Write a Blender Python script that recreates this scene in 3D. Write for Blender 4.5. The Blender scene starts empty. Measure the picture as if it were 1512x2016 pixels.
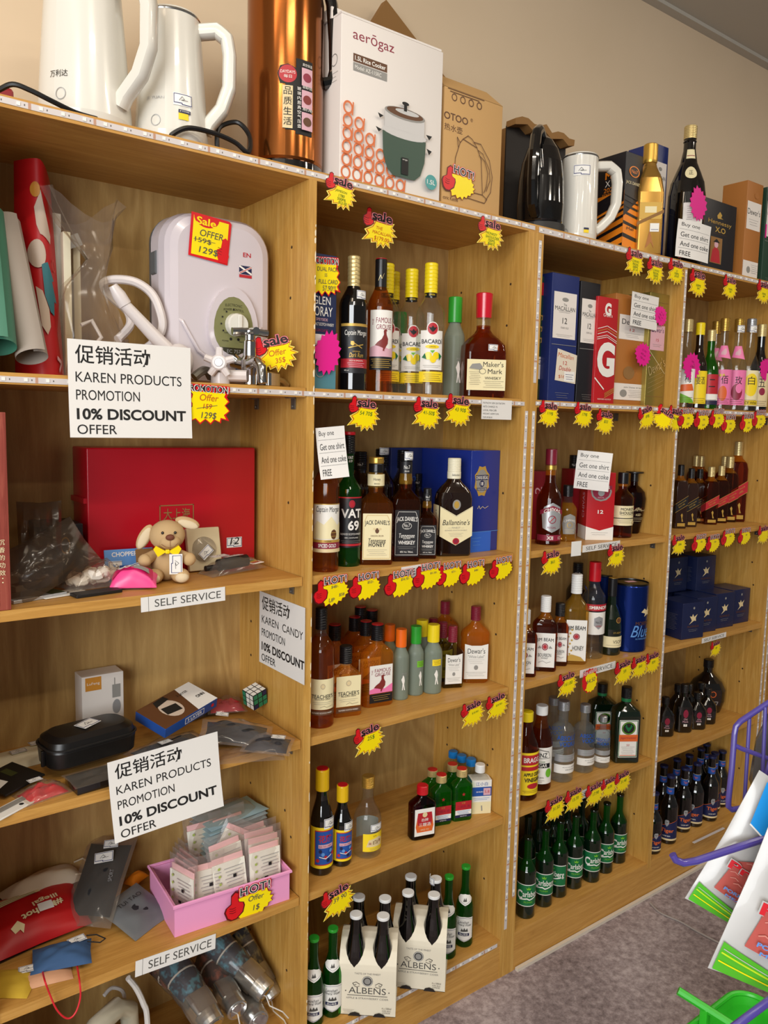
import bpy, bmesh, math, random
from mathutils import Vector, Matrix
from math import pi, sin, cos, radians as rad
random.seed(7)
SC = bpy.context.scene
COL = SC.collection

# ------------------------------------------------------------------ camera
FPX = 1561.89                                   # focal length in pixels of the 1512x2016 frame
CAM = Vector((-0.85377, -1.37749, 1.46816))
YAW, PITCH, ROLL = rad(36.93067), rad(-6.31243), rad(1.24652)
FW = Vector((sin(YAW)*cos(PITCH), cos(YAW)*cos(PITCH), sin(PITCH)))
_r = Vector((cos(YAW), -sin(YAW), 0)); _u = _r.cross(FW)
RT = _r*cos(ROLL) + _u*sin(ROLL); UP = -_r*sin(ROLL) + _u*cos(ROLL)
cd = bpy.data.cameras.new('camera'); cam = bpy.data.objects.new('camera', cd); COL.objects.link(cam)
cd.sensor_fit = 'VERTICAL'; cd.sensor_height = 24.0; cd.lens = FPX/2016*24.0; cd.clip_start = 0.02
cam.matrix_world = Matrix(((RT.x, UP.x, -FW.x, CAM.x), (RT.y, UP.y, -FW.y, CAM.y), (RT.z, UP.z, -FW.z, CAM.z), (0, 0, 0, 1)))
SC.camera = cam

# ------------------------------------------------------------------ light
SC.view_settings.view_transform = 'Standard'; SC.view_settings.look = 'None'
SC.view_settings.gamma = 1.0; SC.view_settings.use_curve_mapping = False
SC.view_settings.exposure = 0.0
SC.cycles.transparent_max_bounces = 20
SC.cycles.max_bounces = 8
W = bpy.data.worlds.new('shop_air'); SC.world = W; W.use_nodes = True
bg = W.node_tree.nodes['Background']; bg.inputs[0].default_value = (1.0, 0.97, 0.92, 1); bg.inputs[1].default_value = 0.13
def area(name, loc, target, sx, sy, power, col, spread=180):
    l = bpy.data.lights.new(name, 'AREA'); l.shape = 'RECTANGLE'; l.size = sx; l.size_y = sy
    l.energy = power; l.color = col; l.spread = rad(spread)
    o = bpy.data.objects.new(name, l); COL.objects.link(o); o.location = loc
    o.rotation_euler = (Vector(target)-Vector(loc)).to_track_quat('-Z', 'Y').to_euler(); return o
# daylight through the open shop front, behind and to the left of the camera
area('daylight_shopfront', (-3.2, -2.7, 1.75), (0.5, 0.2, 0.75), 2.2, 1.7, 138, (0.95, 0.98, 1.0))
# ceiling tubes over the aisle
for x in (-1.3, -0.3, 0.7, 1.7, 2.7):
    for y in (-1.2, -2.1): area('ceiling_lamp', (x, y, 2.82), (x, y+0.25, 0), 0.34, 0.07, 5.4, (1.0, 0.89, 0.74))
area('ceiling_lamp', (-0.75, -0.6, 2.80), (-0.6, 0.2, 2.2), 0.9, 0.08, 2.5, (1.0, 0.80, 0.58))

# ------------------------------------------------------------------ pixel helpers (photo pixel -> point on a real surface)
def ray(px, py): return FW + RT*((px-756)/FPX) - UP*((py-1008)/FPX)
def atz(px, py, z): d = ray(px, py); return CAM + d*((z-CAM.z)/d.z)
def aty(px, py, y): d = ray(px, py); return CAM + d*((y-CAM.y)/d.y)
def atx(px, py, x): d = ray(px, py); return CAM + d*((x-CAM.x)/d.x)
def proj(p):
    d = Vector(p)-CAM; z = d.dot(FW); return 756+FPX*d.dot(RT)/z, 1008-FPX*d.dot(UP)/z, z
def zat(x, y, py):                               # height on the upright through (x, y) seen at row py
    a, b = -1.0, 3.5
    for _ in range(50):
        m = (a+b)/2
        if proj((x, y, m))[1] > py: a = m
        else: b = m
    return (a+b)/2
def toward(x, y, off=0):                         # turn about z so that local -Y looks at the aisle where one stands
    return math.atan2(CAM.y-y, CAM.x-x) + pi/2 + rad(off)

# ------------------------------------------------------------------ materials
MATS = {}
def lin(h):
    h = h.lstrip('#'); c = [int(h[i:i+2], 16)/255 for i in (0, 2, 4)]
    return tuple(v/12.92 if v <= .04045 else ((v+.055)/1.055)**2.4 for v in c) + (1,)
def M(name, col='#888888', rough=.5, metal=0.0, spec=.5, coat=0.0, alpha=1.0, emit=None):
    if name in MATS: return MATS[name]
    m = bpy.data.materials.new(name); m.use_nodes = True; b = m.node_tree.nodes['Principled BSDF']
    b.inputs['Base Color'].default_value = lin(col); b.inputs['Roughness'].default_value = rough
    b.inputs['Metallic'].default_value = metal; b.inputs['Specular IOR Level'].default_value = spec
    b.inputs['Coat Weight'].default_value = coat; b.inputs['Alpha'].default_value = alpha
    if emit: b.inputs['Emission Color'].default_value = lin(col); b.inputs['Emission Strength'].default_value = emit
    MATS[name] = m; return m
def nodes(name):
    m = bpy.data.materials.new(name); m.use_nodes = True; MATS[name] = m
    nt = m.node_tree; return m, nt, nt.nodes, nt.links
def glass(name, tint, rough=.03, ior=1.45, haze=0.0, hazecol='#cfd6cf'):
    """thin coloured glass: light passes tinted, the surface mirrors by Fresnel"""
    m, nt, N, L = nodes(name); N.remove(N['Principled BSDF'])
    t = N.new('ShaderNodeBsdfTransparent'); t.inputs[0].default_value = lin(tint)
    g = N.new('ShaderNodeBsdfGlossy'); g.inputs['Roughness'].default_value = rough
    f = N.new('ShaderNodeFresnel'); ge = N.new('ShaderNodeNewGeometry'); mr = N.new('ShaderNodeMapRange')
    mr.inputs[3].default_value = ior; mr.inputs[4].default_value = 1/ior                 # same sheet of glass from either side
    L.new(ge.outputs['Backfacing'], mr.inputs[0]); L.new(mr.outputs[0], f.inputs[0])
    mx = N.new('ShaderNodeMixShader'); src = t
    if haze:
        d = N.new('ShaderNodeBsdfDiffuse'); d.inputs[0].default_value = lin(hazecol)
        h = N.new('ShaderNodeMixShader'); h.inputs[0].default_value = haze
        L.new(t.outputs[0], h.inputs[1]); L.new(d.outputs[0], h.inputs[2]); src = h
    L.new(f.outputs[0], mx.inputs[0]); L.new(src.outputs[0], mx.inputs[1]); L.new(g.outputs[0], mx.inputs[2])
    L.new(mx.outputs[0], N['Material Output'].inputs[0]); return m
def wood(name, c1, c2, c3, stretch, scale=9.0, rough=.42, cath=False):
    m, nt, N, L = nodes(name); b = N['Principled BSDF']
    tc = N.new('ShaderNodeTexCoord'); mp = N.new('ShaderNodeMapping'); mp.inputs['Scale'].default_value = stretch
    L.new(tc.outputs['Object'], mp.inputs[0])
    n1 = N.new('ShaderNodeTexNoise'); n1.inputs['Scale'].default_value = scale; n1.inputs['Detail'].default_value = 6; n1.inputs['Roughness'].default_value = .62
    n1.inputs['Distortion'].default_value = 1.1
    L.new(mp.outputs[0], n1.inputs['Vector'])
    mp2 = N.new('ShaderNodeMapping'); mp2.inputs['Scale'].default_value = [v*7 for v in stretch]
    L.new(tc.outputs['Object'], mp2.inputs[0])
    n2 = N.new('ShaderNodeTexNoise'); n2.inputs['Scale'].default_value = scale*2.2; n2.inputs['Detail'].default_value = 3
    L.new(mp2.outputs[0], n2.inputs['Vector'])
    src = n1.outputs[0]
    if cath:                                     # veneer: nested arches from slow noise cut into rings
        mp3 = N.new('ShaderNodeMapping'); mp3.inputs['Scale'].default_value = (3.4, 3.4, .95)
        L.new(tc.outputs['Object'], mp3.inputs[0])
        n3 = N.new('ShaderNodeTexNoise'); n3.inputs['Scale'].default_value = 2.0; n3.inputs['Detail'].default_value = 1.5; n3.inputs['Distortion'].default_value = .6
        L.new(mp3.outputs[0], n3.inputs['Vector'])
        mu = N.new('ShaderNodeMath'); mu.operation = 'MULTIPLY'; mu.inputs[1].default_value = 9.0; L.new(n3.outputs[0], mu.inputs[0])
        fr = N.new('ShaderNodeMath'); fr.operation = 'PINGPONG'; fr.inputs[1].default_value = .5; L.new(mu.outputs[0], fr.inputs[0])
        mxv = N.new('ShaderNodeMix'); mxv.data_type = 'FLOAT'; mxv.inputs[0].default_value = .42
        L.new(n1.outputs[0], mxv.inputs[2]); L.new(fr.outputs[0], mxv.inputs[3]); src = mxv.outputs[0]
    cr = N.new('ShaderNodeValToRGB'); e = cr.color_ramp.elements
    e[0].position = .30; e[0].color = lin(c1); e[1].position = .72; e[1].color = lin(c3)
    k = e.new(.5); k.color = lin(c2)
    L.new(src, cr.inputs[0])
    mx = N.new('ShaderNodeMix'); mx.data_type = 'RGBA'; mx.blend_type = 'MULTIPLY'; mx.inputs[0].default_value = .22
    L.new(cr.outputs[0], mx.inputs[6]); L.new(n2.outputs[0], mx.inputs[7]); L.new(mx.outputs[2], b.inputs['Base Color'])
    b.inputs['Roughness'].default_value = rough; b.inputs['Specular IOR Level'].default_value = .35
    return m
wood('wood_upright', '#b98840', '#cb9a4b', '#d9ac60', (9, 9, .55))
wood('wood_board', '#b9853f', '#c9954a', '#d6a459', (.55, 9, 9))
wood('wood_veneer', '#b69056', '#c9a365', '#dab87b', (7, 7, .5), 8.0, .5, True)

# ------------------------------------------------------------------ mesh builder
def section(rx, ry, c, K=6):
    c = max(1e-5, min(c, rx, ry)); out = []
    for q in range(4):
        cx = (rx-c)*(1 if q in (0, 3) else -1); cy = (ry-c)*(1 if q in (0, 1) else -1)
        for k in range(K+1):
            a = q*pi/2 + (pi/2)*k/K; out.append((cx+c*cos(a), cy+c*sin(a)))
    return out
TXT = {}
def text2d(s, bold=0.0, shear=0.0, spacing=1.0):
    key = (s, bold, shear, spacing)
    if key in TXT: return TXT[key]
    c = bpy.data.curves.new('t', 'FONT'); c.body = s; c.offset = bold; c.shear = shear; c.space_character = spacing
    c.resolution_u = 4
    o = bpy.data.objects.new('t', c); COL.objects.link(o)
    dg = bpy.context.evaluated_depsgraph_get(); me = bpy.data.meshes.new_from_object(o.evaluated_get(dg))
    bm = bmesh.new(); bm.from_mesh(me); bmesh.ops.remove_doubles(bm, verts=bm.verts, dist=1e-4)
    bmesh.ops.dissolve_limit(bm, angle_limit=rad(3), verts=bm.verts, edges=bm.edges)
    bmesh.ops.triangulate(bm, faces=bm.faces)
    bm.verts.index_update()
    vs = [(v.co.x, v.co.y) for v in bm.verts]; fs = [tuple(v.index for v in f.verts) for f in bm.faces]
    bm.free(); bpy.data.meshes.remove(me); bpy.data.objects.remove(o); bpy.data.curves.remove(c)
    if not vs: vs = [(0, 0)]
    x0 = min(v[0] for v in vs); x1 = max(v[0] for v in vs); y0 = min(v[1] for v in vs); y1 = max(v[1] for v in vs)
    TXT[key] = (vs, fs, x0, x1, y0, y1); return TXT[key]

class MB:
    def __init__(s): s.v = []; s.f = []; s.mi = []; s.mats = []; s.T = Matrix.Identity(4); s.sm = []
    def m(s, mat):
        mat = MATS[mat] if isinstance(mat, str) else mat
        if mat not in s.mats: s.mats.append(mat)
        return s.mats.index(mat)
    def add(s, verts, faces, mat, smooth=False):
        o = len(s.v); s.v += [tuple(s.T @ Vector(p)) for p in verts]; k = s.m(mat)
        for f in faces: s.f.append(tuple(i+o for i in f)); s.mi.append(k); s.sm.append(smooth)
        return s
    def at(s, loc=(0, 0, 0), rz=0, rx=0, ry=0):
        s.T = Matrix.Translation(loc) @ Matrix.Rotation(rz, 4, 'Z') @ Matrix.Rotation(ry, 4, 'Y') @ Matrix.Rotation(rx, 4, 'X'); return s
    def box(s, x0, y0, z0, x1, y1, z1, mat, bev=0):
        if bev:
            return s.loft([(z0, (x1-x0)/2-bev, (y1-y0)/2-bev, bev), (z0+bev*.3, (x1-x0)/2-bev*.3, (y1-y0)/2-bev*.3, bev), (z0+bev, (x1-x0)/2, (y1-y0)/2, bev),
                           (z1-bev, (x1-x0)/2, (y1-y0)/2, bev), (z1-bev*.3, (x1-x0)/2-bev*.3, (y1-y0)/2-bev*.3, bev), (z1, (x1-x0)/2-bev, (y1-y0)/2-bev, bev)], mat, 3, ((x0+x1)/2, (y0+y1)/2))
        v = [(x0, y0, z0), (x1, y0, z0), (x1, y1, z0), (x0, y1, z0), (x0, y0, z1), (x1, y0, z1), (x1, y1, z1), (x0, y1, z1)]
        return s.add(v, [(0, 3, 2, 1), (4, 5, 6, 7), (0, 1, 5, 4), (1, 2, 6, 5), (2, 3, 7, 6), (3, 0, 4, 7)], mat)
    def loft(s, prof, mat, K=6, c=(0, 0), caps=True, smooth=True):
        """prof rows: (z, r) round or (z, rx, ry, corner[, dx, dy]); mat: one, or a list with one per segment"""
        rings = []; 
        for p in prof:
            if len(p) == 2: z, rx, ry, cc, dx, dy = p[0], p[1], p[1], p[1], 0, 0
            elif len(p) == 4: z, rx, ry, cc = p; dx = dy = 0
            else: z, rx, ry, cc, dx, dy = p
            rings.append([(x+c[0]+dx, y+c[1]+dy, z) for x, y in section(rx, ry, cc, K)])
        n = len(rings[0]); mats = mat if isinstance(mat, list) else [mat]*(len(prof)-1)
        for i in range(len(rings)-1):
            v = rings[i]+rings[i+1]
            s.add(v, [(k, (k+1) % n, n+(k+1) % n, n+k) for k in range(n)], mats[i], smooth)
        if caps:
            s.add(rings[0], [tuple(reversed(range(n)))], mats[0]); s.add(rings[-1], [tuple(range(n))], mats[-1])
        return s
    def tube(s, pts, r, mat, seg=8, closed=False, caps=True):
        pts = [Vector(p) for p in pts]; n = len(pts); rr = r if isinstance(r, (list, tuple)) else [r]*n
        ref = None; rings = []
        for i, p in enumerate(pts):
            a = pts[(i-1) % n] if (closed or i) else p; b = pts[(i+1) % n] if (closed or i < n-1) else p
            d = (b-a).normalized() if (b-a).length > 1e-9 else Vector((0, 0, 1))
            if ref is None: ref = Vector((0, 0, 1)) if abs(d.z) < .9 else Vector((1, 0, 0))
            x = (ref - d*ref.dot(d)).normalized(); y = d.cross(x); ref = x
            rings.append([p + x*rr[i]*cos(2*pi*k/seg) + y*rr[i]*sin(2*pi*k/seg) for k in range(seg)])
        v = [q for g in rings for q in g]; f = []
        for i in range(n if closed else n-1):
            j = (i+1) % n
            f += [(i*seg+k, i*seg+(k+1) % seg, j*seg+(k+1) % seg, j*seg+k) for k in range(seg)]
        s.add(v, f, mat, True)
        if caps and not closed:
            s.add(rings[0], [tuple(reversed(range(seg)))], mat); s.add(rings[-1], [tuple(range(seg))], mat)
        return s
    def prism(s, poly, y0, y1, mat, side=None):
        """outline in the x-z plane, from depth y0 (front) to y1"""
        n = len(poly); v = [(x, y0, z) for x, z in poly]+[(x, y1, z) for x, z in poly]
        ar = sum(poly[i][0]*poly[(i+1) % n][1]-poly[(i+1) % n][0]*poly[i][1] for i in range(n))
        fr, bk = tuple(range(n)), tuple(reversed(range(n, 2*n)))
        sd = [(i, n+i, n+(i+1) % n, (i+1) % n) for i in range(n)]
        if ar < 0: fr, bk, sd = tuple(reversed(fr)), tuple(reversed(bk)), [tuple(reversed(q)) for q in sd]
        bmv = bmesh.new(); vv = [bmv.verts.new(p) for p in v]
        f1 = bmv.faces.new([vv[i] for i in fr]); f2 = bmv.faces.new([vv[i] for i in bk])
        bmv.normal_update(); bmesh.ops.triangulate(bmv, faces=[f1, f2]); bmv.verts.index_update()
        tr = [tuple(q.index for q in f.verts) for f in bmv.faces]; bmv.free()
        s.add(v, tr, mat); s.add(v, sd, side or mat); return s
    def ball(s, c, r, mat, seg=14, rings=9, rot=None):
        rx, ry, rz = r if isinstance(r, (tuple, list)) else (r, r, r); v = []; f = []
        R_ = rot or Matrix.Identity(3)
        for i in range(rings+1):
            t = pi*i/rings
            for k in range(seg):
                a = 2*pi*k/seg; v.append(Vector(c) + R_ @ Vector((rx*sin(t)*cos(a), ry*sin(t)*sin(a), -rz*cos(t))))
        for i in range(rings):
            for k in range(seg):
                f.append((i*seg+k, i*seg+(k+1) % seg, (i+1)*seg+(k+1) % seg, (i+1)*seg+k))
        s.add(v, f, mat, True); return s
    def decal(s, els, fn, cuts=0, lay0=1, dl=.00013):
        """flat artwork (metres: u right, v up) laid on a surface by fn(u, v, lift); later elements lie on top"""
        for li, e in enumerate(els):
            lift = (lay0+li)*dl; k = e[0]; vs = []; fs = []
            if k == 'r': _, u0, v0, u1, v1, mat = e[:6]; vs = [(u0, v0), (u1, v0), (u1, v1), (u0, v1)]; fs = [(0, 1, 2, 3)]
            elif k == 'c':
                _, cu, cv, r, mat = e[:5]; r2 = e[5] if len(e) > 5 else r
                vs = [(cu+r*cos(2*pi*q/20), cv+r2*sin(2*pi*q/20)) for q in range(20)]; fs = [tuple(range(20))]
            elif k == 'o':                       # ring
                _, cu, cv, r, w, mat = e[:6]; asp = e[6] if len(e) > 6 else 1
                vs = [(cu+r*cos(2*pi*q/24), cv+asp*r*sin(2*pi*q/24)) for q in range(24)]+[(cu+(r-w)*cos(2*pi*q/24), cv+asp*(r-w)*sin(2*pi*q/24)) for q in range(24)]
                fs = [(q, (q+1) % 24, 24+(q+1) % 24, 24+q) for q in range(24)]
            elif k == 'p': _, pl, mat = e[:3]; vs = list(pl); fs = [tuple(range(len(pl)))]
            elif k == 'l':                       # poly-line of width w
                _, pl, w, mat = e[:4]
                for q in range(len(pl)-1):
                    a = Vector(pl[q]); b = Vector(pl[q+1]); d = (b-a)
                    if d.length < 1e-9: continue
                    nrm = Vector((-d.y, d.x)).normalized()*w/2; ex = d.normalized()*w*.3; o = len(vs)
                    vs += [tuple(a-nrm-ex), tuple(b-nrm+ex), tuple(b+nrm+ex), tuple(a+nrm-ex)]; fs.append((o, o+1, o+2, o+3))
            elif k == 't':                       # text: (t, string, cu, cv, height, mat, {w, bold, shear, rot, al})
                _, st, cu, cv, h, mat = e[:6]; op = e[6] if len(e) > 6 else {}
                tv, tf, x0, x1, y0, y1 = text2d(st, op.get('bold', 0), op.get('shear', 0), op.get('sp', 1))
                sy = h/(y1-y0); sx = op['w']/(x1-x0) if 'w' in op else sy
                ax = {'c': (x0+x1)/2, 'l': x0, 'r': x1}[op.get('al', 'c')]; a = rad(op.get('rot', 0)); arc = op.get('arc', 0)
                for x, y in tv:
                    x = (x-ax)*sx; y = (y-(y0+y1)/2)*sy
                    if arc: y -= arc*x*x
                    vs.append((cu+x*cos(a)-y*sin(a), cv+x*sin(a)+y*cos(a)))
                fs = tf
            if cuts or k == 'p' and len(vs) > 4:
                bm = bmesh.new(); bv = [bm.verts.new((a, b, 0)) for a, b in vs]
                for f in fs:
                    try: bm.faces.new([bv[i] for i in f])
                    except ValueError: pass
                if k == 'p': bm.normal_update(); bmesh.ops.triangulate(bm, faces=bm.faces)
                if cuts:
                    umin = min(a for a, b in vs); umax = max(a for a, b in vs); q = math.floor(umin/cuts)+1
                    while q*cuts < umax:
                        bmesh.ops.bisect_plane(bm, geom=bm.verts[:]+bm.edges[:]+bm.faces[:], plane_co=(q*cuts, 0, 0), plane_no=(1, 0, 0)); q += 1
                bmesh.ops.recalc_face_normals(bm, faces=bm.faces); bm.verts.index_update()
                vs = [(w.co.x, w.co.y) for w in bm.verts]; fs = [tuple(w.index for w in f.verts) for f in bm.faces]; bm.free()
            s.add([fn(a, b, lift) for a, b in vs], fs, mat, bool(cuts))
        return s
    def build(s, name, parent=None, label=None, ang=35):
        me = bpy.data.meshes.new(name); me.from_pydata(s.v, [], s.f); me.update()
        for q in s.mats: me.materials.append(q)
        me.polygons.foreach_set('material_index', s.mi); me.polygons.foreach_set('use_smooth', s.sm)
        try: me.set_sharp_from_angle(angle=rad(ang))
        except Exception: pass
        o = bpy.data.objects.new(name, me); COL.objects.link(o)
        if parent: o.parent = parent
        if label: o['label'] = label
        return o
def flat(y=0.0, z0=0.0, x0=0.0):                 # artwork on an upright plane looking to -Y
    return lambda u, v, l: (x0+u, y-l, z0+v)
def flat_left(x, z0=0.0, y0=0.0):                # artwork on an upright plane looking to -X, u runs from back to front
    return lambda u, v, l: (x-l, y0-u, z0+v)
def flat_top(z, x0=0.0, y0=0.0):
    return lambda u, v, l: (x0+u, y0+v, z+l)
def round_(R, z0=0.0, a0=0.0):                   # artwork on a round body; R a number or a function of height
    def f(u, v, l):
        r0 = R(z0+v) if callable(R) else R; rr = R(z0) if callable(R) else R
        a = u/rr + a0; r = r0+l+.0004; return (r*sin(a), -r*cos(a), z0+v)
    return f
def tag(o, label, cat, group=None, kind=None):
    if label: o['label'] = label
    if cat: o['category'] = cat
    if group: o['group'] = group
    if kind: o['kind'] = kind
    return o
def thing(name, label, cat, loc=(0, 0, 0), rz=0, group=None, rot=None):
    o = bpy.data.objects.new(name, None); COL.objects.link(o); o.location = loc; o.empty_display_size = .05
    o.rotation_euler = rot or (0, 0, rz); return tag(o, label, cat, group)
def dup(root, loc, rz=0, label=None, group=None, sc=None, rot=None):
    r = root.copy(); COL.objects.link(r); r.location = loc; r.rotation_euler = rot or (0, 0, rz)
    if sc is not None: r.scale = sc if isinstance(sc, (tuple, list)) else (sc, sc, sc)
    if label: r['label'] = label
    if group: r['group'] = group
    for ch in list(root.children):
        c = ch.copy(); COL.objects.link(c); c.parent = r
        for g in list(ch.children):
            d = g.copy(); COL.objects.link(d); d.parent = c
    return r
def struct(o): o['kind'] = 'structure'; return o
# ------------------------------------------------------------------ the shelving grid (metres)
XL, XA, X0, XB, XS, XC, XCL, XCR, XD, XE, XF = -.618, -.0182, 0., .600, .6262, .6535, 1.2507, 1.2688, 1.8644, 1.8895, 1.915
YB = .2921; ZT, ZM, Z2, Z3, Z4, Z5 = 1.957, 1.537, 1.152, .803, .452, .1093
T = .0185
# setting
m, nt, N, L = nodes('carpet'); b = N['Principled BSDF']; b.inputs['Roughness'].default_value = .95; b.inputs['Specular IOR Level'].default_value = .1
tc = N.new('ShaderNodeTexCoord'); n1 = N.new('ShaderNodeTexNoise'); n1.inputs['Scale'].default_value = 46; n1.inputs['Detail'].default_value = 8; n1.inputs['Roughness'].default_value = .75
n2 = N.new('ShaderNodeTexNoise'); n2.inputs['Scale'].default_value = 3.0; n2.inputs['Detail'].default_value = 3
L.new(tc.outputs['Object'], n1.inputs['Vector']); L.new(tc.outputs['Object'], n2.inputs['Vector'])
ad = N.new('ShaderNodeMix'); ad.data_type = 'FLOAT'; ad.inputs[0].default_value = .3; L.new(n1.outputs[0], ad.inputs[2]); L.new(n2.outputs[0], ad.inputs[3])
cr = N.new('ShaderNodeValToRGB'); e = cr.color_ramp.elements
e[0].position = .36; e[0].color = lin('#645858'); e[1].position = .64; e[1].color = lin('#bcafb0'); k = e.new(.5); k.color = lin('#938586')
L.new(ad.outputs[0], cr.inputs[0]); L.new(cr.outputs[0], b.inputs['Base Color'])
bp = N.new('ShaderNodeBump'); bp.inputs['Strength'].default_value = .25; bp.inputs['Distance'].default_value = .004; L.new(n1.outputs[0], bp.inputs['Height']); L.new(bp.outputs[0], b.inputs['Normal'])
m, nt, N, L = nodes('wall_paint'); b = N['Principled BSDF']; b.inputs['Roughness'].default_value = .6; b.inputs['Specular IOR Level'].default_value = .25
tc = N.new('ShaderNodeTexCoord'); n1 = N.new('ShaderNodeTexNoise'); n1.inputs['Scale'].default_value = 3; n1.inputs['Detail'].default_value = 5
cr = N.new('ShaderNodeValToRGB'); e = cr.color_ramp.elements; e[0].color = lin('#d2bc9d'); e[1].color = lin('#dbc6a9'); L.new(tc.outputs['Object'], n1.inputs['Vector']); L.new(n1.outputs[0], cr.inputs[0]); L.new(cr.outputs[0], b.inputs['Base Color'])
M('ceiling_paint', '#b9b3a6', .8); M('trim_white', '#cfc4b4', .6)
struct(MB().box(-4, -4.5, -.05, 6, .34, 0, 'carpet').build('floor'))
struct(MB().box(-4, .32, 0, 6, .42, 2.86, 'wall_paint').build('wall_back'))
struct(MB().box(-4, -4.5, 2.853, 6, .42, 2.95, 'ceiling_paint').build('ceiling'))
struct(MB().box(-4, .288, 2.841, 6, .32, 2.853, 'ceiling_paint').build('trim_1'))
struct(MB().box(.66, -.012, 0, 6, -.002, .009, 'trim_white').build('baseboard_shelf'))

# shelf units
M('steel_bracket', '#8a8a86', .35, .8); M('chip', '#e9dcc0', .8); M('hole', '#3a2410', .9)
def chips(mb, x, y, z0, z1, n, w=.0022, seed=1):
    R = random.Random(seed)
    for i in range(n):
        z = R.uniform(z0, z1); h = R.uniform(.003, .022); ww = R.uniform(.4, 1)*w
        mb.decal([('p', [(-ww, 0), (-ww*.3, -h*.1), (0, h*.15), (0, h*.8), (-ww*.5, h), (-ww*1.2, h*.6)], 'chip')], flat(y, z, x))
def holes(mb, x, seed, face=-1):
    R = random.Random(seed)
    for z in (1.82, 1.72, 1.30, 1.01, .93, .62, .57, .25):
        y = .055+R.uniform(-.01, .02)
        mb.add([(x+face*.0004, y+.0032*cos(a*pi/4), z+.0032*sin(a*pi/4)) for a in range(8)], [tuple(range(8))], 'hole')
        y = .235
        mb.add([(x+face*.0004, y+.0032*cos(a*pi/4), z+.0032*sin(a*pi/4)) for a in range(8)], [tuple(range(8))], 'hole')
def unit(label, x_out0, x_in0, bays, x_in1, x_out1, dividers):
    u = thing('shelf_unit', label, 'shelf unit', (x_out0, 0, 0)); o0 = x_out0
    if x_in0 > x_out0: MB().box(0, 0, 0, x_in0-o0, YB, ZT-T, 'wood_upright').build('side_panel', u)
    mb = MB().box(x_in1-o0, 0, 0, x_out1-o0, YB, ZT-T, 'wood_upright'); holes(mb, x_in1-o0, int(x_in1*100)); mb.build('side_panel', u)
    for a, b_ in dividers:
        mb = MB().box(a-o0, 0, Z5-T, b_-o0, YB, ZT-T, 'wood_upright'); holes(mb, a-o0, 5)
        if a < .1:
            chips(mb, b_-o0-.0004, 0, 1.50, 1.90, 16, .0035, 3); chips(mb, b_-o0-.0004, 0, .12, 1.45, 30, .002, 4)
        mb.build('divider', u)
    MB().box(0, 0, ZT-T, x_out1-o0, YB+.003, ZT, 'wood_board').build('top_panel', u)
    MB().box(.001, YB, 0, x_out1-o0-.001, YB+.006, ZT-T, 'wood_veneer').build('back_panel', u)
    MB().box(x_in0-o0, .001, 0, x_in1-o0, .018, Z5-T-.0003, 'wood_board').build('plinth', u)
    for (a, b_) in bays:
        for z, y in ((ZM, 0), (Z2, .006), (Z3, .006), (Z4, .006), (Z5, .0005)):
            if z == Z5: mb = MB().box(a-o0, y, z-T, b_-o0, YB, z, 'wood_board')
            else: mb = MB().box(a-o0+.002, y, z-T, b_-o0-.002, YB, z, 'wood_board')
            sh = mb.build('shelf', u)
            if z in (ZM, Z2, Z3):
                for yy in (.04, .2):
                    mb = MB(); x = b_-o0-.002
                    mb.box(x-.0018, yy, z-T-.024, x+.0005, yy+.016, z-T-.0002, 'steel_bracket'); mb.box(x-.016, yy, z-T-.002, x, yy+.016, z-T-.0002, 'steel_bracket')
                    mb.ball((x-.003, yy+.008, z-T-.018), .0028, 'steel_bracket', 8, 5); mb.build('bracket', u)
    return u
unit('wooden shelf unit at the left holding signs, kettles and the dog toy', XL-.025, XL, [(XL, XA), (X0, XB)], XB, XS-.0006, [(XA, X0)])
unit('wooden shelf unit on the right with green beer bottles at its bottom', XS, XC, [(XC, XCL), (XCR, XD)], XD, XE-.0006, [(XCL, XCR)])
unit('wooden shelf unit just showing at the right edge beyond two white strips', XE, XF, [(XF, XF+.6)], XF+.6, XF+.625, [])
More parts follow.
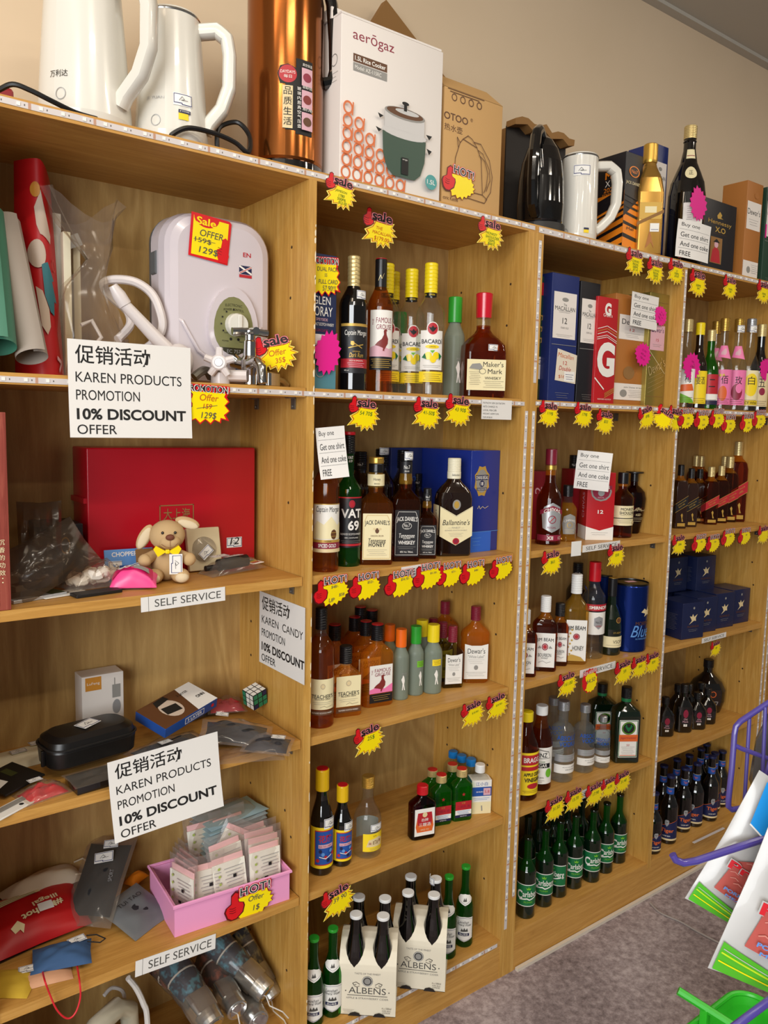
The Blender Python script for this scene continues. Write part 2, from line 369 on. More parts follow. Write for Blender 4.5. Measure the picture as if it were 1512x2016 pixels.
# LED strips stuck along the front edges
M('led_tape', '#cfc8c6', .35, 0, .5, .3); M('led_chip', '#f3efe6', .15, 0, .8); M('led_dark', '#55504c', .5); M('led_copper', '#b98f78', .5)
def led(label, x0, z0, x1, z1, w=.0095, y=-.0003, dz=0):
    mb = MB(); ch = mb; dx, dz_ = x1-x0, z1-z0; ln = math.hypot(dx, dz_); ux, uz = dx/ln, dz_/ln; nx, nz = -uz, ux
    n = max(2, int(ln/.05)); R = random.Random(int(x0*1000+z0*77)); P = []
    for i in range(n+1): P.append((ux*ln*i/n + nx*R.uniform(-.0006, .0006), uz*ln*i/n + nz*R.uniform(-.0006, .0006)))
    v = []
    for px_, pz_ in P: v += [(px_-nx*w/2, -.0008, pz_-nz*w/2), (px_+nx*w/2, -.0008, pz_+nz*w/2), (px_-nx*w/2, 0, pz_-nz*w/2), (px_+nx*w/2, 0, pz_+nz*w/2)]
    f = []
    for i in range(n):
        a = 4*i; c = a+4; f += [(a, c, c+1, a+1), (a+1, c+1, c+3, a+3), (a, a+2, c+2, c)]
    mb.add(v, f, 'led_tape')
    k = 0; t = .008
    while t < ln-.01:
        px_, pz_ = ux*t, uz*t
        def q(hw, hh, d, mat, t2=0):
            cx, cz = ux*(t+t2), uz*(t+t2)
            pts = [(cx-ux*hw-nx*hh, cz-uz*hw-nz*hh), (cx+ux*hw-nx*hh, cz+uz*hw-nz*hh), (cx+ux*hw+nx*hh, cz+uz*hw+nz*hh), (cx-ux*hw+nx*hh, cz-uz*hw+nz*hh)]
            ch.prism(pts, -.0008-d, -.0006, mat)
        q(.0026, .0026, .0012, 'led_chip'); q(.0007, .0013, .0004, 'led_dark', .009)
        if k % 3 == 2: q(.0022, w/2*.98, .0001, 'led_copper', .0165)
        t += .0333; k += 1
    o = mb.build('led_strip'); o.location = (x0, y, z0)
    return tag(o, label, 'LED strip', 'white LED strips stuck along the shelf edges')
zt = ZT-.0085; zm = ZM-.0085
led('white LED strip along the top edge above the water heater', XL, zt, XB+.02, zt)
led('white LED strip along the top edge above the sealed whisky boxes', XC-.02, zt-.002, XCR+.012, zt-.002, .013)
led('white LED strip along the top edge at far right under the X.O box', XCR+.014, zt-.001, XD+.02, zt-.001)
led('white LED strip under the water heater and rum bottles', XL, zm-.002, XB+.008, zm-.003)
led('white LED strip along the middle edge under the red and blue whisky boxes', XC-.006, zm, XCR+.004, zm)
led('white LED strip along the middle edge under the pink-labelled bottles', XCR+.006, zm, XD-.004, zm)
led('white LED strip running down the left unit beside the rum shelf', XB+.0165, zm-.02, XB+.0165, .135)
led('white LED strip running down the left edge of the unit with the green beer', XC-.011, zm-.02, XC-.011, .22)
led('short white LED strip high beside the blue single-malt box', XC-.0125, ZT-.035, XC-.0125, zm+.05)
led('white LED strip down the narrow divider beside the gold whisky box', XCL+.011, ZT-.024, XCL+.011, .33)
led('white LED strip down the far right panel, left one of its pair', XD+.011, ZT-.03, XD+.011, .3)
led('white LED strip down the far right panel, right one of its pair', XE+.012, ZT-.03, XE+.012, .3)
led('white LED strip along the bottom edge under the four-packs', .05, Z5-.012, XB-.012, Z5-.009)
# ------------------------------------------------------------------ tags, papers, stickers
M('tag_yellow', '#f6de00', .3, 0, .5); M('tag_pale', '#fbee6a', .3); M('tag_orange', '#c8700c', .35); M('tag_red', '#d3121c', .3); M('tag_darkred', '#5c060c', .35)
M('tag_pink', '#e8838a', .35); M('ink', '#141313', .6); M('ink_soft', '#4c4a46', .7); M('ink_green', '#2c6a18', .6); M('ink_orange', '#c2570a', .6); M('ink_red', '#b8281e', .6); M('ink_blue', '#27306e', .6)
M('white_paper', '#e4e1dc', .55); M('paper_warm', '#ded3c0', .55); M('magenta', '#e0148c', .45); M('magenta_ink', '#8c0a5a', .5); M('sticker_white', '#ecebe6', .35); M('hot_line', '#8e0f14', .4)
def thumb(o, P, sx, sy, mb):
    """red thumbs-up fist printed on the card"""
    mb.decal([('p', P, 'tag_darkred')], flat(-.0006), 0, 2)
    cx = sum(p[0] for p in P)/len(P); cy = sum(p[1] for p in P)/len(P)
    mb.decal([('p', [(cx+(a-cx)*.86, cy+(b-cy)*.9) for a, b in P], 'tag_red')], flat(-.0006), 0, 4)
    for k in range(3):
        y = cy-.002-.0038*k
        mb.decal([('l', [(cx-.0098, y), (cx-.004, y-.0016), (cx+.001, y-.0006)], .0009, 'tag_darkred')], flat(-.0006), 0, 6)
S_star = [(165,175),(300,190),(368,178),(345,225),(383,250),(352,270),(405,310),(350,320),(372,378),(322,375),(335,440),(288,405),(265,450),(237,410),(197,460),(190,400),(135,415),(132,378),(38,400),(90,330),(60,290),(130,245)]
S_thumb = [(100,62),(122,76),(122,135),(150,165),(155,215),(130,245),(75,258),(50,235),(38,190),(45,155),(72,135),(78,76)]
def sp(x, y): return ((x-220)*.000231, (260-y+.05*(x-220))*.000186)
H_star = [(700,350),(850,315),(985,290),(1000,340),(1032,350),(1016,392),(1052,402),(1025,438),(1042,466),(1002,482),(995,524),(957,530),(942,577),(903,570),(882,624),(850,596),(806,640),(782,600),(727,638),(716,590),(690,560)]
H_thumb = [(680,255),(712,272),(705,330),(715,385),(760,400),(770,440),(755,520),(690,590),(640,600),(600,570),(575,490),(590,440),(638,400),(640,300)]
def hp(x, y): return ((x-812)*.000185, (412-y-.105*(x-812))*.000146)
def T2(st, u, v, h, m, w, b): return ('t', st, u, v, h, m, {'w': w, 'bold': b})
def make_sale():
    t = thing('sale_tag', '', 'price tag', group='yellow sale tags')
    st = [sp(*p) for p in S_star]; c = (.004, -.006)
    mb = MB().prism(st, -.0006, 0, 'tag_pale'); mb.decal([('p', [(c[0]+(a-c[0])*.93, c[1]+(b-c[1])*.93) for a, b in st], 'tag_orange')], flat(-.0006), 0, 1)
    mb.decal([('p', [(c[0]+(a-c[0])*.84, c[1]+(b-c[1])*.84) for a, b in st], 'tag_yellow')], flat(-.0006), 0, 2); mb.build('burst', t)
    mb = MB(); th = [sp(*p) for p in S_thumb]; mb.prism(th, -.0006, 0, 'tag_darkred'); thumb(t, th, 1, 1, mb); mb.build('thumb', t)
    mb = MB(); cu, cv = sp(234, 138)
    mb.decal([('t', 'sale', cu, cv, .0215, 'tag_darkred', {'w': .0525, 'bold': .085}), ('t', 'sale', cu, cv, .0205, 'tag_pink', {'w': .051, 'bold': .065}), ('t', 'sale', cu, cv, .018, 'ink', {'w': .047, 'bold': .022, 'rot': 0})], flat(-.0004), 0, 5, .0002); mb.build('lettering', t)
    return t
def make_hot():
    t = thing('hot_tag', '', 'price tag', group='yellow hot tags')
    st = [hp(*p) for p in H_star]; c = (.008, -.006)
    mb = MB().prism(st, -.0006, 0, 'hot_line'); mb.decal([('p', [(c[0]+(a-c[0])*.955, c[1]+(b-c[1])*.955) for a, b in st], 'tag_yellow')], flat(-.0006), 0, 1); mb.build('burst', t)
    mb = MB(); th = [hp(*p) for p in H_thumb]; mb.prism(th, -.0006, 0, 'tag_darkred'); thumb(t, th, 1, 1, mb); mb.build('thumb', t)
    mb = MB(); cu, cv = hp(866, 266)
    mb.decal([('t', 'HOT!', cu, cv, .0185, 'tag_red', {'w': .058, 'bold': .1, 'sp': 1.15}), ('t', 'HOT!', cu, cv, .0165, 'white_paper', {'w': .055, 'bold': .06, 'sp': 1.15}), ('t', 'HOT!', cu, cv, .0145, 'ink', {'w': .0525, 'bold': .008, 'sp': 1.15})], flat(-.0004), 0, 5, .0002)
    mb.build('lettering', t)
    return t
PROTO = {}
def use(kind, make, loc, rz=0, label=None, group=None, sc=None, rot=None):
    """first call builds the thing and puts it here; later calls put a copy of it and of its parts"""
    if kind not in PROTO:
        t = make(); PROTO[kind] = t; t.location = loc; t.rotation_euler = rot or (0, 0, rz)
        if sc is not None: t.scale = sc if isinstance(sc, (tuple, list)) else (sc, sc, sc)
        if label: t['label'] = label
        if group: t['group'] = group
        t['n0'] = len(t.children); del t['n0']; PROTO[kind+'_kids'] = list(t.children); return t
    src = PROTO[kind]; r = src.copy(); COL.objects.link(r); r.location = loc; r.rotation_euler = rot or (0, 0, rz)
    r.scale = (1, 1, 1) if sc is None else (sc if isinstance(sc, (tuple, list)) else (sc, sc, sc))
    if label: r['label'] = label
    if group: r['group'] = group
    for ch in PROTO[kind+'_kids']:
        c = ch.copy(); COL.objects.link(c); c.parent = r
        for g in list(ch.children):
            d = g.copy(); COL.objects.link(d); d.parent = c
    return r
def hand(t, lines, name='handwriting'):
    mb = MB(); mb.decal([('t', s, u, v, h, col, {'shear': .15, **(op[0] if op else {})}) for s, u, v, h, col, *op in lines], flat(-.0008), 0, 3, .0002); mb.build(name, t)
def ptag(kind, cx, cy, hpx, label, lines=(), y=-.0035, rot=0, turn=0, pt=None):
    p = pt or aty(cx, cy, y); h0 = .0744 if kind == 'sale' else .0662
    a, b = zat(p.x, p.y, cy-hpx/2), zat(p.x, p.y, cy+hpx/2); s = (a-b)/h0
    t = use(kind, make_sale if kind == 'sale' else make_hot, p, label=label, sc=s, rot=(0, rad(-rot), rad(turn)))
    if lines: hand(t, lines)
    return t
g = 'ink_green'
# row under the top edge
ptag('sale', 671, 379, 70, 'sale tag with green notes at the top left corner of the rum shelf', [('JAMESON', 0, .001, .0065, g), ('1780', .002, -.007, .006, g), ('500ML', .003, -.0145, .006, g), ('$52.00', .006, -.022, .0065, g)], rot=-6)
ptag('sale', 748, 451, 78, 'sale tag reading $179.00 hanging free on clear tape above the yellow-capped bottles', [('THE', -.002, .001, .006, 'ink_orange'), ('MACALLAN', .004, -.008, .006, 'ink_orange'), ('$179.00', .004, -.019, .009, 'ink_orange')], y=.05, rot=-3)
ptag('sale', 966, 461, 66, 'sale tag with green notes under the top edge above the red wax bottle', [('MONKEY', .002, .001, .006, g), ('SHOULDER', .005, -.007, .006, g), ('700ML', .003, -.0145, .006, g), ('$64.0', .002, -.022, .0075, g)], rot=-3)
for cx, cy, h, lb, ls in ((1250, 516, 56, 'sale tag under the blue single-malt box on the top shelf', ('CHIVAS', 'REGAL', '500ML', '$51.40')), (1290, 534, 54, 'sale tag under the tall dark bottle, second along the right-hand top edge', ('CHIVAS', 'REGAL', '700ML', '$57.00')), (1331, 535, 53, 'sale tag just left of the narrow divider under the top edge', ('12', '700ML', '$70.00')),
        (1374, 558, 57, 'shiny sale tag just right of the narrow divider under the X.O box', ('', '500ML', '$45')), (1437, 566, 49, 'sale tag hanging under the brown whisky box at top right', ('', '750ML', '$38')), (1503, 575, 49, 'sale tag at the right picture edge under the green whisky box', ('', '700ML', '$60'))):
    ptag('sale', cx, cy, h, lb, [(s, .002, .002-.0075*i, .006, 'ink_green') for i, s in enumerate(ls) if s], rot=-2)
# row under the middle edge
for cx, cy, h, lb, s in ((717, 815, 70, 'sale tag reading 54 70$ under the dark rum bottle', '54 70$'), (841, 814, 66, 'sale tag reading 41 50$ under the frosted bottle with green cap', '41-50$'), (903, 808, 66, 'sale tag reading 43 90$ under the red wax bottle', '43 90$')):
    ptag('sale', cx, cy, h, lb, [(s, .004, .001, .0095, 'ink_green')], rot=-4)
for cx, cy, h, lb, s, r in ((1081, 815, 55, 'sale tag reading 119$ at the left end of the middle edge by the sealed boxes', '119$', -4), (1149, 817, 53, 'sale tag reading 179$ under the black single-malt box', '179$', -3), (1191, 831, 52, 'sale tag reading 53 hanging lowest under the red whisky box', '$53', -6), (1273, 821, 50, 'sale tag reading 89$ tilted up under the gold whisky box', '89$', 16), (1329, 825, 52, 'sale tag reading 44.90 on the narrow divider below the gold box', '44.90$', -8)):
    ptag('sale', cx, cy, h, lb, [(s, .003, .001, .0095, 'ink_green')], rot=r, y=-.004)
ptag('sale', 1305, 823, 46, 'folded sale tag seen edge-on beside the narrow divider', rot=-30, y=-.008, turn=-28)
for i, (cx, cy, h) in enumerate(((1350, 823, 46), (1381, 826, 43), (1411, 823, 43), (1434, 834, 42), (1470, 832, 42), (1494, 825, 42))):
    ptag('hot', cx, cy, h, ('hot tag nearest the narrow divider under the pink-labelled bottles', 'hot tag under the green star-capped bottle', 'hot tag under the left pink-labelled bottle', 'low hot tag tucked behind its neighbour under the pink labels', 'hot tag hanging low below the cream-labelled rice bottle', 'hot tag at the right end of the middle edge')[i],
         [('$46', .012, .0, .006, 'ink_soft'), ('5x9', .01, -.016, .006, 'ink_soft')], y=-.004 if i != 3 else -.003)
# rows below
for i, (cx, cy, h, lb, ls) in enumerate(((652, 1162, 64, 'hot tag reading $48 with UP $58, leftmost under the spirits shelf', [('$48/-', .008, .006, .0065, 'ink_soft'), ('UP', .0, -.02, .008, 'ink_soft'), ('$58', .024, -.012, .007, 'ink_soft')]), (718, 1153, 59, 'hot tag reading $52 below the dark green bottle with a black label', [('$52/-', .015, .006, .0065, 'ink_soft')]), (786, 1148, 58, 'hot tag reading $54.70 under the honey whiskey', [('$54.70/-', .016, .007, .006, 'ink_soft')]),
        (841, 1133, 57, 'hot tag under the small black-label whiskey', [('$21.50/-', .018, .004, .005, 'ink_soft')]), (884, 1130, 54, 'hot tag beneath the cream-capped bottle', [('$21/-', .014, .004, .0055, 'ink_soft')]), (930, 1127, 54, 'hot tag reading $48 under the left part of the dark blue gift box', [('$48/-', .012, .004, .0055, 'ink_soft')]), (986, 1118, 50, 'hot tag at the far right end under the spirits shelf, apart from the rest', [('$18.40', .012, .008, .0055, 'ink_soft')]))):
    ptag('hot', cx, cy, h, lb, ls, y=-.003-.001*(i % 2), rot=2)
ptag('sale', 727, 1455, 64, 'sale tag reading 25$ under the shelf of flat whisky flasks', [('25$', .004, .002, .0105, g)], rot=8)
ptag('sale', 931, 1404, 55, 'sale tag reading $18 at the right end under the white-labelled flasks', [('$18.90/-', .008, .0, .006, g)], rot=8)
ptag('sale', 979, 1389, 54, 'sale tag reading $24 touching the right panel under the whisky flasks', [('$24.90/-', .006, .001, .006, g)], rot=8, y=-.0045)
ptag('sale', 666, 1772, 66, 'sale tag reading 39 90 above the beer four-packs', [('39 90', .004, .004, .0105, 'ink_soft')], rot=10, y=-.001)
for cx, cy, h, lb, s, r, k in ((1086, 1107, 54, 'sale tag left of the self service strip under the bourbon gift shelf', '$65', 4, 'sale'), (1213, 1093, 50, 'sale tag covering the end of the self service strip below the red gift box', '$58', 2, 'sale'), (1117, 1346, 52, 'sale tag reading 161 under the honey bourbon', '161.00', 6, 'sale'), (1228, 1322, 52, 'sale tag reading over the service strip, left of three below the blue tin', '59', 6, 'sale'),
        (1259, 1312, 48, 'sale tag in the middle of three below the blue tin', '$60', 4, 'sale'), (1285, 1304, 46, 'sale tag right of three by the narrow divider below the blue tin', '$59', 4, 'sale'), (1093, 1591, 52, 'sale tag reading 31.50 at the left below the clear vodka', '31.50', 6, 'sale'), (1131, 1573, 50, 'sale tag reading 15.70 below the small clear vodka', '15.70', 5, 'sale'),
        (1171, 1562, 50, 'sale tag reading 17.90 below the black herbal liqueur', '17.90', 5, 'sale'), (1199, 1549, 44, 'sale tag tucked between two others near the right end below the liqueur', '6.00', 4, 'sale'), (1226, 1538, 46, 'sale tag furthest right above the green beer', '31.40', 4, 'sale'), (1337, 1072, 44, 'sale tag under the red-striped whiskies just right of the divider', '$46', 3, 'sale'),
        (1409, 1276, 34, 'small sale tag above the big dark rum bottle', '$9', 5, 'sale'), (1503, 1052, 40, 'sale tag at the right edge under the red-striped whiskies', '', 3, 'sale')):
    ptag(k, cx, cy, h, lb, [(s, .003, .0, .009, g)] if s else (), y=-.004-.0006*(cx % 3), rot=r)
for i, (cx, cy, h) in enumerate(((1376, 1069, 40), (1403, 1069, 39), (1433, 1058, 40), (1465, 1055, 37))):
    ptag('hot', cx, cy, h, ('leftmost hot tag above the stacked navy boxes', 'second hot tag above the stacked navy boxes', 'third hot tag above the stacked navy boxes, raised a little', 'hot tag above the navy boxes, rightmost and alone')[i], [('$58', .013, .003, .0055, 'ink_soft')], y=-.004)
# promotion bursts
def make_promo():
    t = thing('promotion_tag', '', 'price tag', group='promotion tags')
    P = [(200,300),(1310,290),(1330,400),(1250,600),(1330,730),(1230,840),(1350,985),(1240,1110),(1335,1270),(1130,1230),(1120,1350),(960,1270),(855,1400),(720,1270),(590,1410),(470,1270),(260,1390),(290,1180),(190,1120),(190,900)]
    f = lambda x, y: ((x-770)*.0000775, (850-y)*.0000655)
    Q = [f(*p) for p in P]; c = f(770, 850)
    mb = MB().prism(Q, -.0006, 0, 'tag_red'); P2 = [(330,500),(1220,500),(1180,600),(1290,720),(1195,840),(1315,985),(1185,1110),(1250,1225),(1105,1190),(1085,1310),(940,1240),(850,1355),(715,1240),(585,1360),(470,1240),(300,1340),(340,1150),(200,1100),(300,1020),(340,760)]
    mb.decal([('p', [f(*p) for p in P2], 'tag_yellow')], flat(-.0006), 0, 2); mb.build('burst', t)
    mb = MB(); mb.decal([('t', 'PROMOTION', f(740, 0)[0], f(0, 410)[1], .0132, 'white_paper', {'w': .084, 'bold': .05}), ('t', 'PROMOTION', f(740, 0)[0], f(0, 410)[1], .0112, 'ink', {'w': .08, 'bold': .015})], flat(-.0006), 0, 5, .0002); mb.build('lettering', t)
    mb = MB(); th = [f(*p) for p in [(230,540),(330,520),(385,580),(370,680),(300,740),(380,830),(380,930),(300,1000),(210,1010),(195,800),(200,600)]]; mb.prism(th, -.0012, -.0006, 'tag_darkred'); c = (sum(p[0] for p in th)/len(th), sum(p[1] for p in th)/len(th))
    mb.decal([('p', [(c[0]+(a-c[0])*.85, c[1]+(b-c[1])*.88) for a, b in th], 'tag_red')], flat(-.0012), 0, 2); mb.build('thumb', t)
    return t
t = use('promo', make_promo, aty(409, 797, -.004), label='promotion tag reading Offer 159 129$ right of the white discount sign', rot=(0, rad(2), 0))
hand(t, [('Offer', .002, .013, .012, 'ink_orange'), ('159', -.001, -.003, .009, 'ink_red'), ('129$', .002, -.020, .013, 'ink_soft')])
mb = MB(); mb.decal([('l', [(-.022, -.008), (.018, .0)], .0008, 'ink_soft')], flat(-.0012), 0, 4); mb.build('strike_line', t)
t = use('promo', make_promo, aty(641, 545, .03), label='promotion tag on the dark blue whisky box beside the divider', sc=(.8, 1, 1.08), rot=(0, rad(-4), 0))
hand(t, [('DUAL PACK', .006, .014, .008, 'ink_soft'), ('55', .0, .003, .006, 'ink_soft'), ('FULL CARD', .006, -.009, .008, 'ink_soft'), ('57.90!!!', .008, -.021, .0095, 'ink_soft')])
mb = MB(); P_ = [((.034 if i % 2 else .030)*cos(pi*i/14), (.036 if i % 2 else .032)*sin(pi*i/14)) for i in range(28)]; t = thing('arrival_tag', 'round red-rimmed new arrival tag reading 64.50 below the honey bourbon', 'price tag', aty(1161, 1340, -.005), rot=(0, rad(-6), 0))
mb.prism(P_, -.0006, 0, 'tag_red'); mb.decal([('p', [(a*.88+.002, b*.84-.004) for a, b in P_], 'tag_yellow')], flat(-.0006), 0, 2); mb.build('burst', t); mb = MB(); mb.decal([T2('NEW ARRIVAL', .002, .025, .012, 'tag_red', .06, .05), T2('NEW ARRIVAL', .002, .025, .010, 'white_paper', .056, .0)], flat(-.0006), 0, 4); mb.build('lettering', t)
mb = MB(); mb.prism([(-.032, .008), (-.026, .026), (-.020, .024), (-.018, .006), (-.012, -.004), (-.018, -.02), (-.03, -.018)], -.0012, -.0006, 'tag_red'); mb.build('thumb', t); hand(t, [('64.50', .004, .0, .012, 'ink_soft')])
# magenta star cards
def make_star():
    t = MB(); R = random.Random(4); P = []
    for i in range(32):
        a = 2*pi*i/32; r = (.041 if i % 2 == 0 else .034)*(1+R.uniform(-.06, .08)); P.append((r*cos(a)*1.0, r*sin(a)*.86))
    o = thing('star_card', '', 'star card', group='magenta star cards'); t.prism(P, -.0006, 0, 'magenta').build('card', o); return o
def star(cx, cy, hpx, y, label, lines=(), rot=0, turn=0):
    p = aty(cx, cy, y); s = (zat(p.x, p.y, cy-hpx/2)-zat(p.x, p.y, cy+hpx/2))/.0735
    t = use('star', make_star, p, label=label, sc=s, rot=(0, rad(rot), rad(turn)))
    if lines: hand(t, [(s_, 0, .012-.012*i, .006, 'magenta_ink') for i, s_ in enumerate(lines)])
    return t
s_ = star(642, 694, 92, .026, 'blank magenta star card low on the dark blue whisky box', rot=12); s_.scale[0] *= .62; s_.location.x += .004
star(1375, 402, 62, .010, 'magenta star card on the tall dark bottle on the top shelf', rot=75)
star(1266, 698, 48, .035, 'magenta star card on the brown whisky box', ('12 YO', '40% alc', '700 ml'), rot=20)
star(1301, 622, 40, .033, 'magenta star card on the gold whisky box', ('15 YO', '40% vol', 'Offer 2'), rot=40)
star(1362, 721, 56, .02, 'magenta star card on the bottles just right of the divider', ('Soju', '2 for', '$22'), rot=10)
star(1508, 728, 46, .02, 'magenta star card at the right edge before the dark bottle', rot=30)

# white printed signs
def sheet(name, label, cat, loc, w, h, els, rot=(0, 0, 0), bend=0.0, mat='white_paper', group=None, bow=0.0, name2='paper'):
    """paper hanging with its top left corner at loc; bend lifts the lower edge, bow curls it across"""
    o = thing(name, label, cat, loc, rot=rot, group=group)
    def fn(u, v, l):
        a = -v/h; q = u/w
        return (u, -l - bend*a*a - bow*math.sin(pi*q), v)
    mb = MB(); n = 12; vs = []; fs = []
    for i in range(n+1):
        for j in range(n+1): vs.append(fn(w*i/n, -h*j/n, 0))
    for i in range(n):
        for j in range(n): k = i*(n+1)+j; fs.append((k, k+1, k+n+2, k+n+1))
    mb.add(vs, fs, mat, True)
    mb.add([(x, y+.0003, z) for x, y, z in vs], [tuple(reversed(f)) for f in fs], mat, True)
    mb.build(name2, o)
    if els:
        mb = MB(); mb.decal(els, fn, w/10 if (bend or bow) else 0, 2, .0001); mb.build('print', o)
    return o
def discount(second): 
    k = 'ink'
    return [('t', '促销活动', .012, -.024, .032, k, {'w': .128, 'bold': .009, 'al': 'l'}), ('t', second, .012, -.062, .0175, k, {'w': .185, 'al': 'l'}), ('t', 'PROMOTION', .012, -.092, .0175, k, {'w': .108, 'al': 'l'}),
            ('t', '10% DISCOUNT', .012, -.124, .0195, k, {'w': .192, 'al': 'l', 'bold': .028}), ('t', 'OFFER', .012, -.150, .0165, k, {'w': .066, 'al': 'l'})]
def corner_sheet(px, y): return aty(px[0], px[1], y)
p = aty(132, 666, -.006); q = aty(375, 690, -.006); w = q.x-p.x; r = aty(134, 861, -.006); h = p.z-r.z; s = w/.215
sg = sheet('discount_sign', 'white discount sign hung from the middle shelf left of the promotion tag', 'sign', p, w, h, [tuple([e[0], e[1], e[2]*s, e[3]*h/.164, e[4]*h/.168, e[5], {**e[6], 'w': e[6]['w']*s}]) for e in discount('KAREN PRODUCTS')], bend=.006, group='white discount signs')
p = aty(211, 1502, -.008); q = aty(428, 1440, -.008); w = math.hypot(q.x-p.x, q.z-p.z); r = aty(215, 1658, -.008); h = p.z-r.z; s = w/.215
sg = sheet('discount_sign', 'white discount sign covering the front of the mask shelf', 'sign', p, w, h, [tuple([e[0], e[1], e[2]*s, e[3]*h/.164, e[4]*h/.168, e[5], {**e[6], 'w': e[6]['w']*s}]) for e in discount('KAREN PRODUCTS')], bend=.012, rot=(0, -math.atan2(q.z-p.z, q.x-p.x), 0), group='white discount signs')
# third one taped flat on the side panel, facing left
p = atx(511, 1163, XA-.001); q = atx(601, 1185, XA-.001); w = p.y-q.y; r = atx(510, 1302, XA-.001); h = p.z-r.z
o = sheet('discount_sign', 'white candy discount sign taped flat on the inside of the left unit\'s right panel', 'sign', p, w, h, [tuple([e[0], e[1], e[2]*w/.2, e[3]*h/.165, e[4]*h/.165, e[5], {**e[6], 'w': e[6]['w']*w/.205}]) for e in discount('KAREN  CANDY')], rot=(0, 0, -pi/2), group='white discount signs')
def strip(px0, py0, px1, py1, hpx, label, text='SELF SERVICE', y=.0048, lean=0, w=None, tx=.1):
    p = aty(px0, py0, y); q = aty(px1, py1, y); W_ = math.hypot(q.x-p.x, q.z-p.z); h = p.z-aty(px0, py0+hpx, y).z
    return sheet('shelf_strip', label, 'shelf label', p, W_, h, [('t', text, W_*(.5+tx/2), -h*.5, h*.52, 'ink_soft', {'w': W_*(.82-tx*.3)})]+([('l', [(W_*.085, 0), (W_*.085, -h)], .0006, 'ink_soft')] if tx else []), rot=(0, -math.atan2(q.z-p.z, q.x-p.x), 0), group='self service strips')
strip(277, 1177, 443, 1155, 29, 'self service strip in front of the dog toy', y=.004)
strip(267, 1893, 425, 1838, 31, 'self service strip below the pink basket', y=.004)
strip(1147, 1074, 1221, 1064, 14, 'self service strip under the red gift box shelf', tx=0)
strip(1142, 1320, 1212, 1301, 15, 'self service strip under the bourbon and vodka shelf', tx=0)
strip(1117, 1571, 1196, 1533, 17, 'self service strip above the green beer, half behind sale tags', tx=0)
strip(1382, 1257, 1430, 1244, 10, 'self service strip under the navy boxes', tx=0)
strip(790, 1117, 846, 1108, 24, 'small white strip mostly hidden behind the hot tags', text='SELF', tx=0)
p = aty(949, 786, -.0025); q = aty(1008, 791, -.0025); w = q.x-p.x; h = p.z-aty(952, 825, -.0025).z
sheet('payment_note', 'small white note with lines of small print taped right of the sale tags', 'note', p, w, h, [('t', s_, .004, -.008-.0085*i, .0042, 'ink_soft', {'al': 'l'}) for i, s_ in enumerate(('PAYNOW UEN 201726729H', 'NETS CHARGE 1%', 'LOCAL VISA 2.8%', 'WECHAT, ALIPAY 0.4%', 'TOP UP $0.50'))])
def buy_els(w, h):
    e = []
    for i, s_ in enumerate(('Buy one', 'Get one shirt', 'And one coke', 'FREE')):
        v = -h*(.13+.25*i); e.append(('t', s_, w*.1, v, h*.125, 'ink', {'w': w*(.52, .84, .86, .30)[i], 'al': 'l'}))
        if i in (0, 1, 2): e.append(('l', [(w*.06, v-h*.115), (w*.96, v-h*.115)], .0005, 'ink_soft'))
    return e
def buy(p, w, h, label, rot, bend=0, bow=0):
    return sheet('offer_note', label, 'note', p, w, h, buy_els(w, h), rot=rot, bend=bend, bow=bow, group='buy one offer notes')
# ------------------------------------------------------------------ bottle kinds
glass('glass_clear', '#f6f8f6', haze=.012, hazecol='#e8eeee'); glass('glass_amber', '#fbd68e', haze=.16, hazecol='#d98a22'); glass('glass_gold', '#f8e0a6', haze=.12, hazecol='#d9a93c'); glass('glass_tea', '#e8aa62', haze=.10, hazecol='#a05a18'); glass('glass_rust', '#c97c42', haze=.06, hazecol='#7a3a10'); glass('glass_wine', '#93362c')
glass('glass_olive', '#cdc67c'); glass('glass_green', '#7fd066', haze=.10, hazecol='#2f9a22'); glass('glass_bottle', '#66bb62', haze=.10, hazecol='#1f7f26'); glass('glass_frost', '#c3cdbf', .35, 1.3, .42, '#aab6a6'); glass('glass_ghost', '#eef3f5', haze=.045, hazecol='#e4edf2')
M('black_glass', '#0c0a09', .06, 0, .6, .5); M('brown_glass', '#1d0f08', .06, 0, .6, .5); M('deep_green', '#07180c', .07, 0, .6, .5); M('deep_brown', '#2a1208', .07, 0, .6, .5)
M('gold_foil', '#c9a14a', .32, .75); M('pale_gold', '#d8c288', .35, .6); M('silver_cap', '#b9bcbf', .3, .8); M('black_cap', '#131214', .3); M('white_cap', '#e6e6e4', .35); M('cream_cap', '#e9e3c8', .4)
M('cap_yellow', '#ecd21c', .3); M('cap_green', '#2c9a2e', .3); M('cap_orange', '#ef6a14', .3); M('cap_red', '#c01220', .3); M('wax_red', '#c4142a', .25, 0, .5, .3); M('cap_blue', '#1578c0', .35); M('cap_wine', '#7c1c30', .3); M('cap_sauce', '#dfb312', .35)
M('lab_white', '#e9e6df', .5); M('lab_cream', '#e8dcb0', .5); M('lab_buff', '#dcc89a', .5); M('lab_black', '#17161a', .45); M('lab_red', '#b3202c', .45); M('lab_green', '#0f6a3a', .45); M('lab_gold', '#c8a24c', .4, .3); M('lab_blue', '#1d4fa0', .45); M('lab_navy', '#151d48', .45)
M('lab_yellow', '#f0d220', .45); M('lab_pink', '#e878aa', .45); M('lab_rose', '#d6a8b4', .5); M('lab_wine', '#8a1f3a', .45); M('lab_grey', '#8f8d88', .5); M('lab_lime', '#6fb52e', .5); M('lab_orange', '#d8642a', .45); M('lab_brown', '#5e3a20', .5); M('lab_sky', '#5a8fd0', .5); M('bird', '#7e2a26', .5); M('lab_silver', '#b6b8ba', .35, .5)
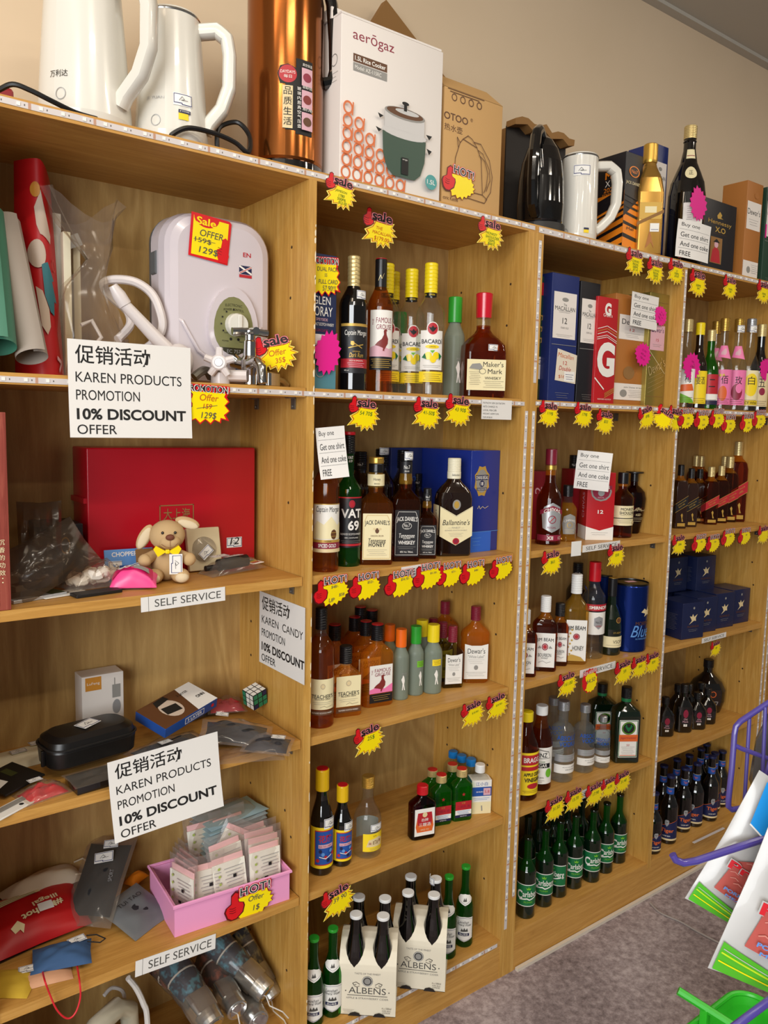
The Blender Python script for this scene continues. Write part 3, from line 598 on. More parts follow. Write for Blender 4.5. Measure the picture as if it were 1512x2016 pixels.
def bprof(H, R, rn, zs, ze, ry=None, c=None, p=1.0, foot=.004, n=7):
    ry = R if ry is None else ry; c = min(R, ry) if c is None else c; out = [(0, R*.93, ry*.93, c*.93), (foot, R, ry, c), (zs, R, ry, c)]
    for i in range(1, n+1):
        t = i/n; k = .5+.5*cos(pi*t); k = k**p
        out.append((zs+(ze-zs)*t, rn+(R-rn)*k, rn+(ry-rn)*k, rn+(c-rn)*k))
    out.append((H, rn, rn, rn)); return out
def rad_at(prof):
    def f(z):
        for a, b in zip(prof, prof[1:]):
            if a[0] <= z <= b[0]: t = (z-a[0])/max(1e-9, b[0]-a[0]); return a[1]+(b[1]-a[1])*t
        return prof[-1][1]
    return f
def split_mats(prof, fill, low, high):
    """liquid up to the fill height, empty glass above"""
    out = []; mats = []
    for a, b in zip(prof, prof[1:]):
        out.append(a)
        if a[0] < fill < b[0]:
            t = (fill-a[0])/(b[0]-a[0]); out.append(tuple(a[i]+(b[i]-a[i])*t for i in range(4))); mats += [low, high]
        else: mats.append(low if b[0] <= fill+1e-9 else high)
    out.append(prof[-1]); return out, mats
def make_bottle(name, cat, prof, low, high=None, fill=9, caps=(), labels=(), sticker=None, K=6):
    def mk():
        t = thing(name, '', cat); P, ms = split_mats(prof, fill, low, high or low)
        MB().loft(P, ms, K).build('glass_body', t)
        for nm, z0, z1, r, mat, *top in caps:
            mb = MB(); b = min(.002, (z1-z0)*.2)
            if top and top[0] == 'ribs':
                pr = [(z0, r)]; q = (z1-z0)/8
                for i in range(1, 8): pr += [(z0+q*i-q*.2, r), (z0+q*i, r*.955), (z0+q*i+q*.2, r)]
                pr += [(z1-b, r), (z1, r-b)]; mb.loft(pr, mat)
            elif top and top[0] == 'cone': mb.loft([(z0, top[1]), (z1-b, r), (z1, r-b)], mat)
            else: mb.loft([(z0, r*.985), (z0+b, r), (z1-b, r), (z1-b*.3, r-b*.3), (z1, r-b)], mat)
            if top and top[0] not in ('ribs', 'cone'): mb.loft([(z1-.0001, (r-b)*.97), (z1+.0005, (r-b)*.95)], top[0])
            mb.build(nm, t)
        for nm, els, fn, cuts in labels:
            mb = MB(); mb.decal(els, fn, cuts, 1, .00022); mb.build(nm, t)
        if sticker:
            z, r, a, w = sticker; mb = MB(); mb.decal(stick_els(w), round_(r, z, rad(a)), .004, 1, .0003); mb.build('price_sticker', t)
        return t
    return mk
def stick_els(w):
    h = w*.62
    return [('r', -w/2, 0, w/2, h, 'sticker_white'), ('l', [(-w*.46, h*.92), (w*.46, h*.92)], w*.03, 'ink_blue'), ('l', [(-w*.46, h*.2), (-w*.05, h*.2), (-w*.05, h*.1), (w*.46, h*.1)], w*.035, 'ink_blue'), ('l', [(-w*.46, h*.92), (-w*.46, h*.2)], w*.025, 'ink_blue'), ('l', [(w*.46, h*.92), (w*.46, h*.1)], w*.025, 'ink_blue'),
            ('l', [(-w*.2, h*.4), (-w*.05, h*.72), (w*.08, h*.5), (-w*.1, h*.42), (w*.25, h*.45)], w*.02, 'ink_soft')]
def lines(u0, u1, v, n, dv, mat, w=.0007):        # rows of small print, too small to read in the photo
    return [('l', [(u0+(u1-u0)*.06*(i % 3), v-dv*i), (u1-(u1-u0)*.07*((i*2) % 3), v-dv*i)], w, mat) for i in range(n)]
def T_(s, u, v, h, mat, w=None, **k):
    if w: k['w'] = w
    return ('t', s, u, v, h, mat, k)
CUT = .006
B = {}
# --- rum shelf (large, above the eye)
P = bprof(.30, .0375, .0145, .19, .245)
B['rum_dark'] = make_bottle('rum_bottle', 'bottle', P, 'black_glass', caps=[('cap', .232, .302, .0165, 'pale_gold', 'ribs')], labels=[('front_label', [('r', -.042, 0, .042, .108, 'lab_black'), ('r', -.042, .104, .042, .110, 'lab_gold'), ('r', -.042, .012, .042, .032, 'lab_red'), ('r', -.042, .108, .042, .109, 'lab_gold'),
    T_('Captain Morgan', .002, .088, .015, 'lab_white', .062, shear=.1), ('l', [(-.018, .056), (.02, .064)], .002, 'lab_gold'), ('l', [(-.012, .070), (.016, .056)], .002, 'lab_gold'), ('c', -.008, .066, .005, 'lab_gold'), T_('ORIGINAL', .002, .048, .003, 'lab_gold', .02), T_('Dark Rum', .002, .040, .010, 'lab_gold', .036, shear=.3),
    T_('RICH & SMOOTH', .002, .0275, .003, 'lab_white', .034), *lines(-.02, .024, .022, 3, .004, 'lab_rose', .0009), T_('40% vol', -.022, .006, .003, 'lab_white', .012)], round_(.0375, .04), CUT)], sticker=(.205, .0335, 28, .03))
P = bprof(.30, .0375, .0145, .19, .245)
B['rum_spiced'] = make_bottle('rum_bottle', 'bottle', P, 'glass_tea', 'glass_clear', .222, caps=[('cap', .25, .302, .0165, 'pale_gold', 'ribs')], labels=[('front_label', [('r', -.045, 0, .045, .108, 'lab_white'), ('r', -.045, .106, .045, .108, 'lab_gold'), T_('Captain Morgan', .002, .094, .016, 'ink', .072, shear=.1), ('p', [(-.045, .052), (-.03, .07), (-.01, .062), (.01, .08), (.03, .06), (.045, .066), (.045, .03), (-.045, .03)], 'lab_cream'),
    ('c', .018, .040, .009, 'lab_brown', .011), ('l', [(.010, .044), (.026, .044)], .001, 'lab_gold'), ('l', [(.010, .036), (.026, .036)], .001, 'lab_gold'), ('r', -.045, .008, .045, .022, 'lab_wine'), ('r', -.045, .022, .045, .028, 'lab_gold'), T_('ORIGINAL', .0, .025, .0035, 'ink', .022), T_('SPICED GOLD', .0, .015, .008, 'lab_white', .05, bold=.02), ('r', -.045, 0, .045, .008, 'lab_buff')], round_(.0375, .045), CUT)])
def bird(u, v, s, mat='bird'):
    pts = [(-.55,-.15),(-.38,.02),(-.12,.18),(.02,.42),(.0,.62),(.08,.72),(.18,.70),(.26,.62),(.18,.60),(.2,.42),(.32,.2),(.3,-.05),(.15,-.25),(.05,-.42),(.12,-.45),(-.05,-.46),(-.02,-.3),(-.25,-.22)]
    return ('p', [(u+a*s, v+b*s) for a, b in pts], mat)
P = bprof(.30, .036, .0145, .195, .25, p=.9)
B['grouse_tall'] = make_bottle('whisky_bottle', 'bottle', P, 'glass_tea', 'glass_clear', .246, caps=[('cap', .236, .304, .0165, 'black_cap'), ('cap_top', .3041, .3055, .0155, 'cap_red')], labels=[('front_label', [('r', -.036, .03, .036, .135, 'lab_white'), T_('THE', -.026, .108, .005, 'lab_wine', .014, rot=90), T_('FAMOUS', .006, .112, .012, 'lab_wine', .046), T_('GROUSE', .006, .097, .011, 'lab_wine', .044), ('p', [(-.036, .030), (-.036, .05), (-.01, .058), (.02, .048), (.036, .052), (.036, .030)], 'lab_rose'), bird(.004, .062, .042),
    ('r', -.036, 0, .036, .03, 'lab_black'), *lines(-.03, .03, .024, 5, .0045, 'lab_gold', .0012)], round_(.036, .052), CUT), ('neck_print', [('l', [(-.01, .0), (-.004, .012), (.0, .004), (.006, .016)], .001, 'pale_gold')], round_(.0168, .255), CUT)])
P = bprof(.30, .036, .0145, .188, .235)
B['lemon_rum'] = make_bottle('rum_bottle', 'bottle', P, 'glass_clear', caps=[('cap', .236, .304, .0172, 'cap_yellow', 'ribs')], labels=[('front_label', [('r', -.032, .028, .032, .118, 'lab_white'), ('c', 0, .122, .0155, 'lab_white'), ('c', 0, .122, .0135, 'lab_red'), ('p', [(-.011, .126), (-.004, .124), (0, .129), (.004, .124), (.011, .126), (.006, .119), (0, .114), (-.006, .119)], 'ink'), T_('BACARDÍ', 0, .094, .012, 'ink', .056, bold=.01), ('c', 0, .081, .018, 'lab_yellow', .0045), T_('LIMÓN', 0, .081, .004, 'ink', .016),
    ('c', -.010, .060, .009, 'cap_yellow'), ('c', .010, .061, .0085, 'cap_yellow'), ('c', .002, .052, .008, 'lab_yellow'), ('p', [(-.026, .056), (-.018, .066), (-.014, .052)], 'lab_green'), ('p', [(.016, .068), (.026, .060), (.018, .050)], 'lab_green'), ('p', [(-.006, .072), (0, .066), (.006, .073)], 'lab_lime'), *lines(-.022, .022, .038, 2, .004, 'lab_grey'), ('r', -.032, .0, .032, .024, 'lab_yellow'), *lines(-.02, .024, .018, 4, .0045, 'lab_brown', .0008)], round_(.036, .03), CUT),
    ('neck_band', [('r', -.052, 0, .052, .007, 'black_cap'), *[T_('LIMON', .022*k, .0035, .004, 'lab_yellow', .014) for k in (-1, 0, 1)]], round_(.0152, .228), .004)])
def frosted(cap, lab=None):
    P = bprof(.235, .031, .0165, .140, .178, p=.8)
    L_ = [('front_print', [T_('MAGIC', .006, .086, .006, 'lab_grey', .022), T_('MOMENTS', .006, .078, .005, 'lab_grey', .024), ('p', [(-.004, .03), (-.002, .052), (-.007, .066), (-.003, .074), (0, .082), (.004, .075), (.006, .062), (.004, .05), (.008, .03), (.004, .03), (.001, .046), (-.001, .03)], 'lab_white')], round_(.031, .005), CUT)]
    if lab: L_.append(('price_label', [('r', -.014, 0, .018, .022, lab), *lines(-.01, .014, .017, 3, .005, 'lab_brown', .0009)], round_(.031, .100), CUT))
    return make_bottle('frosted_bottle', 'bottle', P, 'glass_frost', caps=[('cap', .178, .238, .0205, cap)], labels=L_)
B['frost_green'] = frosted('cap_green'); B['frost_green2'] = frosted('cap_green', 'lab_lime'); B['frost_orange'] = frosted('cap_orange'); B['frost_yellow'] = frosted('cap_yellow', 'lab_yellow')
P = [(0, .040, .034, .012), (.004, .0425, .036, .012), (.115, .0425, .036, .012), (.135, .041, .035, .016), (.152, .031, .028, .022), (.165, .019, .018, .016), (.175, .0145, .0145, .0145), (.262, .0145, .0145, .0145)]
B['wax_bourbon'] = make_bottle('bourbon_bottle', 'bottle', P, 'glass_rust', 'glass_clear', .185, caps=[('wax_cap', .205, .268, .0172, 'wax_red', 'cone', .0158)], labels=[('front_label', [('r', -.040, 0, .040, .078, 'lab_cream'), T_("Maker's", .014, .066, .013, 'ink', .042), T_('Mark', .018, .048, .012, 'ink', .03), ('o', -.008, .048, .007, .0009, 'ink_soft'), T_('WHISKY', .014, .031, .007, 'ink', .034), *lines(-.006, .036, .023, 4, .005, 'ink_soft', .0006), ('p', [(-.036, .055), (-.03, .066), (-.014, .068), (-.008, .058), (-.014, .052)], 'lab_grey'), *lines(-.036, -.012, .046, 8, .0045, 'ink_soft', .0006)], flat(-.0362, .018), 0)], sticker=(.118, .041, 20, .026))
# --- spirits shelf
P = bprof(.31, .0375, .0145, .175, .215, p=1.1)
B['green_scotch'] = make_bottle('whisky_bottle', 'bottle', P, 'glass_bottle', 'glass_bottle', caps=[('cap', .262, .305, .0165, 'black_cap', 'ribs'), ('cap_top', .305, .3125, .0172, 'cap_red')], labels=[('front_label', [('r', -.045, 0, .045, .118, 'lab_black'), ('r', -.045, .115, .045, .118, 'lab_red'), ('r', -.045, .004, .045, .009, 'lab_red'), ('c', 0, .102, .009, 'lab_red'), ('o', 0, .102, .007, .001, 'lab_wine'), T_('VAT', 0, .080, .021, 'lab_white', .062, bold=.03), T_('69', .006, .052, .023, 'lab_white', .034, bold=.03), T_('BLENDED SCOTCH WHISKY', 0, .032, .0045, 'lab_white', .064), T_('1882 | SCOTLAND', 0, .023, .004, 'lab_white', .04), *lines(-.03, .03, .016, 2, .004, 'lab_grey')], round_(.0375, .045), CUT), ('neck_print', [T_('VAT', 0, .008, .007, 'lab_white', .016, bold=.03), T_('69', 0, .0, .006, 'lab_white', .01)], round_(.0152, .245), .004)])
def jd(H, honey=False, small=False):
    k = H/.24; P = [(0, .036*k, .036*k, .009*k), (.004, .038*k, .038*k, .009*k), (.128*k, .038*k, .038*k, .009*k), (.140*k, .036*k, .036*k, .012*k), (.152*k, .024*k, .024*k, .02*k), (.160*k, .0165*k, .0165*k, .0165*k), (.180*k, .019*k, .019*k, .019*k), (.196*k, .0165*k, .0165*k, .0165*k), (H-.004, .0135*k, .0135*k, .0135*k)]
    bg, fg, sub = ('lab_cream', 'ink', 'lab_brown') if honey else ('lab_black', 'lab_white', 'lab_white')
    w, h = .033*k, .104*k
    els = [('r', -w, 0, w, h, bg), ('l', [(-w*.93, h*.03), (w*.93, h*.03), (w*.93, h*.8), (w*.7, h*.96), (-w*.7, h*.96), (-w*.93, h*.8), (-w*.93, h*.03)], .0008*k, 'lab_gold' if honey else 'lab_white'), T_("JACK DANIEL'S", 0, h*.80, .013*k, fg, w*1.72, bold=.01, arc=.0022/(w*w))]
    if honey: els += [('c', 0, h*.63, .0045*k, 'lab_brown', .006*k), ('c', -.006*k, h*.67, .004*k, 'lab_buff', .0022*k), ('c', .006*k, h*.67, .004*k, 'lab_buff', .0022*k), T_('ORIGINAL RECIPE', 0, h*.52, .003*k, sub, w*.9), T_('Tennessee', 0, h*.42, .0095*k, fg, w*1.2, shear=.2), T_('HONEY', 0, h*.33, .009*k, fg, w*1.15, bold=.02, sp=1.2), *lines(-w*.7, w*.7, h*.22, 4, .004*k, 'lab_grey', .0005)]
    else: els += [('o', 0, h*.66, .013*k, .001*k, 'lab_white', .6), T_('No.7', 0, h*.67, .007*k, fg, w*.5), T_('BRAND', 0, h*.60, .0028*k, fg, w*.3), T_('Tennessee', 0, h*.45, .0098*k, fg, w*1.3, shear=.2), T_('SOUR MASH', 0, h*.385, .0028*k, fg, w*.6), T_('WHISKEY', 0, h*.30, .0085*k, fg, w*1.4, bold=.02), *lines(-w*.75, w*.75, h*.21, 2, .004*k, 'lab_grey', .0006), T_('40% Vol. 700mL', 0, h*.10, .0042*k, fg, w*1.1)]
    mk = make_bottle('whiskey_bottle', 'bottle', P, 'glass_rust' if not honey else 'glass_tea', 'glass_gold', .172*k, caps=[('cap', .205*k, H, .0165*k, 'pale_gold' if honey else 'black_cap', 'ribs')] if not honey else [('collar', .206*k, .226*k, .0175*k, 'black_cap'), ('cap', .226*k, H, .0175*k, 'gold_foil')],
        labels=[('front_label', els, flat(-.0384*k, .012*k), 0), ('side_label', [('r', -w, 0, w, h, bg), *lines(-w*.7, w*.7, h*.9, 9, h*.09, fg, .0006)], flat_left(-.0384*k, .012*k), 0), ('neck_label', [('r', -.052*k, 0, .052*k, .026*k, bg), T_('No.7' if not honey else 'Honey', 0, .014*k, .008*k, fg, .016*k), T_('BRAND', 0, .005*k, .003*k, fg, .012*k)], round_(.0192*k, .176*k) if honey else round_(.0166*k, .196*k), .005)])
    return mk
B['honey_whiskey'] = jd(.24, True); B['black_whiskey'] = jd(.24); B['small_whiskey'] = jd(.172)
P = [(0, .043, .024, .012), (.004, .0455, .026, .013), (.158, .0455, .026, .013), (.175, .043, .025, .018), (.190, .034, .022, .02), (.202, .022, .018, .017), (.214, .015, .015, .015), (.262, .0142, .0142, .0142)]
B['cream_scotch'] = make_bottle('whisky_bottle', 'bottle', P, 'brown_glass', caps=[('collar', .212, .232, .0178, 'cream_cap'), ('cap', .232, .268, .0172, 'cream_cap', 'ribs')], labels=[('front_label', [('p', [(-.044, .126), (0, .100), (.044, .126), (.044, .044), (0, .018), (-.044, .044)], 'lab_cream'), ('l', [(-.044, .124), (0, .098), (.044, .124)], .0007, 'lab_grey'), T_("Ballantine's", 0, .082, .015, 'ink', .074, shear=.25), T_('— FINEST —', 0, .067, .0045, 'lab_grey', .044), T_('BLENDED SCOTCH WHISKY', 0, .060, .003, 'lab_grey', .06), *lines(-.02, .02, .052, 3, .004, 'lab_grey', .0005), ('c', 0, .030, .009, 'lab_red'), ('c', 0, .030, .006, 'lab_wine')], flat(-.0264, .012), 0),
    ('crest', [('c', 0, 0, .011, 'lab_grey', .014), ('c', 0, 0, .007, 'lab_gold', .010)], flat(-.0264, .142), 0), ('side_label', [('p', [(-.022, .128), (.022, .128), (.022, .046), (-.022, .046)], 'lab_cream'), T_("Ballantine's", 0, .085, .012, 'ink', .06, rot=90, shear=.2)], flat_left(-.0458, .012), 0), ('neck_print', [T_("Ballantine's", 0, .004, .006, 'ink_soft', .022, shear=.2)], round_(.0181, .219), .004)])
B['dark_cap_bottle'] = make_bottle('whiskey_bottle', 'bottle', bprof(.262, .036, .0145, .165, .215), 'brown_glass', caps=[('cap', .215, .265, .0172, 'black_cap', 'ribs')], labels=[('neck_print', [T_('No.7', 0, .006, .007, 'lab_white', .014)], round_(.0176, .225), .004)])
# --- flask shelf
def flask(w, d, H, low, hi, fill, cap, els, name='whisky_flask', zs=.62, topcol=None, c=.012, neck=.0125, extra=()):
    P = bprof(H*.93, w, neck, H*zs, H*(zs+.17), d, c, p=.8)
    caps = [('cap', H*(zs+.17)+.004, H, neck+.003, cap, 'ribs')]
    if topcol: caps.append(('cap_top', H, H+.0014, neck+.002, topcol))
    return make_bottle(name, 'bottle', P, low, hi, fill, caps, [('front_label', els, flat(-d-.0004, .012), 0), *extra])
def grouse_lab(w, h): return [('r', -w, .024, w, h, 'lab_white'), T_('THE', -w*.78, h*.82, .004, 'lab_wine', .012, rot=90), T_('FAMOUS', .004, h*.86, .0095, 'lab_wine', w*1.4), T_('GROUSE', .004, h*.75, .0085, 'lab_wine', w*1.35), ('p', [(-w, .024), (-w, .034), (-w*.3, .04), (w*.3, .034), (w, .046), (w, .024)], 'lab_pink'), bird(.0, .044, .036), ('r', -w, 0, w, .022, 'lab_black'), *lines(-w*.8, w*.8, .017, 3, .005, 'lab_gold', .0008)]
B['grouse_flask'] = flask(.041, .023, .205, 'glass_amber', 'glass_clear', .165, 'black_cap', grouse_lab(.031, .095), topcol='cap_red', c=.018)
def teach(w, h): return [('r', -w, .014, w, h, 'lab_cream'), ('c', 0, h*.80, .007, 'lab_buff', .008), ('o', 0, h*.80, .006, .0008, 'lab_grey'), T_("TEACHER'S", 0, h*.52, .0105, 'ink', w*1.72, bold=.005), T_('HIGHLAND CREAM', 0, h*.44, .0032, 'ink', w*1.2), *lines(-w*.75, w*.75, h*.36, 2, .0045, 'lab_grey', .0006), ('l', [(-w*.2, h*.22), (w*.1, h*.26), (w*.3, h*.22), (w*.8, h*.25)], .0006, 'ink_soft'), ('r', -w, 0, w, .012, 'lab_brown'), T_('BLENDED SCOTCH WHISKY', 0, .006, .0035, 'lab_white', w*1.6)]
B['teacher_flask'] = flask(.037, .022, .168, 'glass_amber', 'glass_clear', .122, 'black_cap', teach(.031, .088), c=.010, zs=.56)
P = bprof(.30, .0375, .0145, .195, .245)
B['teacher_tall'] = make_bottle('whisky_bottle', 'bottle', P, 'glass_tea', 'glass_clear', .232, caps=[('cap', .248, .302, .0165, 'black_cap', 'ribs')], labels=[('front_label', teach(.036, .092), round_(.0375, .035), CUT)])
def dewar(w, h): return [('p', [(-w, 0), (w, 0), (w, h), (w*.4, h*.95), (-w*.4, h*.95), (-w, h)], 'lab_white'), T_("Dewar's", 0, h*.80, h*.15, 'ink', w*1.5), T_('"White Label"', 0, h*.64, h*.085, 'lab_grey', w*1.4), *lines(-w*.7, w*.7, h*.55, 3, h*.05, 'lab_grey', .0005), ('c', 0, h*.33, w*.18, 'lab_grey'), *lines(-w*.85, w*.85, h*.2, 3, h*.05, 'lab_grey', .0006)]
B['dewar_flask'] = flask(.036, .020, .172, 'glass_olive', 'glass_clear', .13, 'cap_wine', dewar(.029, .085), c=.009, zs=.55)
B['dewar_large'] = flask(.044, .026, .21, 'glass_amber', 'glass_clear', .168, 'cap_wine', dewar(.036, .098), c=.024, zs=.63)
# --- cooking shelf
def sauce(H, R): 
    P = bprof(H*.97, R, R*.46, H*.48, H*.80, p=1.15)
    return make_bottle('sauce_bottle', 'bottle', P, 'black_glass', caps=[('cap', H*.80, H, R*.60, 'cap_sauce'), ('cap_top', H, H+.0012, R*.5, 'cap_red')], labels=[('front_label', [('r', -R*1.5, 0, R*1.5, H*.40, 'lab_yellow'), ('r', -R*.95, H*.03, R*.95, H*.37, 'lab_red'), ('r', -R*.88, H*.04, R*.88, H*.36, 'lab_blue'), T_('花雕', 0, H*.29, H*.075, 'lab_red', R*1.2, bold=.02), ('r', -R*.6, H*.20, R*.7, H*.235, 'lab_rose'), T_('HUA TIAO CHIEW', 0, H*.217, H*.018, 'lab_wine', R*1.1), *[('c', R*(-.65+.22*i), H*(.08+.03*((i*7) % 4)), R*.14, ('lab_red', 'lab_navy', 'lab_sky')[i % 3]) for i in range(7)], ('l', [(-R*.5, H*.12), (0, H*.10), (R*.5, H*.13)], R*.06, 'lab_white')], round_(R, H*.075), CUT)], sticker=(H*.46, R*1.02, 25, R*1.2))
B['sauce_large'] = sauce(.235, .031); B['sauce_small'] = sauce(.18, .026)
P = bprof(.225, .033, .013, .105, .175, p=1.25)
B['rice_wine'] = make_bottle('rice_wine_bottle', 'bottle', P, 'glass_clear', caps=[('cap', .196, .228, .0155, 'gold_foil', 'ribs')], labels=[('front_label', [('r', -.026, 0, .03, .052, 'lab_yellow'), ('p', [(-.018, .014), (-.012, .034), (.014, .040), (.026, .032), (.024, .012)], 'lab_buff'), T_('白', .004, .026, .012, 'lab_brown', .012), T_('米', -.009, .024, .008, 'lab_wine'), T_('酒', .016, .028, .008, 'lab_wine'), T_('正宗', .002, .045, .004, 'lab_brown'), *lines(-.01, .018, .009, 2, .004, 'lab_grey')], round_(.033, .022), CUT), ('back_label', [('r', -.03, 0, .03, .06, 'lab_grey')], round_(.0325, .03, pi*.85), CUT)], sticker=(.080, .0335, 14, .033))
B['wine_flask'] = flask(.037, .019, .145, 'glass_wine', 'glass_wine', 9, 'cap_red', [('r', -.029, .0, .029, .075, 'lab_white'), ('p', [(-.022, .010), (-.026, .026), (-.022, .05), (-.02, .064), (.02, .064), (.022, .05), (.026, .026), (.022, .010)], 'lab_orange'), ('p', [(-.02, .03), (-.022, .05), (-.02, .064), (.02, .064), (.022, .05), (.02, .03)], 'lab_red'), ('c', 0, .058, .007, 'lab_buff'), T_('劲牌', 0, .044, .009, 'lab_white', .02), T_('三鞭酒', 0, .031, .010, 'lab_white', .034), T_('SINCE 1953', 0, .017, .004, 'lab_cream', .024)], name='flat_flask', zs=.64, c=.014)
star5 = lambda u, v, r: [(u+(r if i % 2 == 0 else r*.42)*sin(pi*i/5), v+(r if i % 2 == 0 else r*.42)*cos(pi*i/5)) for i in range(10)]
B['green_flask'] = flask(.031, .018, .15, 'glass_green', 'glass_green', 9, 'pale_gold', [('p', star5(.0, .068, .006), 'lab_red'), ('r', -.025, 0, .025, .008, 'lab_navy'), ('r', -.025, .008, .025, .022, 'lab_white'), ('r', -.025, .022, .025, .048, 'lab_red'), T_('红星', 0, .043, .005, 'lab_gold', .011), T_('二锅头酒', 0, .032, .009, 'lab_wine', .04), *lines(-.02, .02, .019, 3, .004, 'lab_sky', .001), T_('BEIJING', 0, .004, .003, 'lab_white', .02)], name='flat_flask', zs=.66, topcol='cap_red', c=.010)
B['blue_cap_flask'] = flask(.028, .018, .15, 'glass_clear', 'glass_clear', 9, 'cap_blue', [('r', -.022, 0, .022, .05, 'lab_sky')], name='flat_flask', zs=.66, c=.010)
def make_carton():
    t = thing('drink_carton', '', 'drink carton'); mb = MB().box(-.025, -.018, 0, .025, .018, .085, 'lab_white')
    mb.decal([('r', -.025, .0, .025, .03, 'lab_cream'), ('r', -.025, .045, .025, .068, 'lab_blue'), T_('江小白', .0, .076, .009, 'lab_blue', .03), T_('单纯高粱酒', .0, .056, .004, 'lab_white', .028), ('l', [(.002, .008), (.001, .02)], .003, 'lab_grey'), *lines(-.02, .02, .04, 2, .004, 'lab_sky', .0008)], flat(-.0182, 0), 0)
    mb.decal([('r', -.018, .06, .018, .085, 'lab_sky'), T_('JOYBO', 0, .035, .009, 'lab_green', .045, rot=90)], flat_left(-.0252, 0), 0)
    mb.decal([('r', .004, .048, .022, .066, 'lab_rose'), T_('5.8', .013, .057, .007, 'ink_red', .012)], flat(-.0195, 0), 0, 8); mb.build('carton', t)
    P = bprof(.118, .023, .011, .080, .098, .016, .008); MB().loft(P, 'glass_clear').build('bottle', t); MB().loft([(.100, .0125), (.117, .0125), (.119, .011)], 'white_cap').build('cap', t)
    return t
B['carton'] = make_carton
# --- bottom: beer
P = bprof(.225, .029, .0125, .105, .175, p=1.1)
mtl = lambda: None
def crown(z, r, mat): return ('crown_cap', z, z+.0075, r, mat)
B['green_beer'] = make_bottle('beer_bottle', 'bottle', P, 'glass_bottle', caps=[crown(.222, .0148, 'cap_green')], labels=[('front_label', [('p', [(-.03, .004), (0, -.004), (.03, .004), (.03, .066), (0, .07), (-.03, .066)], 'lab_white'), ('l', [(-.03, .062), (0, .066), (.03, .062)], .0008, 'ink_blue'), T_('Laoshan', -.003, .054, .008, 'ink', .034, shear=.3), T_('Mineral Water', 0, .046, .007, 'ink', .048, shear=.3), ('p', [(-.012, .026), (-.008, .036), (-.004, .03), (0, .038), (.004, .031), (.009, .037), (.012, .027)], 'ink_soft'), ('r', -.02, .014, .016, .022, 'lab_navy'), T_('崂山啤酒', -.002, .018, .006, 'lab_white', .026), ('l', [(-.03, .006), (0, -.001), (.03, .006)], .0009, 'ink_blue')], round_(.029, .022), CUT),
    ('neck_label', [('p', [(-.03, .004), (-.02, -.004), (0, -.012), (.02, -.004), (.03, .004), (.022, .014), (0, .018), (-.022, .014)], 'lab_white'), ('p', [(-.006, -.002), (-.003, .008), (0, .002), (.004, .009), (.006, -.001)], 'ink_soft'), ('l', [(-.02, .0), (0, -.008), (.02, .0)], .0006, 'ink_blue')], round_(rad_at(P), .135), .004)])
P = bprof(.225, .029, .0132, .110, .200, p=.85)
B['cider'] = make_bottle('cider_bottle', 'bottle', P, 'black_glass', caps=[crown(.222, .0148, 'white_cap')], labels=[('front_label', [('r', -.026, 0, .026, .06, 'lab_white'), ('r', -.02, .01, .02, .022, 'lab_grey')], round_(.0285, .025), CUT)])
P = bprof(.262, .0325, .0125, .150, .205, p=1.2)
def carl(a):
    return make_bottle('beer_bottle', 'bottle', P_c, 'deep_green', 'glass_bottle', .16 if a else 9, caps=[crown(.258, .0148, 'deep_green')], labels=[('front_label', [('r', -.05, -.001, .05, .073, 'lab_white'), ('r', -.05, .0015, .05, .0705, 'lab_green'), T_('C', -.031, .037, .030, 'lab_white', .020, bold=.03), T_('arlsberg', .011, .038, .025, 'lab_white', .062, bold=.012), ('l', [(-.030, .021), (-.005, .026), (.004, .022), (.03, .030)], .004, 'lab_white'), T_('PILSNER', 0, .014, .0055, 'lab_lime', .03, bold=.01), ('p', [(-.006, .056), (-.008, .064), (-.003, .060), (0, .067), (.003, .060), (.008, .064), (.006, .056)], 'lab_lime')], round_(.0325, .045), CUT)])
P_c = P
B['pilsner'] = carl(True); B['pilsner_plain'] = make_bottle('beer_bottle', 'bottle', P, 'deep_green', caps=[crown(.258, .0148, 'deep_green')], labels=[('front_label', [('r', -.05, 0, .05, .072, 'lab_green'), ('l', [(-.05, .071), (.05, .071)], .002, 'lab_white')], round_(.0325, .045), CUT)])
P = bprof(.225, .0295, .0125, .120, .170, p=1.1)
B['blue_beer'] = make_bottle('beer_bottle', 'bottle', P, 'black_glass', caps=[crown(.220, .0148, 'lab_navy')], labels=[('front_label', [('p', [(-.044, .004), (.044, .004), (.044, .070), (.008, .058), (-.044, .036)], 'lab_navy'), ('l', [(-.044, .037), (.008, .059), (.044, .071)], .0012, 'lab_orange'), ('r', -.044, .0, .044, .006, 'lab_buff'), T_('Tiger', .002, .032, .016, 'lab_orange', .044, bold=.02), T_('LAGER BEER', .0, .015, .004, 'lab_white', .026), ('p', [(-.007, .058), (-.007, .066), (-.004, .070), (.004, .070), (.007, .066), (.006, .056), (0, .047), (-.006, .054)], 'lab_silver'), ('l', [(-.004, .064), (0, .060), (.004, .064)], .0012, 'ink')], round_(.0295, .014), CUT),
    ('neck_label', [('r', -.03, 0, .03, .022, 'lab_blue'), ('l', [(-.03, .0225), (.03, .0225)], .001, 'lab_buff'), T_('Tiger', 0, .011, .009, 'lab_orange', .015)], round_(rad_at(P), .166), .004)])
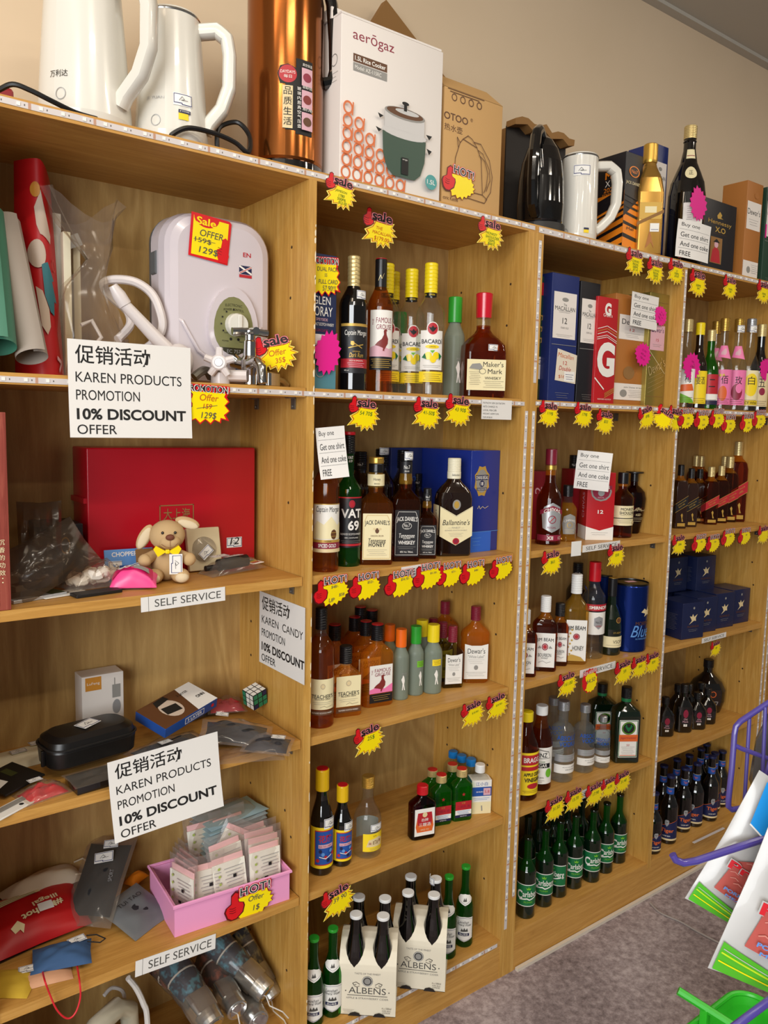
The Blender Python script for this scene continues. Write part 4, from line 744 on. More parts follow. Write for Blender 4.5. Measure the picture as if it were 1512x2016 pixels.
# --- gift shelf right
P = bprof(.245, .036, .0145, .12, .178, p=1.0)
P[2:2] = [(.03, .0335, .0335, .0335), (.09, .0365, .0365, .0365)]
B['chivas_round'] = make_bottle('whisky_bottle', 'bottle', P, 'glass_rust', 'glass_amber', .19, caps=[('foil', .205, .222, .0158, 'gold_foil'), ('cap', .215, .262, .0158, 'cap_wine')], labels=[('front_label', [('p', [(-.024, .07), (0, .082), (.024, .07), (.03, .05), (.026, .012), (0, .0), (-.026, .012), (-.03, .05)], 'lab_silver'), ('p', [(-.036, .048), (0, .062), (.036, .048), (.036, .060), (0, .074), (-.036, .060)], 'lab_wine'), T_('CHIVAS', 0, .064, .009, 'lab_white', .048, bold=.02, arc=14), ('o', 0, .036, .011, .002, 'lab_wine'), ('l', [(-.006, .030), (.006, .042)], .002, 'lab_red'), T_('REGAL', 0, .014, .005, 'lab_wine', .024)], round_(.037, .035), CUT), ('base_label', [('r', -.045, 0, .045, .016, 'lab_wine'), T_('XII', -.004, .008, .010, 'lab_white', .018, bold=.02), T_('12', .026, .008, .008, 'lab_white', .01)], round_(.0352, .012), CUT)])
P = bprof(.150, .028, .013, .09, .118, p=1)
B['chivas_small'] = make_bottle('whisky_bottle', 'bottle', P, 'glass_gold', 'glass_clear', .11, caps=[('cap', .128, .160, .015, 'black_cap', 'ribs')], labels=[('front_label', [('p', [(-.018, .05), (0, .058), (.018, .05), (.022, .03), (.018, .0), (-.018, .0), (-.022, .03)], 'lab_grey'), T_('CHIVAS', 0, .040, .006, 'lab_white', .034, arc=14), ('o', 0, .026, .008, .0015, 'lab_gold'), *lines(-.014, .014, .012, 3, .004, 'lab_buff', .0007)], round_(.028, .022), CUT)])
P = bprof(.245, .037, .0145, .15, .185, p=.8)
B['monkey_malt'] = make_bottle('whisky_bottle', 'bottle', P, 'glass_rust', 'glass_amber', .195, caps=[('cap', .205, .248, .0175, 'black_cap')], labels=[('front_label', [('r', -.045, 0, .045, .075, 'lab_cream'), T_('MONKEY', .004, .062, .011, 'ink', .05, bold=.02), T_('SHOULDER', .004, .048, .011, 'ink', .056, bold=.02), T_('BLENDED MALT SCOTCH WHISKY', .004, .039, .003, 'ink_soft', .05), ('r', -.045, .026, .045, .029, 'ink'), *lines(-.03, .02, .02, 3, .005, 'ink_soft', .0007), ('c', .028, .012, .007, 'lab_buff'), ('o', .028, .012, .007, .001, 'lab_brown')], round_(.037, .048), CUT)])
P = [(0, .032, .028, .026), (.004, .036, .031, .03), (.05, .046, .041, .04), (.10, .056, .050, .048), (.135, .059, .052, .05), (.160, .052, .046, .045), (.176, .034, .030, .029), (.186, .018, .018, .018), (.21, .0155, .0155, .0155)]
B['decanter'] = make_bottle('brandy_decanter', 'bottle', P, 'glass_wine', caps=[('stopper_neck', .200, .232, .0185, 'black_cap'), ('stopper', .232, .238, .042, 'black_cap')], labels=[('front_print', [T_('MORPHEUS', 0, .096, .014, 'lab_buff', .078), T_('· AGED ·', 0, .075, .009, 'lab_buff', .036), ('l', [(-.03, .062), (.03, .062)], .001, 'lab_buff'), *lines(-.026, .026, .056, 2, .006, 'lab_buff', .0008)], lambda u, v, l: (u, -.0505-l+u*u*9-(.0 if v > .07 else -.004), v), .008)])
# --- bourbon shelf
def beam(w, d, H, cap, honey=False, c=.012):
    lw, lh = w*.80, H*.46
    els = [('r', -lw, 0, lw, lh, 'lab_white'), T_('JIM BEAM', 0, lh*.80, lh*.13, 'ink', lw*1.7, bold=.01, arc=2.2/ (w*20)), ('c', 0, lh*.60, lw*.2, 'lab_red'), ('o', 0, lh*.60, lw*.32, lw*.09, 'lab_wine')]
    if honey: els = els[:1]+[('c', -lw*.75+lw*.16*(i % 3), lh*(.08+.085*i), lw*.1, 'lab_gold') for i in range(9)]+[('p', [(-lw, 0), (lw*.9, 0), (lw*.5, lh*.1), (-lw*.4, lh*.16), (-lw, lh*.1)], 'lab_gold')]+els[1:]+[T_('HONEY', lw*.2, lh*.32, lh*.11, 'ink', lw*1.1)]
    else: els += [T_('BOURBON', 0, lh*.36, lh*.10, 'ink', lw*1.3), T_('WHISKEY', 0, lh*.27, lh*.045, 'ink', lw*.7), ('l', [(-lw*.6, lh*.14), (-lw*.2, lh*.19), (lw*.2, lh*.13), (lw*.6, lh*.17)], .0007, 'ink_soft'), ('p', [(-lw*.75, lh*.56), (-lw*.5, lh*.64), (-lw*.35, lh*.56)], 'lab_grey'), ('p', [(lw*.75, lh*.56), (lw*.5, lh*.64), (lw*.35, lh*.56)], 'lab_grey')]
    return flask(w, d, H, 'glass_rust' if not honey else 'glass_gold', 'glass_amber' if not honey else 'glass_clear', H*.7 if not honey else H*.78, cap, els, name='bourbon_bottle', c=c, zs=.60)
B['bourbon_flask'] = beam(.037, .022, .200, 'white_cap'); B['bourbon_small'] = beam(.028, .019, .160, 'black_cap'); B['honey_bourbon'] = beam(.036, .030, .265, 'white_cap', True, .02)
P = bprof(.285, .034, .0145, .18, .225, p=1)
B['red_vodka'] = make_bottle('vodka_bottle', 'bottle', P, 'glass_clear', caps=[('cap', .232, .29, .0172, 'cap_red')], labels=[('front_label', [('r', -.038, .02, .034, .088, 'lab_white'), ('p', [(-.014, .07), (0, .076), (.014, .07), (.014, .048), (0, .036), (-.014, .048)], 'lab_silver'), T_('No.21', 0, .058, .007, 'ink', .018), T_('VODKA', 0, .046, .005, 'lab_red', .018), ('r', -.04, .092, .036, .112, 'lab_red'), T_('SMIRNOFF', 0, .102, .010, 'lab_white', .058, bold=.03)], round_(.034, .055), CUT)])
P = [(0, .0345, .0345, .0345), (.004, .0365, .0365, .0365), (.09, .0375, .0375, .0375), (.125, .0345, .0345, .0345), (.15, .025, .025, .025), (.17, .0165, .0165, .0165), (.2, .0145, .0145, .0145), (.26, .0145, .0145, .0145)]
B['vsop'] = make_bottle('brandy_bottle', 'bottle', P, 'deep_green', caps=[('foil', .20, .262, .0158, 'black_cap'), ('cap_top', .262, .2635, .0150, 'gold_foil')], labels=[('front_label', [('r', -.042, 0, .042, .038, 'lab_cream'), T_('VSOP', .008, .020, .011, 'ink', .034), *lines(-.03, .03, .008, 1, .004, 'ink_soft')], round_(.0372, .028), CUT), ('name_print', [T_('ST-RÉMY', .008, .0, .007, 'lab_gold', .034)], round_(.0376, .080), CUT), ('seal', [('c', .01, 0, .011, 'lab_brown'), ('o', .01, 0, .010, .0015, 'lab_gold')], round_(.0352, .122), CUT)])
def make_tin():
    t = thing('gift_tin', '', 'gift tin'); M('tin_blue', '#15307e', .18, .75); M('tin_black', '#0e0f14', .3, .3)
    MB().loft([(0, .0505), (.003, .052), (.19, .052), (.193, .0505)], 'tin_blue', 10).build('tin_body', t)
    MB().loft([(.1931, .0515), (.198, .0515), (.1985, .050), (.1955, .0495), (.1955, .001)], 'tin_black', 10).build('lid', t)
    mb = MB(); mb.decal([('p', [(.0, .118), (.012, .128), (.022, .122), (.032, .136), (.03, .122), (.046, .124), (.036, .114), (.042, .106), (.026, .110), (.012, .104), (.016, .113)], 'lab_buff'), T_('MORPHEUS', .018, .085, .011, 'lab_brown', .068), T_('Blue', .004, .062, .034, 'lab_sky', .066, shear=.4), T_('XO PREMIUM BRANDY', .01, .040, .005, 'lab_sky', .05)], round_(.0521, 0), CUT); mb.build('front_print', t)
    mb = MB(); mb.decal([('r', -.016, -.01, .016, .01, 'lab_rose')], flat_top(.1956, .008, .01), 0); mb.build('price_sticker', t)
    return t
B['tin'] = make_tin
# --- vodka and vinegar shelf
P = [(0, .031, .031, .031), (.004, .0335, .0335, .0335), (.12, .0335, .0335, .0335), (.14, .031, .031, .031), (.165, .0205, .0205, .0205), (.185, .0155, .0155, .0155), (.212, .0145, .0145, .0145)]
B['vinegar'] = make_bottle('vinegar_bottle', 'bottle', P, 'glass_rust', 'glass_tea', .165, caps=[('cap', .198, .222, .0168, 'white_cap')], labels=[('front_label', [('r', -.042, 0, .042, .098, 'lab_white'), ('p', [(-.032, .068), (-.026, .088), (0, .094), (.026, .088), (.032, .068)], 'lab_grey'), ('p', [(-.03, .070), (-.024, .085), (0, .091), (.024, .085), (.03, .070)], 'lab_white'), T_('HEINZ', .0, .078, .012, 'ink', .042, bold=.02), T_('APPLE CIDER', 0, .060, .004, 'ink_green', .03), ('r', -.036, .044, .03, .056, 'lab_black'), T_('VINEGAR', -.003, .050, .009, 'lab_white', .048, bold=.01), ('c', -.01, .034, .012, 'lab_buff', .008), ('c', .026, .03, .009, 'lab_lime', .012), T_('ALL NATURAL', -.004, .018, .004, 'ink_soft', .034), *lines(-.03, .014, .010, 2, .004, 'ink_soft', .0006)], round_(.0337, .020), CUT)])
B['cider_vinegar'] = make_bottle('vinegar_bottle', 'bottle', P, 'glass_rust', 'glass_rust', 9, caps=[('cap', .198, .222, .0168, 'cap_yellow')], labels=[('front_label', [('r', -.05, 0, .05, .110, 'lab_yellow'), ('r', -.05, .078, .05, .104, 'lab_red'), T_('BRAGG', .002, .091, .013, 'lab_white', .044, bold=.02), ('r', -.03, .064, .04, .074, 'lab_red'), T_('APPLE CIDER', .006, .054, .009, 'ink', .05, bold=.03), T_('VINEGAR', .006, .040, .011, 'ink', .046, bold=.03), ('c', .006, .024, .016, 'lab_red', .007), *lines(-.02, .03, .012, 2, .004, 'lab_brown')], round_(.0337, .016), CUT)])
def vodka(H, R, txt=True):
    P = [(0, R*.92, R*.92, R*.92), (.004, R, R, R), (H*.60, R, R, R), (H*.66, R*.93, R*.93, R*.93), (H*.705, R*.66, R*.66, R*.66), (H*.73, R*.42, R*.42, R*.42), (H*.96, R*.39, R*.39, R*.39)]
    return make_bottle('vodka_bottle', 'bottle', P, 'glass_ghost', caps=[('cap', H*.885, H, R*.49, 'silver_cap', 'ribs')], labels=[('front_print', [T_('ABSOLUT', 0, H*.20, H*.062, 'lab_blue', R*2.0, bold=.02), T_('VODKA', 0, H*.125, H*.062, 'lab_blue', R*1.6, bold=.02), ('r', -R*1.15, -H*.10, R*1.15, -H*.01, 'lab_silver'), *lines(-R*.8, R*.8, -H*.03, 2, H*.03, 'lab_grey', .0007), ('r', -R*1.15, -H*.245, R*1.15, -H*.135, 'lab_white'), T_('40% ALC./VOL. (80 PROOF)', R*.2, -H*.17, H*.014, 'ink_soft', R*1.3), T_('IMPORTED', R*.2, -H*.2, H*.014, 'ink_soft', R*.8)], round_(R, H*.37), CUT)])
B['clear_vodka'] = vodka(.25, .036); B['half_vodka'] = vodka(.215, .032); B['small_vodka'] = vodka(.165, .0245)
P = [(0, .040, .030, .012), (.004, .0425, .032, .012), (.168, .0425, .032, .012), (.185, .040, .030, .016), (.200, .026, .022, .02), (.208, .016, .016, .016), (.258, .0145, .0145, .0145)]
B['herbal_liqueur'] = make_bottle('liqueur_bottle', 'bottle', P, 'deep_green', caps=[('cap', .226, .264, .0168, 'black_cap', 'ribs'), ('foil', .214, .226, .0162, 'lab_green')], labels=[('front_label', [('r', -.031, 0, .031, .134, 'lab_white'), ('l', [(-.029, .003), (.029, .003), (.029, .131), (-.029, .131), (-.029, .003)], .0022, 'lab_green'), ('c', 0, .105, .023, 'deep_green'), ('o', 0, .105, .021, .002, 'lab_lime'), ('p', [(-.012, .112), (-.008, .120), (-.004, .108), (.004, .108), (.008, .120), (.012, .112), (.006, .100), (0, .092), (-.006, .100)], 'lab_green'), ('r', -.031, .058, .031, .082, 'lab_orange'), T_('Jägermeister', 0, .070, .010, 'lab_wine', .054), T_('50', 0, .045, .006, 'lab_red', .01), *lines(-.022, .022, .038, 5, .006, 'lab_grey', .0007), ('l', [(-.026, .008), (.026, .008)], .002, 'lab_orange')], flat(-.0324, .022), 0)])
# --- far right bay
def walker(H, col, fill=.7):
    k = H/.28; P = [(0, .031*k, .031*k, .007*k), (.004, .033*k, .033*k, .007*k), (.185*k, .033*k, .033*k, .008*k), (.205*k, .030*k, .030*k, .012*k), (.222*k, .018*k, .018*k, .016*k), (.232*k, .0145*k, .0145*k, .0145*k), (.268*k, .0135*k, .0135*k, .0135*k)]
    gold = 'pale_gold' if col == 'lab_red' else 'black_cap'; w = .033*k
    band = [('p', [(-w, .070*k), (w, .105*k), (w, .145*k), (-w, .108*k)], col), ('l', [(-w, .108*k), (w, .145*k)], .0014*k, 'lab_gold'), ('l', [(-w, .070*k), (w, .105*k)], .0014*k, 'lab_gold'), T_('JOHNNIE WALKER', 0, .113*k, .006*k, 'lab_gold', .05*k, rot=29), T_('RED LABEL' if col == 'lab_red' else 'BLACK LABEL', 0, .102*k, .006*k, 'lab_gold', .036*k, rot=29)]
    return make_bottle('whisky_bottle', 'bottle', P, 'deep_brown' if col == 'lab_black' else 'glass_rust', 'glass_amber', .21*k, caps=[('cap', .232*k, H, .0168*k, gold, 'ribs')], labels=[('front_label', band+[('p', [(.004*k, .03*k), (.002*k, .045*k), (-.003*k, .06*k), (.003*k, .068*k), (.008*k, .06*k), (.006*k, .046*k), (.012*k, .03*k), (.008*k, .032*k)], 'lab_gold'), ('r', -.02*k, .010*k, .022*k, .024*k, 'lab_gold')], flat(-.0334*k, 0), 0), ('side_label', [('p', [(-w, .048*k), (w, .070*k), (w, .108*k), (-w, .083*k)], col), ('l', [(-w, .083*k), (w, .108*k)], .0012*k, 'lab_gold')], flat_left(-.0334*k, 0), 0)])
B['walker_red'] = walker(.20, 'lab_red'); B['walker_red_large'] = walker(.28, 'lab_red'); B['walker_black'] = walker(.18, 'lab_black'); B['walker_mid'] = walker(.225, 'lab_red')
P = [(0, .032, .026, .02), (.004, .035, .028, .022), (.06, .0375, .029, .024), (.085, .034, .027, .024), (.105, .020, .019, .018), (.115, .0125, .0125, .0125), (.15, .0125, .0125, .0125)]
B['dark_rum_small'] = make_bottle('rum_bottle', 'bottle', P, 'black_glass', caps=[('cap', .128, .155, .0145, 'black_cap', 'ribs')], labels=[('front_print', [('c', 0, .064, .010, 'lab_wine', .014), T_('Old', 0, .046, .006, 'lab_rose', .014), T_('Monk', 0, .038, .006, 'lab_rose', .022), ('r', -.007, .022, .007, .030, 'lab_white'), T_('7', 0, .026, .006, 'ink', .004)], flat(-.0292, 0), 0)])
P = [(0, .045, .040, .03), (.004, .050, .044, .034), (.05, .064, .052, .044), (.10, .066, .053, .046), (.135, .052, .044, .04), (.16, .028, .026, .024), (.175, .017, .017, .017), (.225, .017, .017, .017)]
B['dark_rum_large'] = make_bottle('rum_bottle', 'bottle', P, 'black_glass', caps=[('cap', .198, .232, .019, 'black_cap', 'ribs')], labels=[('front_label', [('r', -.03, 0, .03, .075, 'brown_glass'), ('o', 0, .055, .012, .003, 'lab_orange', 1.2), ('l', [(-.02, .022), (.02, .022), (.012, .002)], .003, 'lab_silver'), ('r', -.008, .006, .004, .012, 'lab_silver')], flat(-.0535, .035), 0)])
def soju(cap, body, lab, txt, pat=None, neck=None, H=.245, R=.031):
    P = bprof(H*.96, R, .0125, H*.46, H*.74, p=1.1)
    els = [('r', -.036, 0, .036, H*.38, lab), *(pat or []), T_(txt, .004, H*.27, .022, 'ink', .022 if len(txt) < 2 else .030), *lines(-.02, .024, H*.06, 3, .005, 'lab_brown', .0009)]
    L_ = [('front_label', els, round_(R, H*.06), CUT)]
    if neck: L_.append(('neck_label', [('p', [(-.022, 0), (.022, -.006), (.02, .030), (-.02, .030)], neck), ('p', [(-.012, .006), (.012, .004), (.01, .022), (-.01, .022)], 'lab_rose')], round_(rad_at(P), H*.58), .004))
    return make_bottle('rice_liquor_bottle', 'bottle', P, body, caps=[('cap', H*.86, H, .0155, cap, 'ribs')], labels=L_)
B['liquor_green'] = soju('pale_gold', 'glass_clear', 'lab_white', '梅', [('p', [(-.03, .03), (.03, .034), (.02, .052), (-.018, .050)], 'lab_orange'), ('p', [(-.034, 0), (.036, 0), (.02, .012), (-.03, .03)], 'lab_lime')])
B['liquor_yellow'] = soju('cap_yellow', 'brown_glass', 'lab_yellow', '姜酒', H=.24)
B['liquor_star'] = soju('pale_gold', 'glass_green', 'lab_red', '二', [('r', -.036, 0, .036, .03, 'lab_white'), ('r', -.036, 0, .036, .012, 'lab_navy')], H=.225)
B['liquor_pink'] = soju('gold_foil', 'glass_clear', 'lab_pink', '佰', [('c', 0, .03, .014, 'lab_orange', .02), ('c', -.01, .078, .004, 'lab_gold'), ('c', 0, .078, .004, 'lab_gold')], 'lab_pink')
B['liquor_rose'] = soju('gold_foil', 'glass_clear', 'lab_pink', '玫', [('c', .0, .035, .018, 'lab_wine', .022), ('c', .006, .045, .010, 'lab_pink', .013)], 'lab_pink')
B['liquor_rice'] = soju('silver_cap', 'glass_clear', 'lab_cream', '白', [('c', .004, .055, .024, 'lab_yellow', .03), ('r', -.036, .002, .036, .014, 'lab_yellow'), T_('RICE WINE', .004, .008, .007, 'ink', .05)])
B['liquor_dark'] = soju('pale_gold', 'black_glass', 'lab_buff', '五', [('c', .006, .04, .01, 'lab_wine')], H=.235)
B['chinese_rice'] = B['liquor_rice']
# placing
def put(kind, px, py, z, label, top=None, group=None, off=0, r=.034, y=None, sxy=1.0, H=None, rz=None):
    """stand a bottle on the shelf of height z: py is the row of its front foot, or y its depth; top is the row of its cap"""
    if y is None:
        p = atz(px, py, z); d = Vector((p.x-CAM.x, p.y-CAM.y, 0)).normalized(); p = p + d*r
        if p.y > YB-r-.006: p = aty(px, py-6, YB-r-.006); p.z = z
    else: p = aty(px, py, y); p.z = z
    s = 1.0
    if top is not None: s = (zat(p.x, p.y, top)-z)/H
    return use(kind, B[kind], (p.x, p.y, z+.0003), toward(p.x, p.y, off) if rz is None else rz, label, group, (s*sxy, s*sxy, s))
# ------------------------------------------------------------------ what stands on the spirit shelves
HT = dict(rum_dark=.302, rum_spiced=.302, grouse_tall=.3055, lemon_rum=.304, frost_green=.238, frost_green2=.238, frost_orange=.238, frost_yellow=.238, wax_bourbon=.268, green_scotch=.3125, honey_whiskey=.24, black_whiskey=.24, small_whiskey=.172,
    cream_scotch=.268, dark_cap_bottle=.265, grouse_flask=.2064, teacher_flask=.168, teacher_tall=.302, dewar_flask=.172, dewar_large=.21, sauce_large=.235, sauce_small=.18, rice_wine=.228, wine_flask=.145, green_flask=.1514, blue_cap_flask=.15, carton=.119,
    green_beer=.2295, cider=.2295, pilsner=.2655, pilsner_plain=.2655, blue_beer=.2275, chivas_round=.262, chivas_small=.16, monkey_malt=.248, decanter=.238, bourbon_flask=.2, bourbon_small=.16, honey_bourbon=.265, red_vodka=.29, vsop=.2635, tin=.198,
    vinegar=.222, cider_vinegar=.222, clear_vodka=.25, half_vodka=.215, small_vodka=.165, herbal_liqueur=.264, walker_red=.20, walker_red_large=.28, walker_black=.18, walker_mid=.225, dark_rum_small=.155, dark_rum_large=.232,
    liquor_green=.245, liquor_yellow=.24, liquor_star=.225, liquor_pink=.245, liquor_rose=.245, liquor_rice=.245, liquor_dark=.235)
LOG = []
# which way the labels look: degrees away from the viewer's side, towards the open aisle
OFF = dict(rum_dark=12, grouse_tall=10, lemon_rum=12, frost_green=25, wax_bourbon=14, rum_spiced=8, green_scotch=16, honey_whiskey=7, black_whiskey=9, small_whiskey=8, cream_scotch=20, grouse_flask=28, teacher_flask=20, teacher_tall=10, dewar_flask=20, dewar_large=12,
    sauce_large=20, sauce_small=22, rice_wine=28, wine_flask=25, green_flask=25, blue_cap_flask=20, carton=18, green_beer=2, chivas_round=15, chivas_small=18, monkey_malt=28, decanter=32, bourbon_flask=6, bourbon_small=10, honey_bourbon=10, red_vodka=30, vsop=30, tin=40,
    vinegar=0, cider_vinegar=30, clear_vodka=32, half_vodka=36, small_vodka=6, herbal_liqueur=22, walker_red=24, walker_red_large=24, walker_black=24, walker_mid=24, dark_rum_small=22, dark_rum_large=26, frost_orange=20, frost_green2=38, frost_yellow=24, liquor_green=10, liquor_yellow=14, liquor_star=14, liquor_pink=10, liquor_rose=10, liquor_rice=14, liquor_dark=14)
# half width as modelled, width in the photo (pixels)
WID = dict(rum_dark=(.0375, 57), grouse_tall=(.036, 51), lemon_rum=(.036, 55), frost_green=(.031, 42), wax_bourbon=(.0425, 82), rum_spiced=(.0375, 52), green_scotch=(.0375, 48), honey_whiskey=(.038, 65), black_whiskey=(.038, 55), small_whiskey=(.0272, 38), cream_scotch=(.0455, 70),
    teacher_flask=(.037, 61), grouse_flask=(.041, 67), frost_orange=(.031, 33), frost_green2=(.031, 33), frost_yellow=(.031, 37), dewar_flask=(.036, 43), dewar_large=(.044, 57), sauce_large=(.031, 46), sauce_small=(.026, 40), rice_wine=(.033, 55), wine_flask=(.037, 55), green_flask=(.031, 43), green_beer=(.029, 41),
    pilsner=(.0325, 37), chivas_round=(.037, 52), chivas_small=(.028, 38), monkey_malt=(.037, 44), decanter=(.059, 47), honey_bourbon=(.036, 50), red_vodka=(.034, 46), vsop=(.0375, 43), vinegar=(.0335, 47), clear_vodka=(.036, 47), half_vodka=(.032, 42), small_vodka=(.0245, 31), herbal_liqueur=(.0425, 52),
    walker_red=(.0236, 26), walker_red_large=(.033, 32), blue_beer=(.0295, 34), dark_rum_small=(.0375, 38), dark_rum_large=(.066, 68), teacher_tall=(.0375, 54), liquor_pink=(.031, 30), bourbon_flask=(.037, 50), bourbon_small=(.028, 33))
SX = {}
def pb(kind, px, py, z, label, top=None, **k):
    k.setdefault('off', OFF.get(kind, 0)); src = {'pilsner_plain': 'pilsner', 'liquor_rose': 'liquor_pink', 'liquor_green': 'liquor_pink', 'liquor_rice': 'liquor_pink', 'liquor_dark': 'liquor_pink', 'liquor_yellow': 'liquor_pink', 'liquor_star': 'liquor_pink', 'walker_mid': 'walker_red', 'walker_black': 'walker_red'}.get(kind, kind)
    t = put(kind, px, py, z, label, top, H=HT[kind], **k)
    if src in WID and src not in SX:
        SX[src] = WID[src][1]/2*proj(t.location)[2]/FPX*.985/WID[src][0]
    sx = SX.get(src, t.scale[2]); sx = min(max(sx, t.scale[2]*.8), t.scale[2]*1.35); t.scale[0] = t.scale[1] = sx
    me = [c for c in t.children if c.name.split('.')[0] == 'glass_body']
    if me: q = me[0].data.vertices; LOG.append((t, max(v.co.x for v in q)*sx, max(v.co.y for v in q)*sx, z))
    return t
def settle():                                    # bottles must not share space: the farther one steps back along the line of sight
    for _ in range(3):
        LOG.sort(key=lambda e: (e[0].location-CAM).length)
        for i, (a, ax, ay, az) in enumerate(LOG):
            l, r = next(((l, r) for l, r in ((XL, XA), (X0, XB), (XC, XCL), (XCR, XD)) if l-.03 < a.location.x < r+.03), (-9, 9))
            a.location.x = min(max(a.location.x, l+ax+.002), r-ax-.002) if az < ZT else a.location.x
            a.location.y = min(a.location.y, YB-max(ay, ax)-.004)
            for b, bx, by, bz in LOG[i+1:]:
                if bz != az: continue
                d = Vector((a.location.x-CAM.x, a.location.y-CAM.y)).normalized(); s = Vector((b.location.x-a.location.x, b.location.y-a.location.y)); dy = s.dot(d); dx = s.dot(Vector((-d.y, d.x))); k = 1-(dx/(ax+bx))**2
                if k > 0 and abs(dy) < (ay+by)*k**.5: q = d*((ay+by)*k**.5-dy+.0005); l, r = next(((l, r) for l, r in ((XL, XA), (X0, XB), (XC, XCL), (XCR, XD)) if l-.03 < b.location.x < r+.03), (-9, 9)); b.location.x = min(max(b.location.x+q.x, l+bx+.002), r-bx-.002) if bz < ZT else b.location.x+q.x; b.location.y = min(b.location.y+q.y, YB-by-.003)
# rum shelf, above the eye: depth chosen, foot hidden by the shelf edge
g = 'tall bottles on the rum shelf'
pb('rum_dark', 694, 700, ZM, 'dark rum bottle with black label and pale gold cap', 505, y=.062, group=g)
pb('grouse_tall', 747, 700, ZM, 'tall amber whisky bottle with a red game bird on its label', 510, y=.075, group=g)
pb('lemon_rum', 845, 700, ZM, 'clear lemon rum with yellow cap standing in front, label in full view', 519, y=.070, group=g)
pb('lemon_rum', 807, 700, ZM, 'clear lemon rum with yellow cap just left of and behind the front one', 527, y=.118, group=g)
pb('lemon_rum', 772, 700, ZM, 'clear lemon rum deepest in the row, half hidden, lowest yellow cap', 536, y=.20, group=g)
pb('lemon_rum', 760, 700, ZM, 'clear lemon rum directly behind the game bird bottle', 520, y=.135, group=g)
pb('frost_green', 893, 700, ZM, 'frosted bottle with green cap between lemon rum and red wax bottle', 583, y=.105)
pb('frost_green', 786, 700, ZM, 'frosted bottle with green cap hidden behind the lemon rum bottles', 615, y=.235)
pb('wax_bourbon', 950, 700, ZM, 'squat bourbon bottle dipped in red wax', 578, y=.052)
# spirits shelf
g = 'bottles on the spirits shelf'
pb('rum_spiced', 640, 1129, Z2, 'spiced rum bottle under the curling offer note', 858, group=g, r=.0375)
pb('green_scotch', 684, 1118, Z2, 'dark green whisky bottle with black label and red-topped cap', 850, group=g, r=.0375)
pb('honey_whiskey', 737, 1113, Z2, 'square honey whiskey bottle with cream label', 900, group=g, r=.04)
pb('black_whiskey', 795, 1107, Z2, 'square black-label whiskey bottle, the larger one', 893, group=g, r=.04)
pb('small_whiskey', 838, 1101, Z2, 'small square black-label whiskey bottle', 961, group=g, r=.028)
pb('cream_scotch', 889, 1096, Z2, 'flat dark whisky bottle with cream cap and pointed cream label', 902, group=g, r=.03)
pb('dark_cap_bottle', 707, 1060, Z2, 'dark bottle behind the honey whiskey, black cap to its left', 889, group=g)
pb('dark_cap_bottle', 735, 1050, Z2, 'dark bottle behind the honey whiskey, black cap to its right', 884, group=g)
pb('dark_cap_bottle', 772, 1040, Z2, 'dark bottle directly behind the larger black-label whiskey', 886, group=g)
pb('dark_cap_bottle', 806, 1062, Z2, 'dark bottle behind, between the large and small black-label whiskeys', 933, group=g)
for px, py, tp, lb in ((736, 1050, 885, 'x'),): pass
# flask shelf
g = 'flasks on the flask shelf'
pb('teacher_tall', 630, 1438, Z3, 'tall whisky bottle with cream label at the left end, partly behind the divider', 1196, group=g, r=.0375)
pb('teacher_flask', 679, 1414, Z3, 'small flat flask with black cap and pale green-cream label', 1271, group=g, r=.028)
pb('grouse_flask', 740, 1394, Z3, 'flask with a red bird on its label and red-topped black cap, front one', 1228, group=g, r=.03)
for i, (px, py, tp) in enumerate(((718, 1372, 1222), (696, 1358, 1214), (680, 1346, 1206), (668, 1336, 1198))):
    pb('grouse_flask', px, py, Z3, ('first', 'second', 'third', 'last')[i]+' flask in the slanting row behind the bird-label flask', tp, group=g, r=.03)
pb('grouse_flask', 657, 1390, Z3, 'flask with red-topped black cap behind the small cream-label flask', 1229, group=g, r=.03)
pb('frost_orange', 787, 1382, Z3, 'small frosted bottle with orange cap in front', 1238, group=g, r=.03)
pb('frost_orange', 765, 1362, Z3, 'small frosted bottle with orange cap behind the bird-label flask', 1229, group=g, r=.03)
pb('frost_green2', 816, 1373, Z3, 'small frosted bottle with green cap and lime sticker', 1232, group=g, r=.03)
pb('frost_yellow', 850, 1369, Z3, 'small frosted bottle with yellow cap and yellow sticker in front', 1229, group=g, r=.03)
pb('frost_yellow', 828, 1352, Z3, 'small frosted bottle with yellow cap behind, between green and yellow', 1220, group=g, r=.03)
pb('dewar_flask', 888, 1358, Z3, 'small white-labelled flask with wine-red cap, front one', 1232, group=g, r=.028)
pb('dewar_flask', 869, 1346, Z3, 'white-labelled flask with wine-red cap, second in its row', 1225, group=g, r=.028)
pb('dewar_flask', 850, 1334, Z3, 'white-labelled flask with wine-red cap, deepest in its row', 1217, group=g, r=.028)
pb('dewar_large', 934, 1347, Z3, 'large rounded white-labelled flask at the right end', 1193, group=g, r=.032)
pb('dewar_large', 888, 1320, Z3, 'large rounded flask standing behind, second wine-red cap', 1181, group=g, r=.032)
